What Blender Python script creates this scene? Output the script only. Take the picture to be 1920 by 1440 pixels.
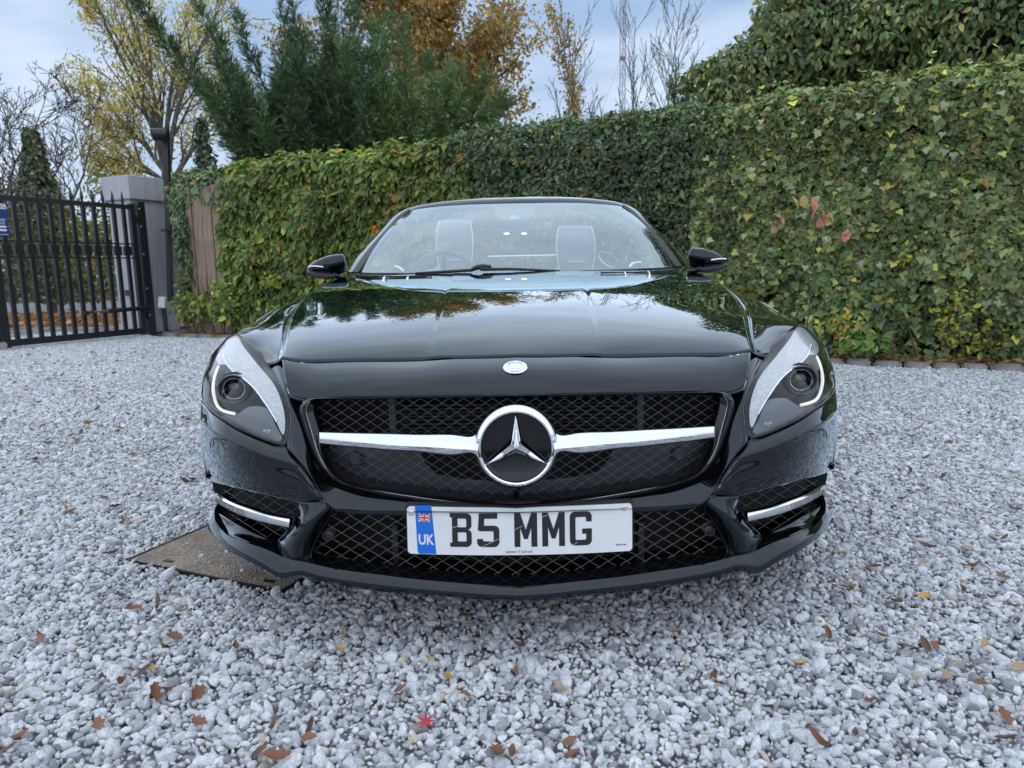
import bpy, bmesh, math, random
import numpy as np
from mathutils import Vector, Matrix
from mathutils.geometry import delaunay_2d_cdt

for _o in list(bpy.data.objects):
    bpy.data.objects.remove(_o)
SC = bpy.context.scene
COL = SC.collection
RAD = math.radians
rng = np.random.default_rng(7)
random.seed(7)

# ------------------------------------------------------------------ camera
F_PX, PITCH, ROLL, CAM_H = 1331.0, RAD(9.2), RAD(1.03), 0.887
cam_fwd = Vector((0, math.cos(PITCH), -math.sin(PITCH)))
_r0 = Vector((1, 0, 0)); _u0 = Vector((0, math.sin(PITCH), math.cos(PITCH)))
cam_right = _r0 * math.cos(ROLL) - _u0 * math.sin(ROLL)
cam_up = _u0 * math.cos(ROLL) + _r0 * math.sin(ROLL)
cam_data = bpy.data.cameras.new('camera')
cam_data.sensor_fit = 'HORIZONTAL'; cam_data.sensor_width = 36.0
cam_data.lens = 36.0 * F_PX / 1920.0
cam_data.clip_start = 0.02; cam_data.clip_end = 3000
cam = bpy.data.objects.new('camera', cam_data); COL.objects.link(cam)
m = Matrix.Identity(4)
for i, v in enumerate((cam_right, cam_up, -cam_fwd)):
    m[0][i], m[1][i], m[2][i] = v
m[0][3], m[1][3], m[2][3] = 0, 0, CAM_H
cam.matrix_world = m
cam_data.dof.use_dof = True
cam_data.dof.focus_distance = 2.0
cam_data.dof.aperture_fstop = 7.1
SC.camera = cam

# ------------------------------------------------------------------ sky and light
SUN_EL, SUN_AZ = RAD(86), RAD(220)      # azimuth clockwise from +Y, seen from above
world = bpy.data.worlds.new('World'); SC.world = world; world.use_nodes = True
nt = world.node_tree; nt.nodes.clear()
N = nt.nodes.new; L = nt.links.new
sky = N('ShaderNodeTexSky'); sky.sky_type = 'NISHITA'; sky.sun_disc = False
sky.sun_elevation = SUN_EL; sky.sun_rotation = SUN_AZ
sky.air_density = 1.0; sky.dust_density = 0.6; sky.ozone_density = 1.5
tc = N('ShaderNodeTexCoord')
mp = N('ShaderNodeMapping'); mp.inputs['Scale'].default_value = (1.0, 1.0, 3.6); mp.inputs['Location'].default_value = (3.1, 1.7, 0.4)
L(tc.outputs['Generated'], mp.inputs['Vector'])
nz = N('ShaderNodeTexNoise'); nz.inputs['Scale'].default_value = 2.6; nz.inputs['Detail'].default_value = 7; nz.inputs['Roughness'].default_value = 0.55
nz.inputs['Distortion'].default_value = 0.4
L(mp.outputs['Vector'], nz.inputs['Vector'])
rp = N('ShaderNodeValToRGB'); rp.color_ramp.elements[0].position = 0.36; rp.color_ramp.elements[1].position = 0.66
rp.color_ramp.elements[0].color = (0.72, 0.72, 0.72, 1); rp.color_ramp.elements[1].color = (0.97, 0.97, 0.97, 1)
L(nz.outputs['Fac'], rp.inputs['Fac'])
nz2 = N('ShaderNodeTexNoise'); nz2.inputs['Scale'].default_value = 3.7; nz2.inputs['Detail'].default_value = 5
L(mp.outputs['Vector'], nz2.inputs['Vector'])
cr = N('ShaderNodeValToRGB')
cr.color_ramp.elements[0].position = 0.38; cr.color_ramp.elements[0].color = (2.5, 3.5, 5.1, 1)
cr.color_ramp.elements[1].position = 0.66; cr.color_ramp.elements[1].color = (4.6, 5.4, 6.5, 1)
L(nz2.outputs['Fac'], cr.inputs['Fac'])
mx = N('ShaderNodeMix'); mx.data_type = 'RGBA'
L(rp.outputs['Color'], mx.inputs[0]); L(sky.outputs['Color'], mx.inputs[6]); L(cr.outputs['Color'], mx.inputs[7])
bg = N('ShaderNodeBackground'); bg.inputs['Strength'].default_value = 0.115
L(mx.outputs[2], bg.inputs['Color'])
wo = N('ShaderNodeOutputWorld'); L(bg.outputs['Background'], wo.inputs['Surface'])

sun_data = bpy.data.lights.new('sun', 'SUN'); sun_data.energy = 1.5; sun_data.angle = RAD(165); sun_data.color = (1.0, 0.99, 0.975)
sun = bpy.data.objects.new('sun', sun_data); COL.objects.link(sun)
_sd = Vector((math.sin(SUN_AZ) * math.cos(SUN_EL), math.cos(SUN_AZ) * math.cos(SUN_EL), math.sin(SUN_EL)))
sun.rotation_euler = _sd.to_track_quat('Z', 'Y').to_euler()
sun.location = _sd * 30

SC.view_settings.view_transform = 'Standard'; SC.view_settings.look = 'None'
SC.view_settings.exposure = 0.5; SC.view_settings.gamma = 1.0
SC.view_settings.use_curve_mapping = False

# ------------------------------------------------------------------ helpers
def ray(px, py):
    "direction per metre of depth through a pixel of the 1920 x 1440 photograph"
    return cam_fwd + cam_right * ((px - 960) / F_PX) + cam_up * ((720 - py) / F_PX)

CAM = Vector((0, 0, CAM_H))

def at_y(px, py, Y):
    d = ray(px, py); return CAM + d * (Y / d.y)

def on_ground(px, py, z=0.0):
    d = ray(px, py); return CAM + d * ((z - CAM_H) / d.z)

def tag(o, label=None, cat=None, group=None, kind=None):
    if label: o['label'] = label
    if cat: o['category'] = cat
    if group: o['group'] = group
    if kind: o['kind'] = kind
    return o

def empty(name, loc=(0, 0, 0), rz=0.0, parent=None):
    o = bpy.data.objects.new(name, None); COL.objects.link(o)
    o.empty_display_size = 0.1
    o.location = loc; o.rotation_euler = (0, 0, rz)
    if parent: o.parent = parent
    return o

def mesh_data(name, verts, faces, mats, smooth=True, mat_idx=None, angle=None):
    me = bpy.data.meshes.new(name)
    me.from_pydata([tuple(map(float, v)) for v in verts], [], [tuple(map(int, f)) for f in faces])
    for mt in (mats if isinstance(mats, (list, tuple)) else [mats]):
        me.materials.append(mt)
    if mat_idx is not None:
        me.polygons.foreach_set('material_index', np.asarray(mat_idx, dtype=np.int32))
    if smooth:
        me.polygons.foreach_set('use_smooth', np.ones(len(me.polygons), dtype=bool))
        if angle is not None:
            me.set_sharp_from_angle(angle=angle)
    me.update()
    return me

def mesh_obj(name, verts, faces, mats, parent=None, smooth=True, mat_idx=None, angle=None, loc=(0, 0, 0), kind=None):
    o = bpy.data.objects.new(name, mesh_data(name, verts, faces, mats, smooth, mat_idx, angle))
    COL.objects.link(o); o.location = loc
    if parent: o.parent = parent
    if kind: o['kind'] = kind
    return o

def np_mesh(name, V, F, mats, smooth=False, colors=None, mat_idx=None):
    "fast mesh from arrays; F is (n,3) or (n,4); colors is per vertex rgb"
    V = np.asarray(V, dtype=np.float32); F = np.asarray(F, dtype=np.int32)
    me = bpy.data.meshes.new(name)
    me.vertices.add(len(V)); me.vertices.foreach_set('co', V.ravel())
    k = F.shape[1]
    me.loops.add(F.size); me.loops.foreach_set('vertex_index', F.ravel())
    me.polygons.add(len(F)); me.polygons.foreach_set('loop_start', np.arange(0, F.size, k, dtype=np.int32))
    for mt in (mats if isinstance(mats, (list, tuple)) else [mats]):
        me.materials.append(mt)
    if mat_idx is not None:
        me.polygons.foreach_set('material_index', np.asarray(mat_idx, dtype=np.int32))
    me.polygons.foreach_set('use_smooth', np.full(len(F), smooth, dtype=bool))
    me.update(calc_edges=True)
    if colors is not None:
        a = me.attributes.new('tint', 'FLOAT_COLOR', 'POINT')
        c = np.ones((len(V), 4), dtype=np.float32); c[:, :3] = colors
        a.data.foreach_set('color', c.ravel())
    return me

def np_obj(name, V, F, mats, parent=None, smooth=False, colors=None, kind=None, mat_idx=None):
    o = bpy.data.objects.new(name, np_mesh(name, V, F, mats, smooth, colors, mat_idx)); COL.objects.link(o)
    if parent: o.parent = parent
    if kind: o['kind'] = kind
    return o

class MB:
    "collects shapes into one mesh"
    def __init__(self): self.v = []; self.f = []; self.mi = []; self.cur = 0
    def add(self, v, f):
        n = len(self.v); self.v += [tuple(p) for p in v]
        self.f += [tuple(i + n for i in q) for q in f]; self.mi += [self.cur] * len(f)
        return self
    def box(self, c, s, rot=None):
        x, y, z = s[0] / 2, s[1] / 2, s[2] / 2
        v = [Vector(p) for p in ((-x, -y, -z), (x, -y, -z), (x, y, -z), (-x, y, -z), (-x, -y, z), (x, -y, z), (x, y, z), (-x, y, z))]
        if rot is not None: v = [rot @ p for p in v]
        v = [p + Vector(c) for p in v]
        return self.add(v, [(3, 2, 1, 0), (4, 5, 6, 7), (0, 1, 5, 4), (1, 2, 6, 5), (2, 3, 7, 6), (3, 0, 4, 7)])
    def tube(self, pts, rad, n=8, cap=True, closed=False, up=None, flat=1.0):
        pts = [Vector(p) for p in pts]
        if not hasattr(rad, '__len__'): rad = [rad] * len(pts)
        V = []; m_ = len(pts)
        prev = None
        for i, p in enumerate(pts):
            if closed: t = pts[(i + 1) % m_] - pts[i - 1]
            else: t = pts[min(i + 1, m_ - 1)] - pts[max(i - 1, 0)]
            if t.length < 1e-9: t = Vector((0, 0, 1))
            t.normalize()
            if prev is None:
                a = Vector(up) if up is not None else (Vector((0, 0, 1)) if abs(t.z) < 0.9 else Vector((1, 0, 0)))
            else: a = prev
            a = (a - t * a.dot(t))
            if a.length < 1e-6: a = t.orthogonal()
            a.normalize(); prev = a; b = t.cross(a)
            for k in range(n):
                w = 2 * math.pi * (k + 0.5) / n
                V.append(p + a * (math.cos(w) * rad[i] * flat) + b * (math.sin(w) * rad[i]))
        Fc = []
        for i in range(m_ if closed else m_ - 1):
            j = (i + 1) % m_
            for k in range(n):
                k2 = (k + 1) % n
                Fc.append((i * n + k, i * n + k2, j * n + k2, j * n + k))
        if cap and not closed:
            Fc.append(tuple(range(n - 1, -1, -1))); Fc.append(tuple((m_ - 1) * n + k for k in range(n)))
        return self.add(V, Fc)
    def lathe(self, prof, c, axis=(0, 1, 0), n=32, close=False):
        "prof: list of (radius, distance along axis)"
        ax = Vector(axis).normalized(); a = ax.orthogonal().normalized(); b = ax.cross(a); c = Vector(c)
        V = []; Fc = []
        for r_, h in prof:
            for k in range(n):
                w = 2 * math.pi * k / n
                V.append(c + ax * h + a * (r_ * math.cos(w)) + b * (r_ * math.sin(w)))
        for i in range(len(prof) - 1):
            for k in range(n):
                k2 = (k + 1) % n
                Fc.append((i * n + k, i * n + k2, (i + 1) * n + k2, (i + 1) * n + k))
        if prof[0][0] > 1e-5 and close: Fc.append(tuple(range(n - 1, -1, -1)))
        if prof[-1][0] > 1e-5 and close: Fc.append(tuple((len(prof) - 1) * n + k for k in range(n)))
        return self.add(V, Fc)
    def prism(self, poly, fn, d0, d1):
        "poly 2D, fn(x, y, depth) -> 3D"
        n = len(poly)
        V = [fn(p[0], p[1], d0) for p in poly] + [fn(p[0], p[1], d1) for p in poly]
        from mathutils.geometry import tessellate_polygon
        tri = tessellate_polygon([[Vector((p[0], p[1], 0)) for p in poly]])
        Fc = [tuple(t) for t in tri] + [tuple(i + n for i in reversed(t)) for t in tri]
        Fc += [(i, (i + 1) % n, n + (i + 1) % n, n + i) for i in range(n)]
        return self.add(V, Fc)
    def obj(self, name, mats, parent=None, smooth=False, angle=RAD(40), kind=None, fix=True):
        o = mesh_obj(name, self.v, self.f, mats, parent, smooth, self.mi, angle if smooth else None, kind=kind)
        if fix:
            bm = bmesh.new(); bm.from_mesh(o.data)
            bmesh.ops.recalc_face_normals(bm, faces=bm.faces); bm.to_mesh(o.data); bm.free()
        return o

def nspline(t, P, q):
    "natural cubic spline through P at parameters t, evaluated at q"
    t = np.asarray(t, float); P = np.asarray(P, float); q = np.asarray(q, float); n = len(t)
    if n == 2:
        w = ((q - t[0]) / (t[1] - t[0]))[:, None]
        return P[0] * (1 - w) + P[1] * w
    h = np.diff(t); A = np.zeros((n, n)); B = np.zeros((n,) + P.shape[1:])
    A[0, 0] = A[-1, -1] = 1
    for i in range(1, n - 1):
        A[i, i - 1] = h[i - 1]; A[i, i] = 2 * (h[i - 1] + h[i]); A[i, i + 1] = h[i]
        B[i] = 6 * ((P[i + 1] - P[i]) / h[i] - (P[i] - P[i - 1]) / h[i - 1])
    M2 = np.linalg.solve(A, B)
    k = np.clip(np.searchsorted(t, q) - 1, 0, n - 2)
    sh = (len(q),) + (1,) * (P.ndim - 1)
    hk = h[k].reshape(sh); a = (t[k + 1] - q).reshape(sh) / hk; b = (q - t[k]).reshape(sh) / hk
    return a * P[k] + b * P[k + 1] + ((a**3 - a) * M2[k] + (b**3 - b) * M2[k + 1]) * hk**2 / 6

def chord(P):
    P = np.asarray(P, float)
    d = np.linalg.norm(np.diff(P, axis=0), axis=1) if P.ndim == 2 else np.linalg.norm(np.diff(P, axis=0), axis=-1).mean(axis=1)
    return np.concatenate([[0], np.cumsum(np.maximum(d, 1e-5) ** 0.75)])

def curve(P, n):
    P = np.asarray([tuple(p) for p in P], float); t = chord(P)
    return nspline(t, P, np.linspace(0, t[-1], n))

def curve_even(P, n):
    c = curve(P, n * 6)
    d = np.concatenate([[0], np.cumsum(np.linalg.norm(np.diff(c, axis=0), axis=1))])
    q = np.linspace(0, d[-1], n)
    return np.stack([np.interp(q, d, c[:, i]) for i in range(c.shape[1])], 1)

def grid_faces(nr, nc, off=0, flip=False):
    f = []
    for i in range(nr - 1):
        for j in range(nc - 1):
            a = off + i * nc + j; q = (a, a + 1, a + nc + 1, a + nc)
            f.append(q[::-1] if flip else q)
    return f

def loft(rows, nu, nv, keyed=True):
    "rows: list of key curves with equal key counts -> grid (nv, nu, 3)"
    K = np.asarray([[tuple(p) for p in r] for r in rows], float)
    if not keyed:
        K = np.stack([curve_even(r, nu) for r in K])
    t = chord(np.swapaxes(K, 0, 1))
    G = np.stack([nspline(t, r, np.linspace(0, t[-1], nu)) for r in K]) if keyed else K
    tv = chord(G)
    return nspline(tv, G.reshape(len(G), -1), np.linspace(0, tv[-1], nv)).reshape(nv, nu, 3)

def mirror_pts(V):
    V = np.array(V, float); V[:, 0] *= -1; return V

def grids_obj(name, grids, mat, parent=None, both=True, kind=None, smooth=True, thick=0.0, angle=RAD(50), merge=1e-4):
    "join grids (half shapes) and their mirror images into one mesh"
    v = []; f = []
    for G in grids:
        nr, nc = G.shape[:2]; n = len(v)
        v += [tuple(p) for p in G.reshape(-1, 3)]; f += grid_faces(nr, nc, n)
        if both:
            n = len(v); H = G.copy(); H[..., 0] *= -1
            v += [tuple(p) for p in H.reshape(-1, 3)]; f += grid_faces(nr, nc, n, True)
    o = mesh_obj(name, v, f, mat, parent, smooth, kind=kind)
    bm = bmesh.new(); bm.from_mesh(o.data)
    if merge: bmesh.ops.remove_doubles(bm, verts=bm.verts, dist=merge)
    bmesh.ops.recalc_face_normals(bm, faces=bm.faces)
    bm.to_mesh(o.data); bm.free()
    if smooth: o.data.set_sharp_from_angle(angle=angle)
    if thick:
        md = o.modifiers.new('thickness', 'SOLIDIFY'); md.thickness = thick; md.offset = -1
    return o

def in_poly(pts, poly):
    pts = np.asarray(pts, float); poly = np.asarray(poly, float)
    x, y = pts[:, 0], pts[:, 1]; r = np.zeros(len(pts), bool); j = len(poly) - 1
    for i in range(len(poly)):
        xi, yi = poly[i]; xj, yj = poly[j]
        c = ((yi > y) != (yj > y)) & (x < (xj - xi) * (y - yi) / ((yj - yi) + 1e-12) + xi)
        r ^= c; j = i
    return r

def cdt(outline, holes=(), step=6.0):
    "triangulate a 2D region -> (points, triangles)"
    loops = [np.asarray(outline, float)] + [np.asarray(h, float) for h in holes]
    pts = []; edges = []
    for lp in loops:
        n0 = len(pts); k = len(lp)
        pts += [tuple(p) for p in lp]; edges += [(n0 + i, n0 + (i + 1) % k) for i in range(k)]
    mn = loops[0].min(0); mx_ = loops[0].max(0)
    gx, gy = np.meshgrid(np.arange(mn[0], mx_[0], step), np.arange(mn[1], mx_[1], step * 0.9))
    gx = gx + (np.arange(gx.shape[0]) % 2)[:, None] * step / 2
    g = np.stack([gx.ravel(), gy.ravel()], 1)
    keep = in_poly(g, loops[0])
    for h in loops[1:]: keep &= ~in_poly(g, h)
    allb = np.concatenate(loops)
    g = g[keep]
    if len(g):
        d = np.min(np.linalg.norm(g[:, None] - allb[None], axis=2), axis=1); g = g[d > step * 0.45]
    pts += [tuple(p) for p in g]
    vo, eo, fo, *_ = delaunay_2d_cdt([Vector(p) for p in pts], edges, [], 0, 1e-6)
    P = np.array([tuple(v) for v in vo]); T = np.array([tuple(f) for f in fo if len(f) == 3])
    c = P[T].mean(1); ok = in_poly(c, loops[0])
    for h in loops[1:]: ok &= ~in_poly(c, h)
    return P, T[ok]

class TPS:
    "smooth value from scattered 2D control points"
    def __init__(self, pts, vals, lam=1e-4):
        P = np.asarray(pts, float) / 100.0; n = len(P); self.P = P
        K = self._k(np.linalg.norm(P[:, None] - P[None], axis=2)) + np.eye(n) * lam
        A = np.zeros((n + 3, n + 3)); A[:n, :n] = K; A[:n, n] = 1; A[:n, n + 1:] = P
        A[n, :n] = 1; A[n + 1:, :n] = P.T
        self.w = np.linalg.solve(A, np.concatenate([np.asarray(vals, float), np.zeros(3)]))
    @staticmethod
    def _k(r): return np.where(r > 1e-9, r * r * np.log(np.maximum(r, 1e-9)), 0.0)
    def __call__(self, q):
        q = np.atleast_2d(np.asarray(q, float)) / 100.0
        K = self._k(np.linalg.norm(q[:, None] - self.P[None], axis=2)); n = len(self.P)
        return K @ self.w[:n] + self.w[n] + q @ self.w[n + 1:]

# ------------------------------------------------------------------ materials
class Mt:
    def __init__(self, name):
        self.m = bpy.data.materials.new(name); self.m.use_nodes = True
        self.t = self.m.node_tree; self.t.nodes.clear()
        self.out = self.t.nodes.new('ShaderNodeOutputMaterial')
    def n(self, typ, **kw):
        nd = self.t.nodes.new(typ)
        for k, v in kw.items():
            if k in nd.inputs: nd.inputs[k].default_value = v
            else: setattr(nd, k, v)
        return nd
    def l(self, a, b): self.t.links.new(a, b)
    def surf(self, sh): self.l(sh, self.out.inputs['Surface']); return self.m
    def ramp(self, fac, stops, interp='LINEAR'):
        r = self.n('ShaderNodeValToRGB'); r.color_ramp.interpolation = interp
        e = r.color_ramp.elements
        while len(e) < len(stops): e.new(0.5)
        for k, (p, c) in enumerate(stops):
            e[k].position = p; e[k].color = (*c, 1) if len(c) == 3 else c
        if fac is not None: self.l(fac, r.inputs['Fac'])
        return r.outputs['Color']
    def coords(self, kind='Object', scale=(1, 1, 1), rot=(0, 0, 0)):
        c = self.n('ShaderNodeTexCoord'); mp_ = self.n('ShaderNodeMapping')
        mp_.inputs['Scale'].default_value = scale; mp_.inputs['Rotation'].default_value = rot
        self.l(c.outputs[kind], mp_.inputs['Vector']); return mp_.outputs['Vector']
    def noise(self, vec, scale, detail=4, rough=0.5, dist=0.0):
        nd = self.n('ShaderNodeTexNoise', Scale=scale, Detail=detail, Roughness=rough, Distortion=dist)
        if vec is not None: self.l(vec, nd.inputs['Vector'])
        return nd.outputs['Fac']
    def mix(self, fac, a, b, mode='MIX'):
        x = self.n('ShaderNodeMix', data_type='RGBA', blend_type=mode)
        for s, v in ((0, fac), (6, a), (7, b)):
            if hasattr(v, 'links'): self.l(v, x.inputs[s])
            elif s == 0: x.inputs[0].default_value = v
            else: x.inputs[s].default_value = (*v, 1)
        return x.outputs[2]
    def bump(self, h, strength=0.3, dist=0.01):
        b = self.n('ShaderNodeBump', Strength=strength, Distance=dist); self.l(h, b.inputs['Height']); return b.outputs['Normal']
    def pbr(self, color=None, rough=0.5, metal=0.0, normal=None, spec=0.5, **kw):
        p = self.n('ShaderNodeBsdfPrincipled')
        for s, v in (('Base Color', color), ('Roughness', rough), ('Metallic', metal), ('Specular IOR Level', spec)):
            if v is None: continue
            if hasattr(v, 'links'): self.l(v, p.inputs[s])
            else: p.inputs[s].default_value = (*v, 1) if s == 'Base Color' else v
        if normal is not None: self.l(normal, p.inputs['Normal'])
        for k, v in kw.items(): p.inputs[k].default_value = v
        return p.outputs['BSDF']

def simple(name, color, rough=0.5, metal=0.0, spec=0.5, var=0.0, scale=30.0, bump=0.0, **kw):
    M = Mt(name); c = color; nm = None
    if var or bump:
        v = M.coords('Object'); nzv = M.noise(v, scale, 5)
        if var:
            c = M.ramp(nzv, [(0.3, tuple(x * (1 - var) for x in color)), (0.7, tuple(min(1, x * (1 + var)) for x in color))])
        if bump: nm = M.bump(nzv, bump, 0.005)
    return M.surf(M.pbr(c, rough, metal, nm, spec, **kw))
# ================================================================== ground
SC.cycles.max_bounces = 6; SC.cycles.diffuse_bounces = 3; SC.cycles.glossy_bounces = 4
SC.cycles.transmission_bounces = 4; SC.cycles.transparent_max_bounces = 8
SC.cycles.caustics_reflective = False; SC.cycles.caustics_refractive = False
SC.cycles.use_denoising = True; SC.cycles.use_adaptive_sampling = True; SC.cycles.adaptive_threshold = 0.02

HL0 = np.array([-4.86, 10.28]); HD = np.array([0.888, -0.459]); HN = np.array([-0.459, -0.888])   # kerb line, its direction, its side towards the drive
def hp(t, back=0.0):
    "point on the hedge line: t metres along from the gate pier, back metres behind the kerb"
    return HL0 + HD * t - HN * back

M_ = Mt('soil')
v = M_.coords('Object'); n1 = M_.noise(v, 3, 6); n2 = M_.noise(v, 40, 5)
c = M_.ramp(n1, [(0.3, (0.028, 0.022, 0.015)), (0.7, (0.055, 0.05, 0.022))])
M_soil = M_.surf(M_.pbr(c, 0.9, 0, M_.bump(n2, 0.6, 0.03)))
M_ = Mt('gravel_bed')
v = M_.coords('Object'); vo = M_.n('ShaderNodeTexVoronoi', Scale=38.0); M_.l(v, vo.inputs['Vector'])
n2 = M_.noise(v, 90, 4)
c = M_.ramp(vo.outputs['Distance'], [(0.0, (0.55, 0.56, 0.58)), (0.6, (0.30, 0.305, 0.315))])
M_bed = M_.surf(M_.pbr(c, 0.9, 0, M_.bump(vo.outputs['Distance'], 0.8, 0.02)))

tag(mesh_obj('ground', [(-400, -60, -0.035), (400, -60, -0.035), (400, 900, -0.035), (-400, 900, -0.035)], [(0, 1, 2, 3)], M_soil), kind='structure')
k0 = hp(-0.45); k1 = hp(13.0)
drive = [(-9.5, -4), (9.5, -4), (9.5, k1[1] - 2), tuple(k1), tuple(k0), (-5.9, 11.0), (-7.6, 12.2), (-12, 10)]
tag(mesh_obj('driveway', [(x, y, -0.022) for x, y in drive], [tuple(range(len(drive)))], M_bed, smooth=False), kind='structure')

# crushed limestone on the drive: real stones, instanced over the sheet
def gravel_points():
    out = []
    for sp_, y0, y1 in ((0.0128, 0.85, 3.4), (0.0162, 3.4, 11.6)):
        xs = np.arange(-7.5, 7.5, sp_); ys = np.arange(y0, y1, sp_ * 0.87)
        X, Y = np.meshgrid(xs, ys); X = X + (np.arange(len(ys)) % 2)[:, None] * sp_ / 2
        P = np.stack([X.ravel(), Y.ravel()], 1)
        keep = (np.abs(P[:, 0]) < 0.78 * P[:, 1] + 1.15) & in_poly(P, drive)
        # none under the body of the car where nothing can be seen, none on the cover
        keep &= ~((np.abs(P[:, 0]) < 0.62) & (P[:, 1] > 2.4) & (P[:, 1] < 5.6))
        keep &= ~in_poly(P, SLAB)
        P = P[keep]; out.append(P + rng.normal(0, sp_ * 0.24, P.shape))
    return np.concatenate(out)
sl = [on_ground(236, 1052), on_ground(560, 1118), on_ground(600, 1098), on_ground(520, 1010), on_ground(400, 955)]
_a, _b = np.array(sl[0][:2]), np.array(sl[1][:2]); _d = (_b - _a) / np.linalg.norm(_b - _a); _n = np.array([-_d[1], _d[0]])
SLAB = [_a, _a + _d * 0.62, _a + _d * 0.62 + _n * 0.60, _a + _n * 0.60]
GP = gravel_points()
_q = rng.random((70, 2)) ** np.array([1.0, 1.6]); STRAY = np.array([np.array(SLAB[0]) + _d * 0.62 * a_ + _n * 0.60 * b_ for a_, b_ in _q]); GP = np.concatenate([GP, STRAY])
ng = len(GP)
z = rng.normal(-0.004, 0.0030, ng)
# shallow ruts and humps in the surface
z[-70:] = 0.007
z += 0.006 * np.sin(GP[:, 0] * 2.1 + 1.0) * np.sin(GP[:, 1] * 1.7) + 0.004 * np.sin(GP[:, 0] * 5.3) * np.sin(GP[:, 1] * 4.1 + 2)
me = bpy.data.meshes.new('gravel_stones'); me.vertices.add(ng)
me.vertices.foreach_set('co', np.column_stack([GP, z]).astype(np.float32).ravel())
def attr(name, typ, data, key):
    a = me.attributes.new(name, typ, 'POINT'); a.data.foreach_set(key, np.asarray(data).ravel())
sz = np.clip(rng.lognormal(math.log(0.0067), 0.38, ng), 0.0040, 0.016); sz[-70:] *= 0.6
scl = np.column_stack([sz * rng.uniform(0.95, 1.45, ng), sz * rng.uniform(0.72, 1.0, ng), sz * rng.uniform(0.6, 0.9, ng)])
attr('scl', 'FLOAT_VECTOR', scl.astype(np.float32), 'vector')
rt_ = np.column_stack([rng.normal(0, 0.45, ng), rng.normal(0, 0.45, ng), rng.uniform(0, 6.28, ng)])
attr('rot', 'FLOAT_VECTOR', rt_.astype(np.float32), 'vector')
attr('idx', 'INT', rng.integers(0, 14, ng).astype(np.int32), 'value')
_tv = rng.random(ng); _w = 0.5 + 0.5 * np.sin(GP[:, 0] * 1.9 + 0.6 * np.sin(GP[:, 1] * 1.3)) * np.sin(GP[:, 1] * 2.3 + GP[:, 0]); _tv = np.where(_tv < 0.94, np.clip(_tv * (0.80 + 0.25 * _w), 0, 0.94), _tv)
attr('tintv', 'FLOAT', _tv.astype(np.float32), 'value')
gso = bpy.data.objects.new('gravel_stones', me); COL.objects.link(gso)
tag(gso, 'pale grey crushed limestone gravel covering the drive', 'gravel', kind='stuff')
M_ = Mt('limestone')
at = M_.n('ShaderNodeAttribute', attribute_type='INSTANCER', attribute_name='tintv')
c = M_.ramp(at.outputs['Fac'], [(0.0, (0.29, 0.30, 0.318)), (0.15, (0.52, 0.538, 0.565)), (0.45, (0.69, 0.712, 0.742)), (0.75, (0.82, 0.838, 0.86)), (0.94, (0.90, 0.902, 0.90)), (0.957, (0.76, 0.73, 0.66)), (0.975, (0.66, 0.56, 0.43)), (0.984, (0.48, 0.43, 0.36)), (0.992, (0.33, 0.32, 0.31))])
v = M_.coords('Object', (1, 1, 1))
oi = M_.n('ShaderNodeObjectInfo'); av = M_.n('ShaderNodeVectorMath', operation='ADD'); M_.l(v, av.inputs[0])
sv = M_.n('ShaderNodeVectorMath', operation='SCALE'); sv.inputs['Scale'].default_value = 37.0; cmb = M_.n('ShaderNodeCombineXYZ')
M_.l(at.outputs['Fac'], cmb.inputs[0]); M_.l(at.outputs['Fac'], cmb.inputs[1]); M_.l(cmb.outputs[0], sv.inputs[0]); M_.l(sv.outputs[0], av.inputs[1])
n1 = M_.noise(av.outputs[0], 2.2, 6, 0.6, 0.8)
w = M_.n('ShaderNodeTexWave', Scale=1.3, Distortion=9.0, Detail=3.0); M_.l(av.outputs[0], w.inputs['Vector'])
c = M_.mix(0.55, c, M_.mix(1.0, c, M_.ramp(n1, [(0.25, (0.55, 0.56, 0.6)), (0.6, (1.1, 1.1, 1.1)), (0.8, (1.35, 1.35, 1.35))]), 'MULTIPLY'))
n4 = M_.noise(av.outputs[0], 1.1, 8, 0.7, 2.5)
c = M_.mix(0.5, c, M_.mix(1.0, c, M_.ramp(n4, [(0.38, (0.72, 0.73, 0.75)), (0.5, (1.0, 1.0, 1.0)), (0.56, (1.45, 1.45, 1.45)), (0.62, (0.95, 0.95, 0.95))]), 'MULTIPLY'))
M_stone = M_.surf(M_.pbr(c, 0.72, 0, M_.bump(n4, 0.5, 0.08), 0.3))
me.materials.append(M_stone)
ngp = bpy.data.node_groups.new('gravel', 'GeometryNodeTree')
ngp.interface.new_socket('Geometry', in_out='INPUT', socket_type='NodeSocketGeometry')
ngp.interface.new_socket('Geometry', in_out='OUTPUT', socket_type='NodeSocketGeometry')
gn = ngp.nodes.new; gl_ = ngp.links.new
gi = gn('NodeGroupInput'); go = gn('NodeGroupOutput')
g2i = gn('GeometryNodeGeometryToInstance')
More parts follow.
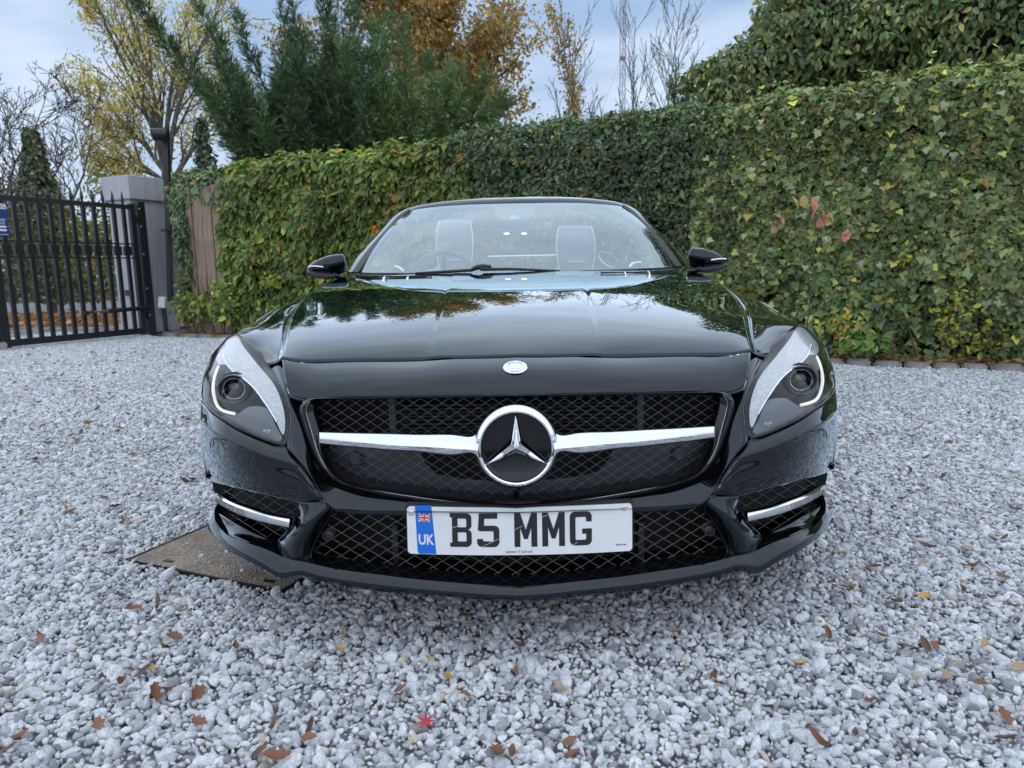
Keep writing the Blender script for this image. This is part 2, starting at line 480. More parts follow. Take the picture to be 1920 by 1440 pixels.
for k in range(14):
    ic = gn('GeometryNodeMeshIcoSphere'); ic.inputs['Radius'].default_value = 1.0; ic.inputs['Subdivisions'].default_value = 2 if k % 3 == 0 else 1
    rv = gn('FunctionNodeRandomValue'); rv.data_type = 'FLOAT_VECTOR'; rv.inputs[0].default_value = (-0.48,) * 3; rv.inputs[1].default_value = (0.48,) * 3; rv.inputs['Seed'].default_value = 11 + k
    spn = gn('GeometryNodeSetPosition'); gl_(ic.outputs['Mesh'], spn.inputs['Geometry']); gl_(rv.outputs[0], spn.inputs['Offset'])
    ch = gn('GeometryNodeConvexHull'); gl_(spn.outputs[0], ch.inputs[0])
    ss = gn('GeometryNodeSubdivisionSurface'); ss.inputs['Level'].default_value = 1; ss.inputs['Edge Crease'].default_value = 0.90; gl_(ch.outputs[0], ss.inputs[0])
    sm = gn('GeometryNodeSetMaterial'); sm.inputs['Material'].default_value = M_stone; gl_(ss.outputs[0], sm.inputs[0])
    ssm = gn('GeometryNodeSetShadeSmooth'); ssm.inputs['Shade Smooth'].default_value = False; gl_(sm.outputs[0], ssm.inputs[0])
    gl_(ssm.outputs[0], g2i.inputs[0])
iop = gn('GeometryNodeInstanceOnPoints'); iop.inputs['Pick Instance'].default_value = True
gl_(gi.outputs[0], iop.inputs['Points']); gl_(g2i.outputs[0], iop.inputs['Instance'])
def na(name, typ):
    a = gn('GeometryNodeInputNamedAttribute'); a.data_type = typ; a.inputs['Name'].default_value = name; return a.outputs['Attribute']
gl_(na('idx', 'INT'), iop.inputs['Instance Index']); gl_(na('scl', 'FLOAT_VECTOR'), iop.inputs['Scale'])
er = gn('FunctionNodeEulerToRotation'); gl_(na('rot', 'FLOAT_VECTOR'), er.inputs[0]); gl_(er.outputs[0], iop.inputs['Rotation'])
gl_(iop.outputs[0], go.inputs[0])
md = gso.modifiers.new('stones', 'NODES'); md.node_group = ngp

# ---- slab let into the gravel at the car's front corner
M_ = Mt('exposed_aggregate')
v = M_.coords('Object'); vo = M_.n('ShaderNodeTexVoronoi', Scale=150.0); M_.l(v, vo.inputs['Vector']); n1 = M_.noise(v, 8, 4); n3 = M_.noise(v, 75, 6, 0.7)
c = M_.ramp(n3, [(0.3, (0.12, 0.095, 0.07)), (0.5, (0.30, 0.245, 0.19)), (0.72, (0.60, 0.52, 0.43))])
c = M_.mix(0.5, c, M_.ramp(n1, [(0.3, (0.10, 0.08, 0.06)), (0.7, (0.36, 0.30, 0.24))]))
M_agg = M_.surf(M_.pbr(c, 0.85, 0, M_.bump(vo.outputs['Distance'], 0.9, 0.006)))
M_steel = simple('dark_steel_edge', (0.03, 0.03, 0.032), 0.5, 0.6)
slab_o = empty('inspection_cover', (*_a, 0))
tag(slab_o, 'brown exposed-aggregate access cover let into the gravel under the car corner', 'access cover')
sp_l = [(p - _a) for p in map(np.array, SLAB)]
def sl_box(name, poly, z0, z1, mat):
    mb = MB(); n = len(poly)
    mb.add([(p[0], p[1], z0) for p in poly] + [(p[0], p[1], z1) for p in poly], [tuple(range(n, 2 * n)), tuple(range(n))] + [(i, (i + 1) % n, n + (i + 1) % n, n + i) for i in range(n)])
    return mb.obj(name, mat, slab_o)
ctr = sum(sp_l) / 4
sl_box('concrete_fill', [ctr + (p - ctr) * 0.985 for p in sp_l], -0.03, 0.003, M_agg)
for i in range(4):
    a, b = sp_l[i], sp_l[(i + 1) % 4]; nrm = ctr - (a + b) / 2; nrm = nrm / np.linalg.norm(nrm)
    sl_box('steel_edge', [a, b, b + nrm * 0.006, a + nrm * 0.006], -0.03, 0.006, M_steel)
for q in (0.12, 0.52):
    p = _d * q + _n * 0.035
    sl_box('lifting_slot', [p, p + _d * 0.035, p + _d * 0.035 + _n * 0.014, p + _n * 0.014], 0.002, 0.0048, M_steel)

# ---- kerb of long stone setts between drive and hedge
M_ = Mt('kerb_stone')
v = M_.coords('Object'); n1 = M_.noise(v, 6, 6); n2 = M_.noise(v, 60, 5)
c = M_.ramp(n1, [(0.25, (0.10, 0.095, 0.085)), (0.5, (0.20, 0.19, 0.175)), (0.75, (0.30, 0.285, 0.26))])
M_kerb = M_.surf(M_.pbr(c, 0.85, 0, M_.bump(n2, 0.5, 0.01)))
kerb = empty('kerb', (*hp(0), 0)); tag(kerb, kind='structure')
t = -0.35
while t < 12.5:
    ln = rng.uniform(0.26, 0.42) if t < 7.5 else rng.uniform(0.20, 0.27)
    a = hp(t + ln / 2, 0.07) - hp(0)
    bmk = bmesh.new(); bmesh.ops.create_cube(bmk, size=1.0)
    bmesh.ops.scale(bmk, verts=bmk.verts, vec=(ln - 0.018, 0.115, 0.12))
    bmesh.ops.bevel(bmk, geom=bmk.edges[:], offset=0.018, segments=2, affect='EDGES')
    for vv in bmk.verts: vv.co += Vector(rng.normal(0, 0.003, 3))
    mk = bpy.data.meshes.new('kerb_stone'); bmk.to_mesh(mk); bmk.free(); mk.materials.append(M_kerb)
    for pl in mk.polygons: pl.use_smooth = True
    o = bpy.data.objects.new('kerb_stone', mk); COL.objects.link(o); o.parent = kerb
    o.location = (a[0], a[1], rng.normal(-0.012, 0.006)); o.rotation_euler = (rng.normal(0, 0.04), rng.normal(0, 0.02), math.atan2(HD[1], HD[0]) + rng.normal(0, 0.02))
    t += ln
bed = [hp(-0.4, 0.12), hp(13, 0.12), hp(13, 2.2), hp(-0.4, 2.2)]
tag(mesh_obj('hedge_bed', [(p[0], p[1], 0.012) for p in bed], [(0, 1, 2, 3)], M_soil, smooth=False), kind='structure')

# ---- beyond the gate: cobbled apron, leafy bank, lane and its verge
M_ = Mt('lane_asphalt'); v = M_.coords('Object'); n1 = M_.noise(v, 1.2, 4); n2 = M_.noise(v, 160, 3)
c = M_.ramp(n1, [(0.3, (0.13, 0.132, 0.14)), (0.7, (0.19, 0.19, 0.20))])
M_lane = M_.surf(M_.pbr(c, 0.85, 0, M_.bump(n2, 0.3, 0.01)))
M_ = Mt('cobbles'); v = M_.coords('Object', (1, 1, 1)); vo = M_.n('ShaderNodeTexVoronoi', Scale=7.0); M_.l(v, vo.inputs['Vector'])
c = M_.ramp(vo.outputs['Distance'], [(0.0, (0.34, 0.34, 0.35)), (0.45, (0.22, 0.22, 0.22)), (0.6, (0.07, 0.065, 0.06))])
M_cob = M_.surf(M_.pbr(c, 0.8, 0, M_.bump(vo.outputs['Distance'], 0.9, -0.04)))
def sheet(name, pts, z, mat, label=None):
    return tag(mesh_obj(name, [(x, y, z) for x, y in pts], [tuple(range(len(pts)))], mat, smooth=False), kind='structure')
sheet('apron', [(-16, 8.5), (-7.0, 9.2), (-6.1, 11.4), (-5.5, 13.2), (-16, 13.2)], -0.012, M_cob)
sheet('lane', [(-60, 17.6), (30, 17.6), (30, 26.5), (-60, 28.5)], -0.010, M_lane)
# ================================================================== vegetation
def leaf_mat(name, rough=0.5, trans=0.25, spec=0.4):
    M = Mt(name); a = M.n('ShaderNodeAttribute', attribute_name='tint')
    v = M.coords('Object'); nn = M.noise(v, 1.1, 3)
    c = M.mix(1.0, a.outputs['Color'], M.ramp(nn, [(0.3, (0.78, 0.78, 0.78)), (0.7, (1.18, 1.18, 1.18))]), 'MULTIPLY')
    p = M.pbr(c, rough, 0, None, spec)
    tr = M.n('ShaderNodeBsdfTranslucent'); M.l(c, tr.inputs['Color'])
    ms = M.n('ShaderNodeMixShader'); ms.inputs[0].default_value = trans; M.l(p, ms.inputs[1]); M.l(tr.outputs[0], ms.inputs[2])
    return M.surf(ms.outputs[0])
M_ivy = leaf_mat('ivy_leaf', 0.42, 0.2, 0.5); M_leaf = leaf_mat('hedge_leaf', 0.45, 0.22, 0.45); M_needle = leaf_mat('conifer_spray', 0.7, 0.15, 0.08); M_autumn = leaf_mat('autumn_leaf', 0.6, 0.35, 0.3)
M_ = Mt('bark'); v = M_.coords('Object', (1, 1, 0.3)); n1 = M_.noise(v, 14, 5)
M_bark = M_.surf(M_.pbr(M_.ramp(n1, [(0.3, (0.075, 0.066, 0.055)), (0.7, (0.19, 0.175, 0.15))]), 0.9, 0, M_.bump(n1, 0.5, 0.02)))
M_twig = simple('twig_bark', (0.095, 0.07, 0.062), 0.85, var=0.3, scale=8)
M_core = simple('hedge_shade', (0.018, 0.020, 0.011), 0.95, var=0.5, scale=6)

def fan(outline, fold=0.10, curl=0.0):
    o = np.array(outline, float); n = len(o)
    V = np.zeros((n + 1, 3)); V[0] = (0, 0.4, 0); V[1:, :2] = o
    V[1:, 2] = fold * np.abs(o[:, 0]) - curl * (o[:, 1] - 0.3) ** 2
    return V, np.array([(0, 1 + i, 1 + (i + 1) % n) for i in range(n)])
T_IVY = fan([(0.0, 0.06), (0.34, -0.04), (0.52, 0.30), (0.30, 0.48), (0.0, 1.0), (-0.30, 0.48), (-0.52, 0.30), (-0.34, -0.04)], 0.16, 0.15)
T_OVAL = (np.array([(0, 0, 0), (0.24, 0.28, 0.07), (0.22, 0.64, 0.06), (0, 1.0, -0.08), (-0.22, 0.64, 0.06), (-0.24, 0.28, 0.07)], float), np.array([(0, 1, 2), (0, 2, 3), (0, 3, 4), (0, 4, 5)]))
T_LANCE = (np.array([(0, 0, 0), (0.15, 0.30, 0.05), (0.14, 0.62, 0.04), (0, 1.0, -0.12), (-0.14, 0.62, 0.04), (-0.15, 0.30, 0.05)], float), np.array([(0, 1, 2), (0, 2, 3), (0, 3, 4), (0, 4, 5)]))
T_FAR = (np.array([(0, 0, 0), (0.36, 0.45, 0.08), (0, 1.0, -0.05), (-0.36, 0.5, 0.08)], float), np.array([(0, 1, 2), (0, 2, 3)]))
T_CLUS = (np.array([(0, 0, 0), (0.3, 0.35, 0.1), (0.05, 0.9, 0), (-0.3, 0.5, -0.1), (-0.5, 0.1, 0.1), (0.45, -0.1, -0.1), (0.1, -0.4, 0.1)], float), np.array([(0, 1, 2), (0, 3, 4), (0, 5, 6)]))

def unit(a): return a / np.maximum(np.linalg.norm(a, axis=1, keepdims=True), 1e-9)
def leaf_arrays(pos, nrm, tip, size, tmpl, cols, wid=None):
    V0, F0 = tmpl; n = len(pos)
    Z = unit(nrm); Y = unit(tip - Z * (tip * Z).sum(1, keepdims=True)); X = np.cross(Y, Z)
    s = np.asarray(size).reshape(-1, 1, 1)
    w = np.ones(n) if wid is None else np.asarray(wid)
    V = (X[:, None] * (V0[None, :, :1] * w[:, None, None]) + Y[:, None] * V0[None, :, 1:2] + Z[:, None] * V0[None, :, 2:3]) * s + pos[:, None]
    F = F0[None] + (np.arange(n) * len(V0))[:, None, None]
    C_ = np.repeat(cols, len(V0), axis=0)
    return V.reshape(-1, 3), F.reshape(-1, 3), C_
def leaf_obj(name, parts, mat, parent, kind='stuff'):
    Vs, Fs, Cs = [], [], []; off = 0
    for V, F, C_ in parts:
        Vs.append(V); Fs.append(F + off); Cs.append(C_); off += len(V)
    return np_obj(name, np.concatenate(Vs), np.concatenate(Fs), mat, parent, False, np.concatenate(Cs), kind)
def pick(pal, n, jit=0.18):
    "pal: list of (weight, rgb)"
    w = np.array([p[0] for p in pal], float); c = np.array([p[1] for p in pal], float)
    k = rng.choice(len(pal), n, p=w / w.sum())
    return np.clip(1.42 * c[k] * rng.normal(1, jit, (n, 1)) * rng.normal(1, 0.06, (n, 3)), 0.003, 0.9)
def wob(a, b, seed=0, f=1.0):
    "cheap smooth noise, about -1..1"
    r_ = np.random.default_rng(seed); s = 0
    for k in range(7):
        q = f * (1.3 ** k); an = r_.uniform(0, 6.28); s = s + np.sin(q * (a * math.cos(an) + b * math.sin(an)) * 2.1 + r_.uniform(0, 6.28)) / (1.15 ** k)
    return s / 3.6

def hedge(name, label, t0, t1, H, front, depth, dens_, size, tmpl, pal, mat, seed, zlo=0.05, group='hedges along the drive', bump=0.13, leafjit=0.7, ends=True, sparse_low=0.0, hfun=None, down=0.9, tone=None):
    base = hp((t0 + t1) / 2, front)
    root = empty(name, (base[0], base[1], 0)); tag(root, label, 'hedge', group)
    Lh = t1 - t0; per = H - zlo + depth
    n = int(Lh * per * dens_)
    u = rng.uniform(t0, t1, n); v = rng.uniform(0, per, n)
    Hh = H + (hfun(u) if hfun is not None else 0) + 0.05 * wob(u, u * 0.3, seed + 5, 1.7)
    front_m = v < (H - zlo)
    z = np.where(front_m, zlo + v, 0); back = np.where(front_m, 0.0, v - (H - zlo))
    z = np.where(front_m, z * 1.0, Hh); z = np.where(front_m, zlo + (z - zlo) * (Hh - zlo) / (H - zlo), z)
    # rounded top edge
    rr = 0.28; dz = np.clip((z - (Hh - rr)) / rr, 0, 1); back = back + np.where(front_m, rr * (1 - np.sqrt(np.maximum(0, 1 - dz**2))), rr * 0.55)
    z = np.where(front_m, z, z - 0.10 * np.exp(-(v - (H - zlo)) / 0.12))
    bmp = bump * wob(u, z, seed, 1.0) + 0.07 * wob(u, z, seed + 1, 4.0) + 0.03 * wob(u, z, seed + 2, 11.0)
    lay = np.abs(rng.normal(0, 0.085, n))
    if True:
        kp = ((wob(u, z, seed + 7, 3.2) > -0.62) | (rng.random(n) < 0.25)) & ( rng.random(n) > sparse_low * np.clip(1 - (z - zlo) / 0.7, 0, 1))
        u, z, back, bmp, lay, front_m, dz = (q[kp] for q in (u, z, back, bmp, lay, front_m, dz)); n = len(u)
    bk = front + back + lay - bmp * np.where(front_m, 1, 0.2)
    XY = HL0 + np.outer(u, HD) - np.outer(bk, HN)
    z = z + np.where(front_m, 0, bmp * 0.7 - lay * 0.5) + np.where((rng.random(n) < 0.07) & ((dz > 0.8) | ~front_m), np.abs(rng.normal(0, 0.07, n)), 0)
    pos = np.column_stack([XY, z])
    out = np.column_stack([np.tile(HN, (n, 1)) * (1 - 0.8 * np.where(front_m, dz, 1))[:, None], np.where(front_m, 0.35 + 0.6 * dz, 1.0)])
    nrm = unit(out) + rng.normal(0, leafjit * 0.62, (n, 3))
    tip = rng.normal(0, 0.6, (n, 3)) + np.array([HN[0] * 0.35, HN[1] * 0.35, -down])
    cols = pick(pal, n)
    patch = 1 + 0.22 * wob(u, z, seed + 9, 1.4)
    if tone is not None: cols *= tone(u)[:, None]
    cols *= (patch * (1 + 0.45 * np.where(front_m, dz, 1)))[:, None]  # leaves lightened toward the top: light from above put into their colour
    sz = size * np.clip(rng.lognormal(0, 0.33, n), 0.45, 1.9)
    parts = [leaf_arrays(pos - np.array([0, 0, size * 0.4]), nrm, tip, sz, tmpl, cols)]
    pr = base
    for i, (V, F, C_) in enumerate(parts): parts[i] = (V - np.array([pr[0], pr[1], 0]), F, C_)
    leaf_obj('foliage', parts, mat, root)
    # dark sheet, coloured as the shade in the heart of the hedge
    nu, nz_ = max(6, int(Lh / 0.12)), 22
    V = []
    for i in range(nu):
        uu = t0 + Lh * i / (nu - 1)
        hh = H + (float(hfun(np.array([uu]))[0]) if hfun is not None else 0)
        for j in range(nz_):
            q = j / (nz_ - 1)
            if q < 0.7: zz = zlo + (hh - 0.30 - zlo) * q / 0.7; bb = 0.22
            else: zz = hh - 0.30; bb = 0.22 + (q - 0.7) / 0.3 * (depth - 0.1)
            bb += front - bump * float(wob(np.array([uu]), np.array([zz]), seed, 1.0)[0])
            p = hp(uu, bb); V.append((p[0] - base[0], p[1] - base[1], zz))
    mesh_obj('shade_core', V, grid_faces(nu, nz_), M_core, root)
    # some bare stems showing low down
    mb = MB()
    for k in range(int(Lh * 7)):
        uu = rng.uniform(t0, t1); bb = front + rng.uniform(-0.02, 0.15); p = hp(uu, bb); q = hp(uu + rng.normal(0, 0.12), bb + rng.uniform(-0.05, 0.1)); h_ = rng.uniform(0.5, 1.3)
        pm_ = (p + q) / 2 + rng.normal(0, 0.04, 2)
        mb.tube([(p[0] - base[0], p[1] - base[1], 0), (pm_[0] - base[0], pm_[1] - base[1], h_ / 2), (q[0] - base[0], q[1] - base[1], h_)], [0.010, 0.007, 0.004], 5)
    mb.obj('stems', M_twig, root, True, kind='stuff', fix=False)
    return root

IVY = [(5, (0.106, 0.155, 0.051)), (4, (0.151, 0.196, 0.065)), (3, (0.075, 0.119, 0.048)), (1.4, (0.236, 0.268, 0.077)), (0.9, (0.321, 0.308, 0.085)), (0.25, (0.550, 0.494, 0.085)), (0.25, (0.278, 0.155, 0.060))]
LAUREL = [(5, (0.141, 0.203, 0.048)), (4, (0.200, 0.267, 0.057)), (2.5, (0.083, 0.139, 0.037)), (1.5, (0.304, 0.341, 0.076)), (0.25, (0.550, 0.362, 0.051)), (0.3, (0.375, 0.170, 0.059))]
HOLLY = [(5, (0.071, 0.108, 0.050)), (4, (0.102, 0.140, 0.058)), (3, (0.051, 0.081, 0.040)), (0.8, (0.191, 0.214, 0.090)), (0.3, (0.281, 0.123, 0.066)), (0.1, (0.429, 0.337, 0.050))]
IVYL = [(5, (0.074, 0.117, 0.056)), (4, (0.105, 0.156, 0.068)), (2, (0.158, 0.205, 0.082)), (0.5, (0.294, 0.293, 0.082)), (0.3, (0.421, 0.176, 0.065))]

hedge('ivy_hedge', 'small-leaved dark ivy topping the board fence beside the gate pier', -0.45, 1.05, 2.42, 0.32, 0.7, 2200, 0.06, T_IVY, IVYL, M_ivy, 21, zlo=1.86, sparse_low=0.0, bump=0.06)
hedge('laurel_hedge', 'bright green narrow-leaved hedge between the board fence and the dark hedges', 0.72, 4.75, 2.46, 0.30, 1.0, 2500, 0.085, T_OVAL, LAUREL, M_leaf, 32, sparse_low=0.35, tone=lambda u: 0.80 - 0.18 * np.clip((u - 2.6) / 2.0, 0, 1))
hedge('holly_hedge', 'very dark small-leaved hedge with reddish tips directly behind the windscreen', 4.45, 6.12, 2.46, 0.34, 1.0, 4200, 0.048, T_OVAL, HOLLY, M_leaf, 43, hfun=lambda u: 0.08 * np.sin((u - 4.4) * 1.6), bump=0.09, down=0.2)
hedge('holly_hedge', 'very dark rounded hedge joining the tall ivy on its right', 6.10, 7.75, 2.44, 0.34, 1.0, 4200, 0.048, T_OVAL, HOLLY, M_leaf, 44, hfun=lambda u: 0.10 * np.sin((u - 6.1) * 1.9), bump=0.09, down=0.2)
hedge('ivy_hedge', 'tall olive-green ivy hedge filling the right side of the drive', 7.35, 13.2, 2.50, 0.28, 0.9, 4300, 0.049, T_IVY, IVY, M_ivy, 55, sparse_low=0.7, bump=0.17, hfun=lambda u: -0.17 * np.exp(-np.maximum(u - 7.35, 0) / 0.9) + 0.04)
hedge('ivy_hedge', 'column of dark ivy climbing between the lamp pole and the boards', -0.16, 0.12, 2.36, 0.26, 0.3, 2200, 0.06, T_IVY, IVYL, M_ivy, 23, zlo=0.55, bump=0.05)

# flowering ivy heads dotted over the tall ivy hedge
def add_leaves(parent, name, pos, nrm, tip, size, tmpl, cols, mat):
    b = np.array(parent.location); leaf_obj(name, [leaf_arrays(pos - b, nrm, tip, size, tmpl, cols)], mat, parent)
def face_pts(t0, t1, z0, z1, n, front, jit=0.05):
    u = rng.uniform(t0, t1, n); z = rng.uniform(z0, z1, n); XY = HL0 + np.outer(u, HD) - np.outer(front + rng.normal(0, jit, n), HN)
    return np.column_stack([XY, z])
big_ivy = [o for o in bpy.data.objects if o.name.startswith('ivy_hedge') and o.get('label', '').startswith('tall')][0]
ncl = 2300
p0 = face_pts(7.6, 13, 0.8, 2.5, ncl, 0.20, 0.06)
pp = (p0[:, None] + rng.normal(0, 0.017, (ncl, 9, 3))).reshape(-1, 3)
add_leaves(big_ivy, 'flower_heads', pp, rng.normal(0, 1, pp.shape), rng.normal(0, 1, pp.shape), rng.uniform(0.010, 0.017, len(pp)), T_CLUS, pick([(3, (0.24, 0.21, 0.08)), (2, (0.18, 0.18, 0.065)), (1, (0.29, 0.22, 0.09))], len(pp)), M_ivy)
# pale variegated and fresh yellow-green leaves
n = 260; pp = face_pts(7.4, 13, 0.4, 2.4, n, 0.14, 0.05)
add_leaves(big_ivy, 'pale_leaves', pp, rng.normal(0, .4, pp.shape) + np.array([*HN, 0.5]), rng.normal(0, .5, pp.shape) + np.array([0, 0, -1.]), rng.uniform(0.045, 0.075, n), T_IVY, pick([(3, (0.20, 0.25, 0.14)), (2, (0.18, 0.24, 0.07)), (1, (0.30, 0.30, 0.07))], n), M_ivy)

def shrub(name, label, cat, c, r_, n, size, tmpl, pal, mat, group=None, stems=5, tipd=(0, 0, -0.3)):
    root = empty(name, (c[0], c[1], 0)); tag(root, label, cat, group)
    d = unit(rng.normal(0, 1, (n, 3))); rad = rng.uniform(0.35, 1, n) ** 0.5
    pos = d * rad[:, None] * np.array(r_) + np.array([0, 0, c[2]])
    leaf_obj('leaves', [leaf_arrays(pos, d * 0.5 + rng.normal(0, 0.6, (n, 3)) + np.array([HN[0] * .6, HN[1] * .6, 0.5]), rng.normal(0, 0.7, (n, 3)) + np.array(tipd), size * np.clip(rng.normal(1, .25, n), .5, 1.6), tmpl, pick(pal, n))], mat, root)
    mb = MB()
    for k in range(stems):
        e = rng.normal(0, 0.6, 3) * np.array(r_) + np.array([0, 0, c[2]])
        mb.tube([(rng.normal(0, .02), rng.normal(0, .02), 0), tuple(e * np.array([.5, .5, .55])), tuple(e)], [0.008, 0.006, 0.003], 5)
    mb.obj('stems', M_twig, root, True, kind='stuff', fix=False)
    return root
# sprays that stand out of the hedge foot
YEL = [(3, (0.30, 0.28, 0.04)), (3, (0.18, 0.22, 0.04)), (1, (0.40, 0.28, 0.03))]
def hz(px, py, back=0.0):
    "point on the hedge face under a pixel"
    d = ray(px, py); n_ = Vector((HN[0], HN[1], 0)); p0_ = Vector((*hp(0, 0.28 + back), 0))
    k = (p0_ - CAM).dot(n_) / d.dot(n_); return CAM + d * k
for (px, py, rx, rz, n, pal, lab) in ((1835, 598, .40, .30, 300, YEL, 'yellow-green leafy shrub low in the ivy hedge at the far right'),
                                  (1575, 610, .10, .12, 70, YEL, 'small yellow-leaved sprig low in the ivy hedge beside the headlight'),
                                  (515, 525, .22, .10, 120, YEL, 'yellow-leaved spray low in the bright green hedge beside the fence'),
                                  (1690, 480, .10, .10, 30, YEL, 'few bright yellow leaves in the middle of the tall ivy hedge')):
    p = hz(px, py, -0.10); shrub('yellow_shrub', lab, 'shrub', p, (rx, .12, rz), n, 0.05, T_OVAL, pal, M_leaf, stems=1)
for (px, py, rx, rz, n, lab) in ((420, 565, .32, .28, 420, 'low green leafy bush at the foot of the board fence'), (360, 575, .30, .20, 260, 'broad-leaved green weed clump beside the gate pier'),
                                 (1620, 640, .22, .12, 110, 'broad-leaved weed growing behind the kerb right of the car'), (520, 600, .30, .2, 200, 'low leafy growth at the foot of the bright green hedge')):
    p = hz(px, py, -0.16); shrub('leafy_bush', lab, 'bush', p, (rx, .16, rz), n, 0.085, T_OVAL, LAUREL, M_leaf)
p = hz(705, 430, -0.12); shrub('orange_sprig', 'orange-leaved sprig in the bright green hedge left of the windscreen', 'sprig', p, (.06, .05, .06), 16, 0.07, T_OVAL, [(1, (0.48, 0.19, 0.02))], M_autumn, stems=1)
p = hz(1385, 560, -0.10); shrub('orange_sprig', 'rusty-leaved sprig low behind the right door mirror', 'sprig', p, (.18, .08, .12), 130, 0.045, T_OVAL, [(1, (0.30, 0.12, 0.03)), (1, (0.22, 0.16, 0.03))], M_autumn, stems=3)
# pink-leaved sapling: each leaf is big enough to pick out
sap_c = hz(1530, 430, -0.22)
sap = empty('pink_sapling', (sap_c.x, sap_c.y, 0)); tag(sap, 'slender sapling with pink and yellow-green drooping leaves in the ivy', 'sapling')
mb = MB(); foot = hz(1510, 640, -0.2) - Vector((sap_c.x, sap_c.y, 0)); topp = hz(1530, 400, -0.2) - Vector((sap_c.x, sap_c.y, 0))
mb.tube([foot, foot.lerp(topp, .5) + Vector((0.02, 0, 0)), topp], [0.006, 0.005, 0.003], 6); mb.obj('stem', M_twig, sap, True)
M_pink = simple('pink_leaf', (0.66, 0.26, 0.20), 0.5, var=0.25, scale=9); M_pinky = simple('yellow_pink_leaf', (0.58, 0.43, 0.17), 0.5, var=0.25, scale=9)
lm = {}
for mt_ in (M_pink, M_pinky):
    lm[mt_.name] = mesh_data('leaf', T_OVAL[0] * np.array([1.25, 1, 1]), T_OVAL[1], mt_, smooth=False)
for px, py, s_, k in ((1502, 395, .10, 1), (1530, 405, .11, 0), (1520, 418, .11, 0), (1545, 428, .10, 0), (1555, 424, .10, 1), (1562, 428, .10, 1), (1515, 408, .10, 0), (1448, 436, .08, 0), (1458, 436, .09, 0), (1452, 446, .08, 1), (1465, 436, .08, 0),
                      (1574, 458, .09, 0), (1582, 462, .10, 0), (1535, 436, .09, 0), (1497, 400, .11, 1), (1508, 398, .10, 1), (1549, 432, .09, 1), (1468, 430, .07, 0)):
    p = hz(px, py - 8, -0.24) - Vector((sap_c.x, sap_c.y, 0))
    o = bpy.data.objects.new('leaf', lm['pink_leaf' if k == 0 else 'yellow_pink_leaf']); COL.objects.link(o); o.parent = sap
    o.location = p; o.scale = (s_ * 1.2,) * 3; o.rotation_euler = (RAD(-75 + rng.normal(0, 20)) + math.pi, rng.normal(0, 0.5), rng.normal(0, 0.6) + 0.45)

# ---- trees --------------------------------------------------------
def grow(base, direction, length, radius, levels, kids, spread, up, rs, wig=0.10, ratio=0.62, start=0.25, segs=6, shape=None):
    "returns list of (polyline, radii, level)"
    out = []
    def rec(p, d, ln, r_, lv):
        pts = [p]; rad = [r_]; dirs = [d]; q = p.copy(); dd = d.copy()
        for k in range(segs):
            dd = dd + rs.normal(0, wig, 3) + np.array([0, 0, up * (0.5 if lv == 0 else 1)]); dd /= np.linalg.norm(dd)
            q = q + dd * ln / segs; pts.append(q.copy()); rad.append(r_ * (1 - 0.85 * (k + 1) / segs)); dirs.append(dd.copy())
        out.append((pts, rad, lv))
        if lv >= levels: return
        nk = kids[lv]
        for k in range(nk):
            f = start + (1 - start) * (k + rs.random()) / nk; f = min(f, 0.98)
            i = min(int(f * segs), segs - 1); w = f * segs - i
            pp_ = pts[i] * (1 - w) + pts[i + 1] * w; ax_ = dirs[i]
            rv_ = rs.normal(0, 1, 3); rv_ -= ax_ * rv_.dot(ax_); rv_ /= np.linalg.norm(rv_)
            an = spread[lv] * rs.uniform(0.7, 1.25)
            nd = ax_ * math.cos(an) + rv_ * math.sin(an)
            ll = ln * ratio * rs.uniform(0.7, 1.15) * (1.05 - 0.5 * f)
            if shape and lv == 0: ll *= shape(f)
            rec(pp_, nd, ll, max(rad[i] * 0.6, 0.004), lv + 1)
    rec(np.array(base, float), np.array(direction, float) / np.linalg.norm(direction), length, radius, 0)
    return out
def wood(br, origin, minr=0.004):
    mb = MB(); og = np.array(origin)
    for pts, rad, lv in br:
        mb.tube([tuple(p - og) for p in pts], [max(r_, minr * (0.6 if k == len(rad) - 1 else 1)) for k, r_ in enumerate(rad)], 8 if lv == 0 else (5 if lv == 1 else 3), cap=False)
    return mb
def tips(br, lvmin, n, spreadr, rs, fr=0.2):
    "random points along the fine branches"
    pl = [(p, lv) for p, r_, lv in br if lv >= lvmin]
    idx = rs.integers(0, len(pl), n); out = np.zeros((n, 3)); dr = np.zeros((n, 3))
    for i, k in enumerate(idx):
        pts = pl[k][0]; f = rs.uniform(fr, 1) * (len(pts) - 1); j = min(int(f), len(pts) - 2); w = f - j
        out[i] = pts[j] * (1 - w) + pts[j + 1] * w; dr[i] = pts[j + 1] - pts[j]
    return out + rs.normal(0, spreadr, (n, 3)), unit(dr)
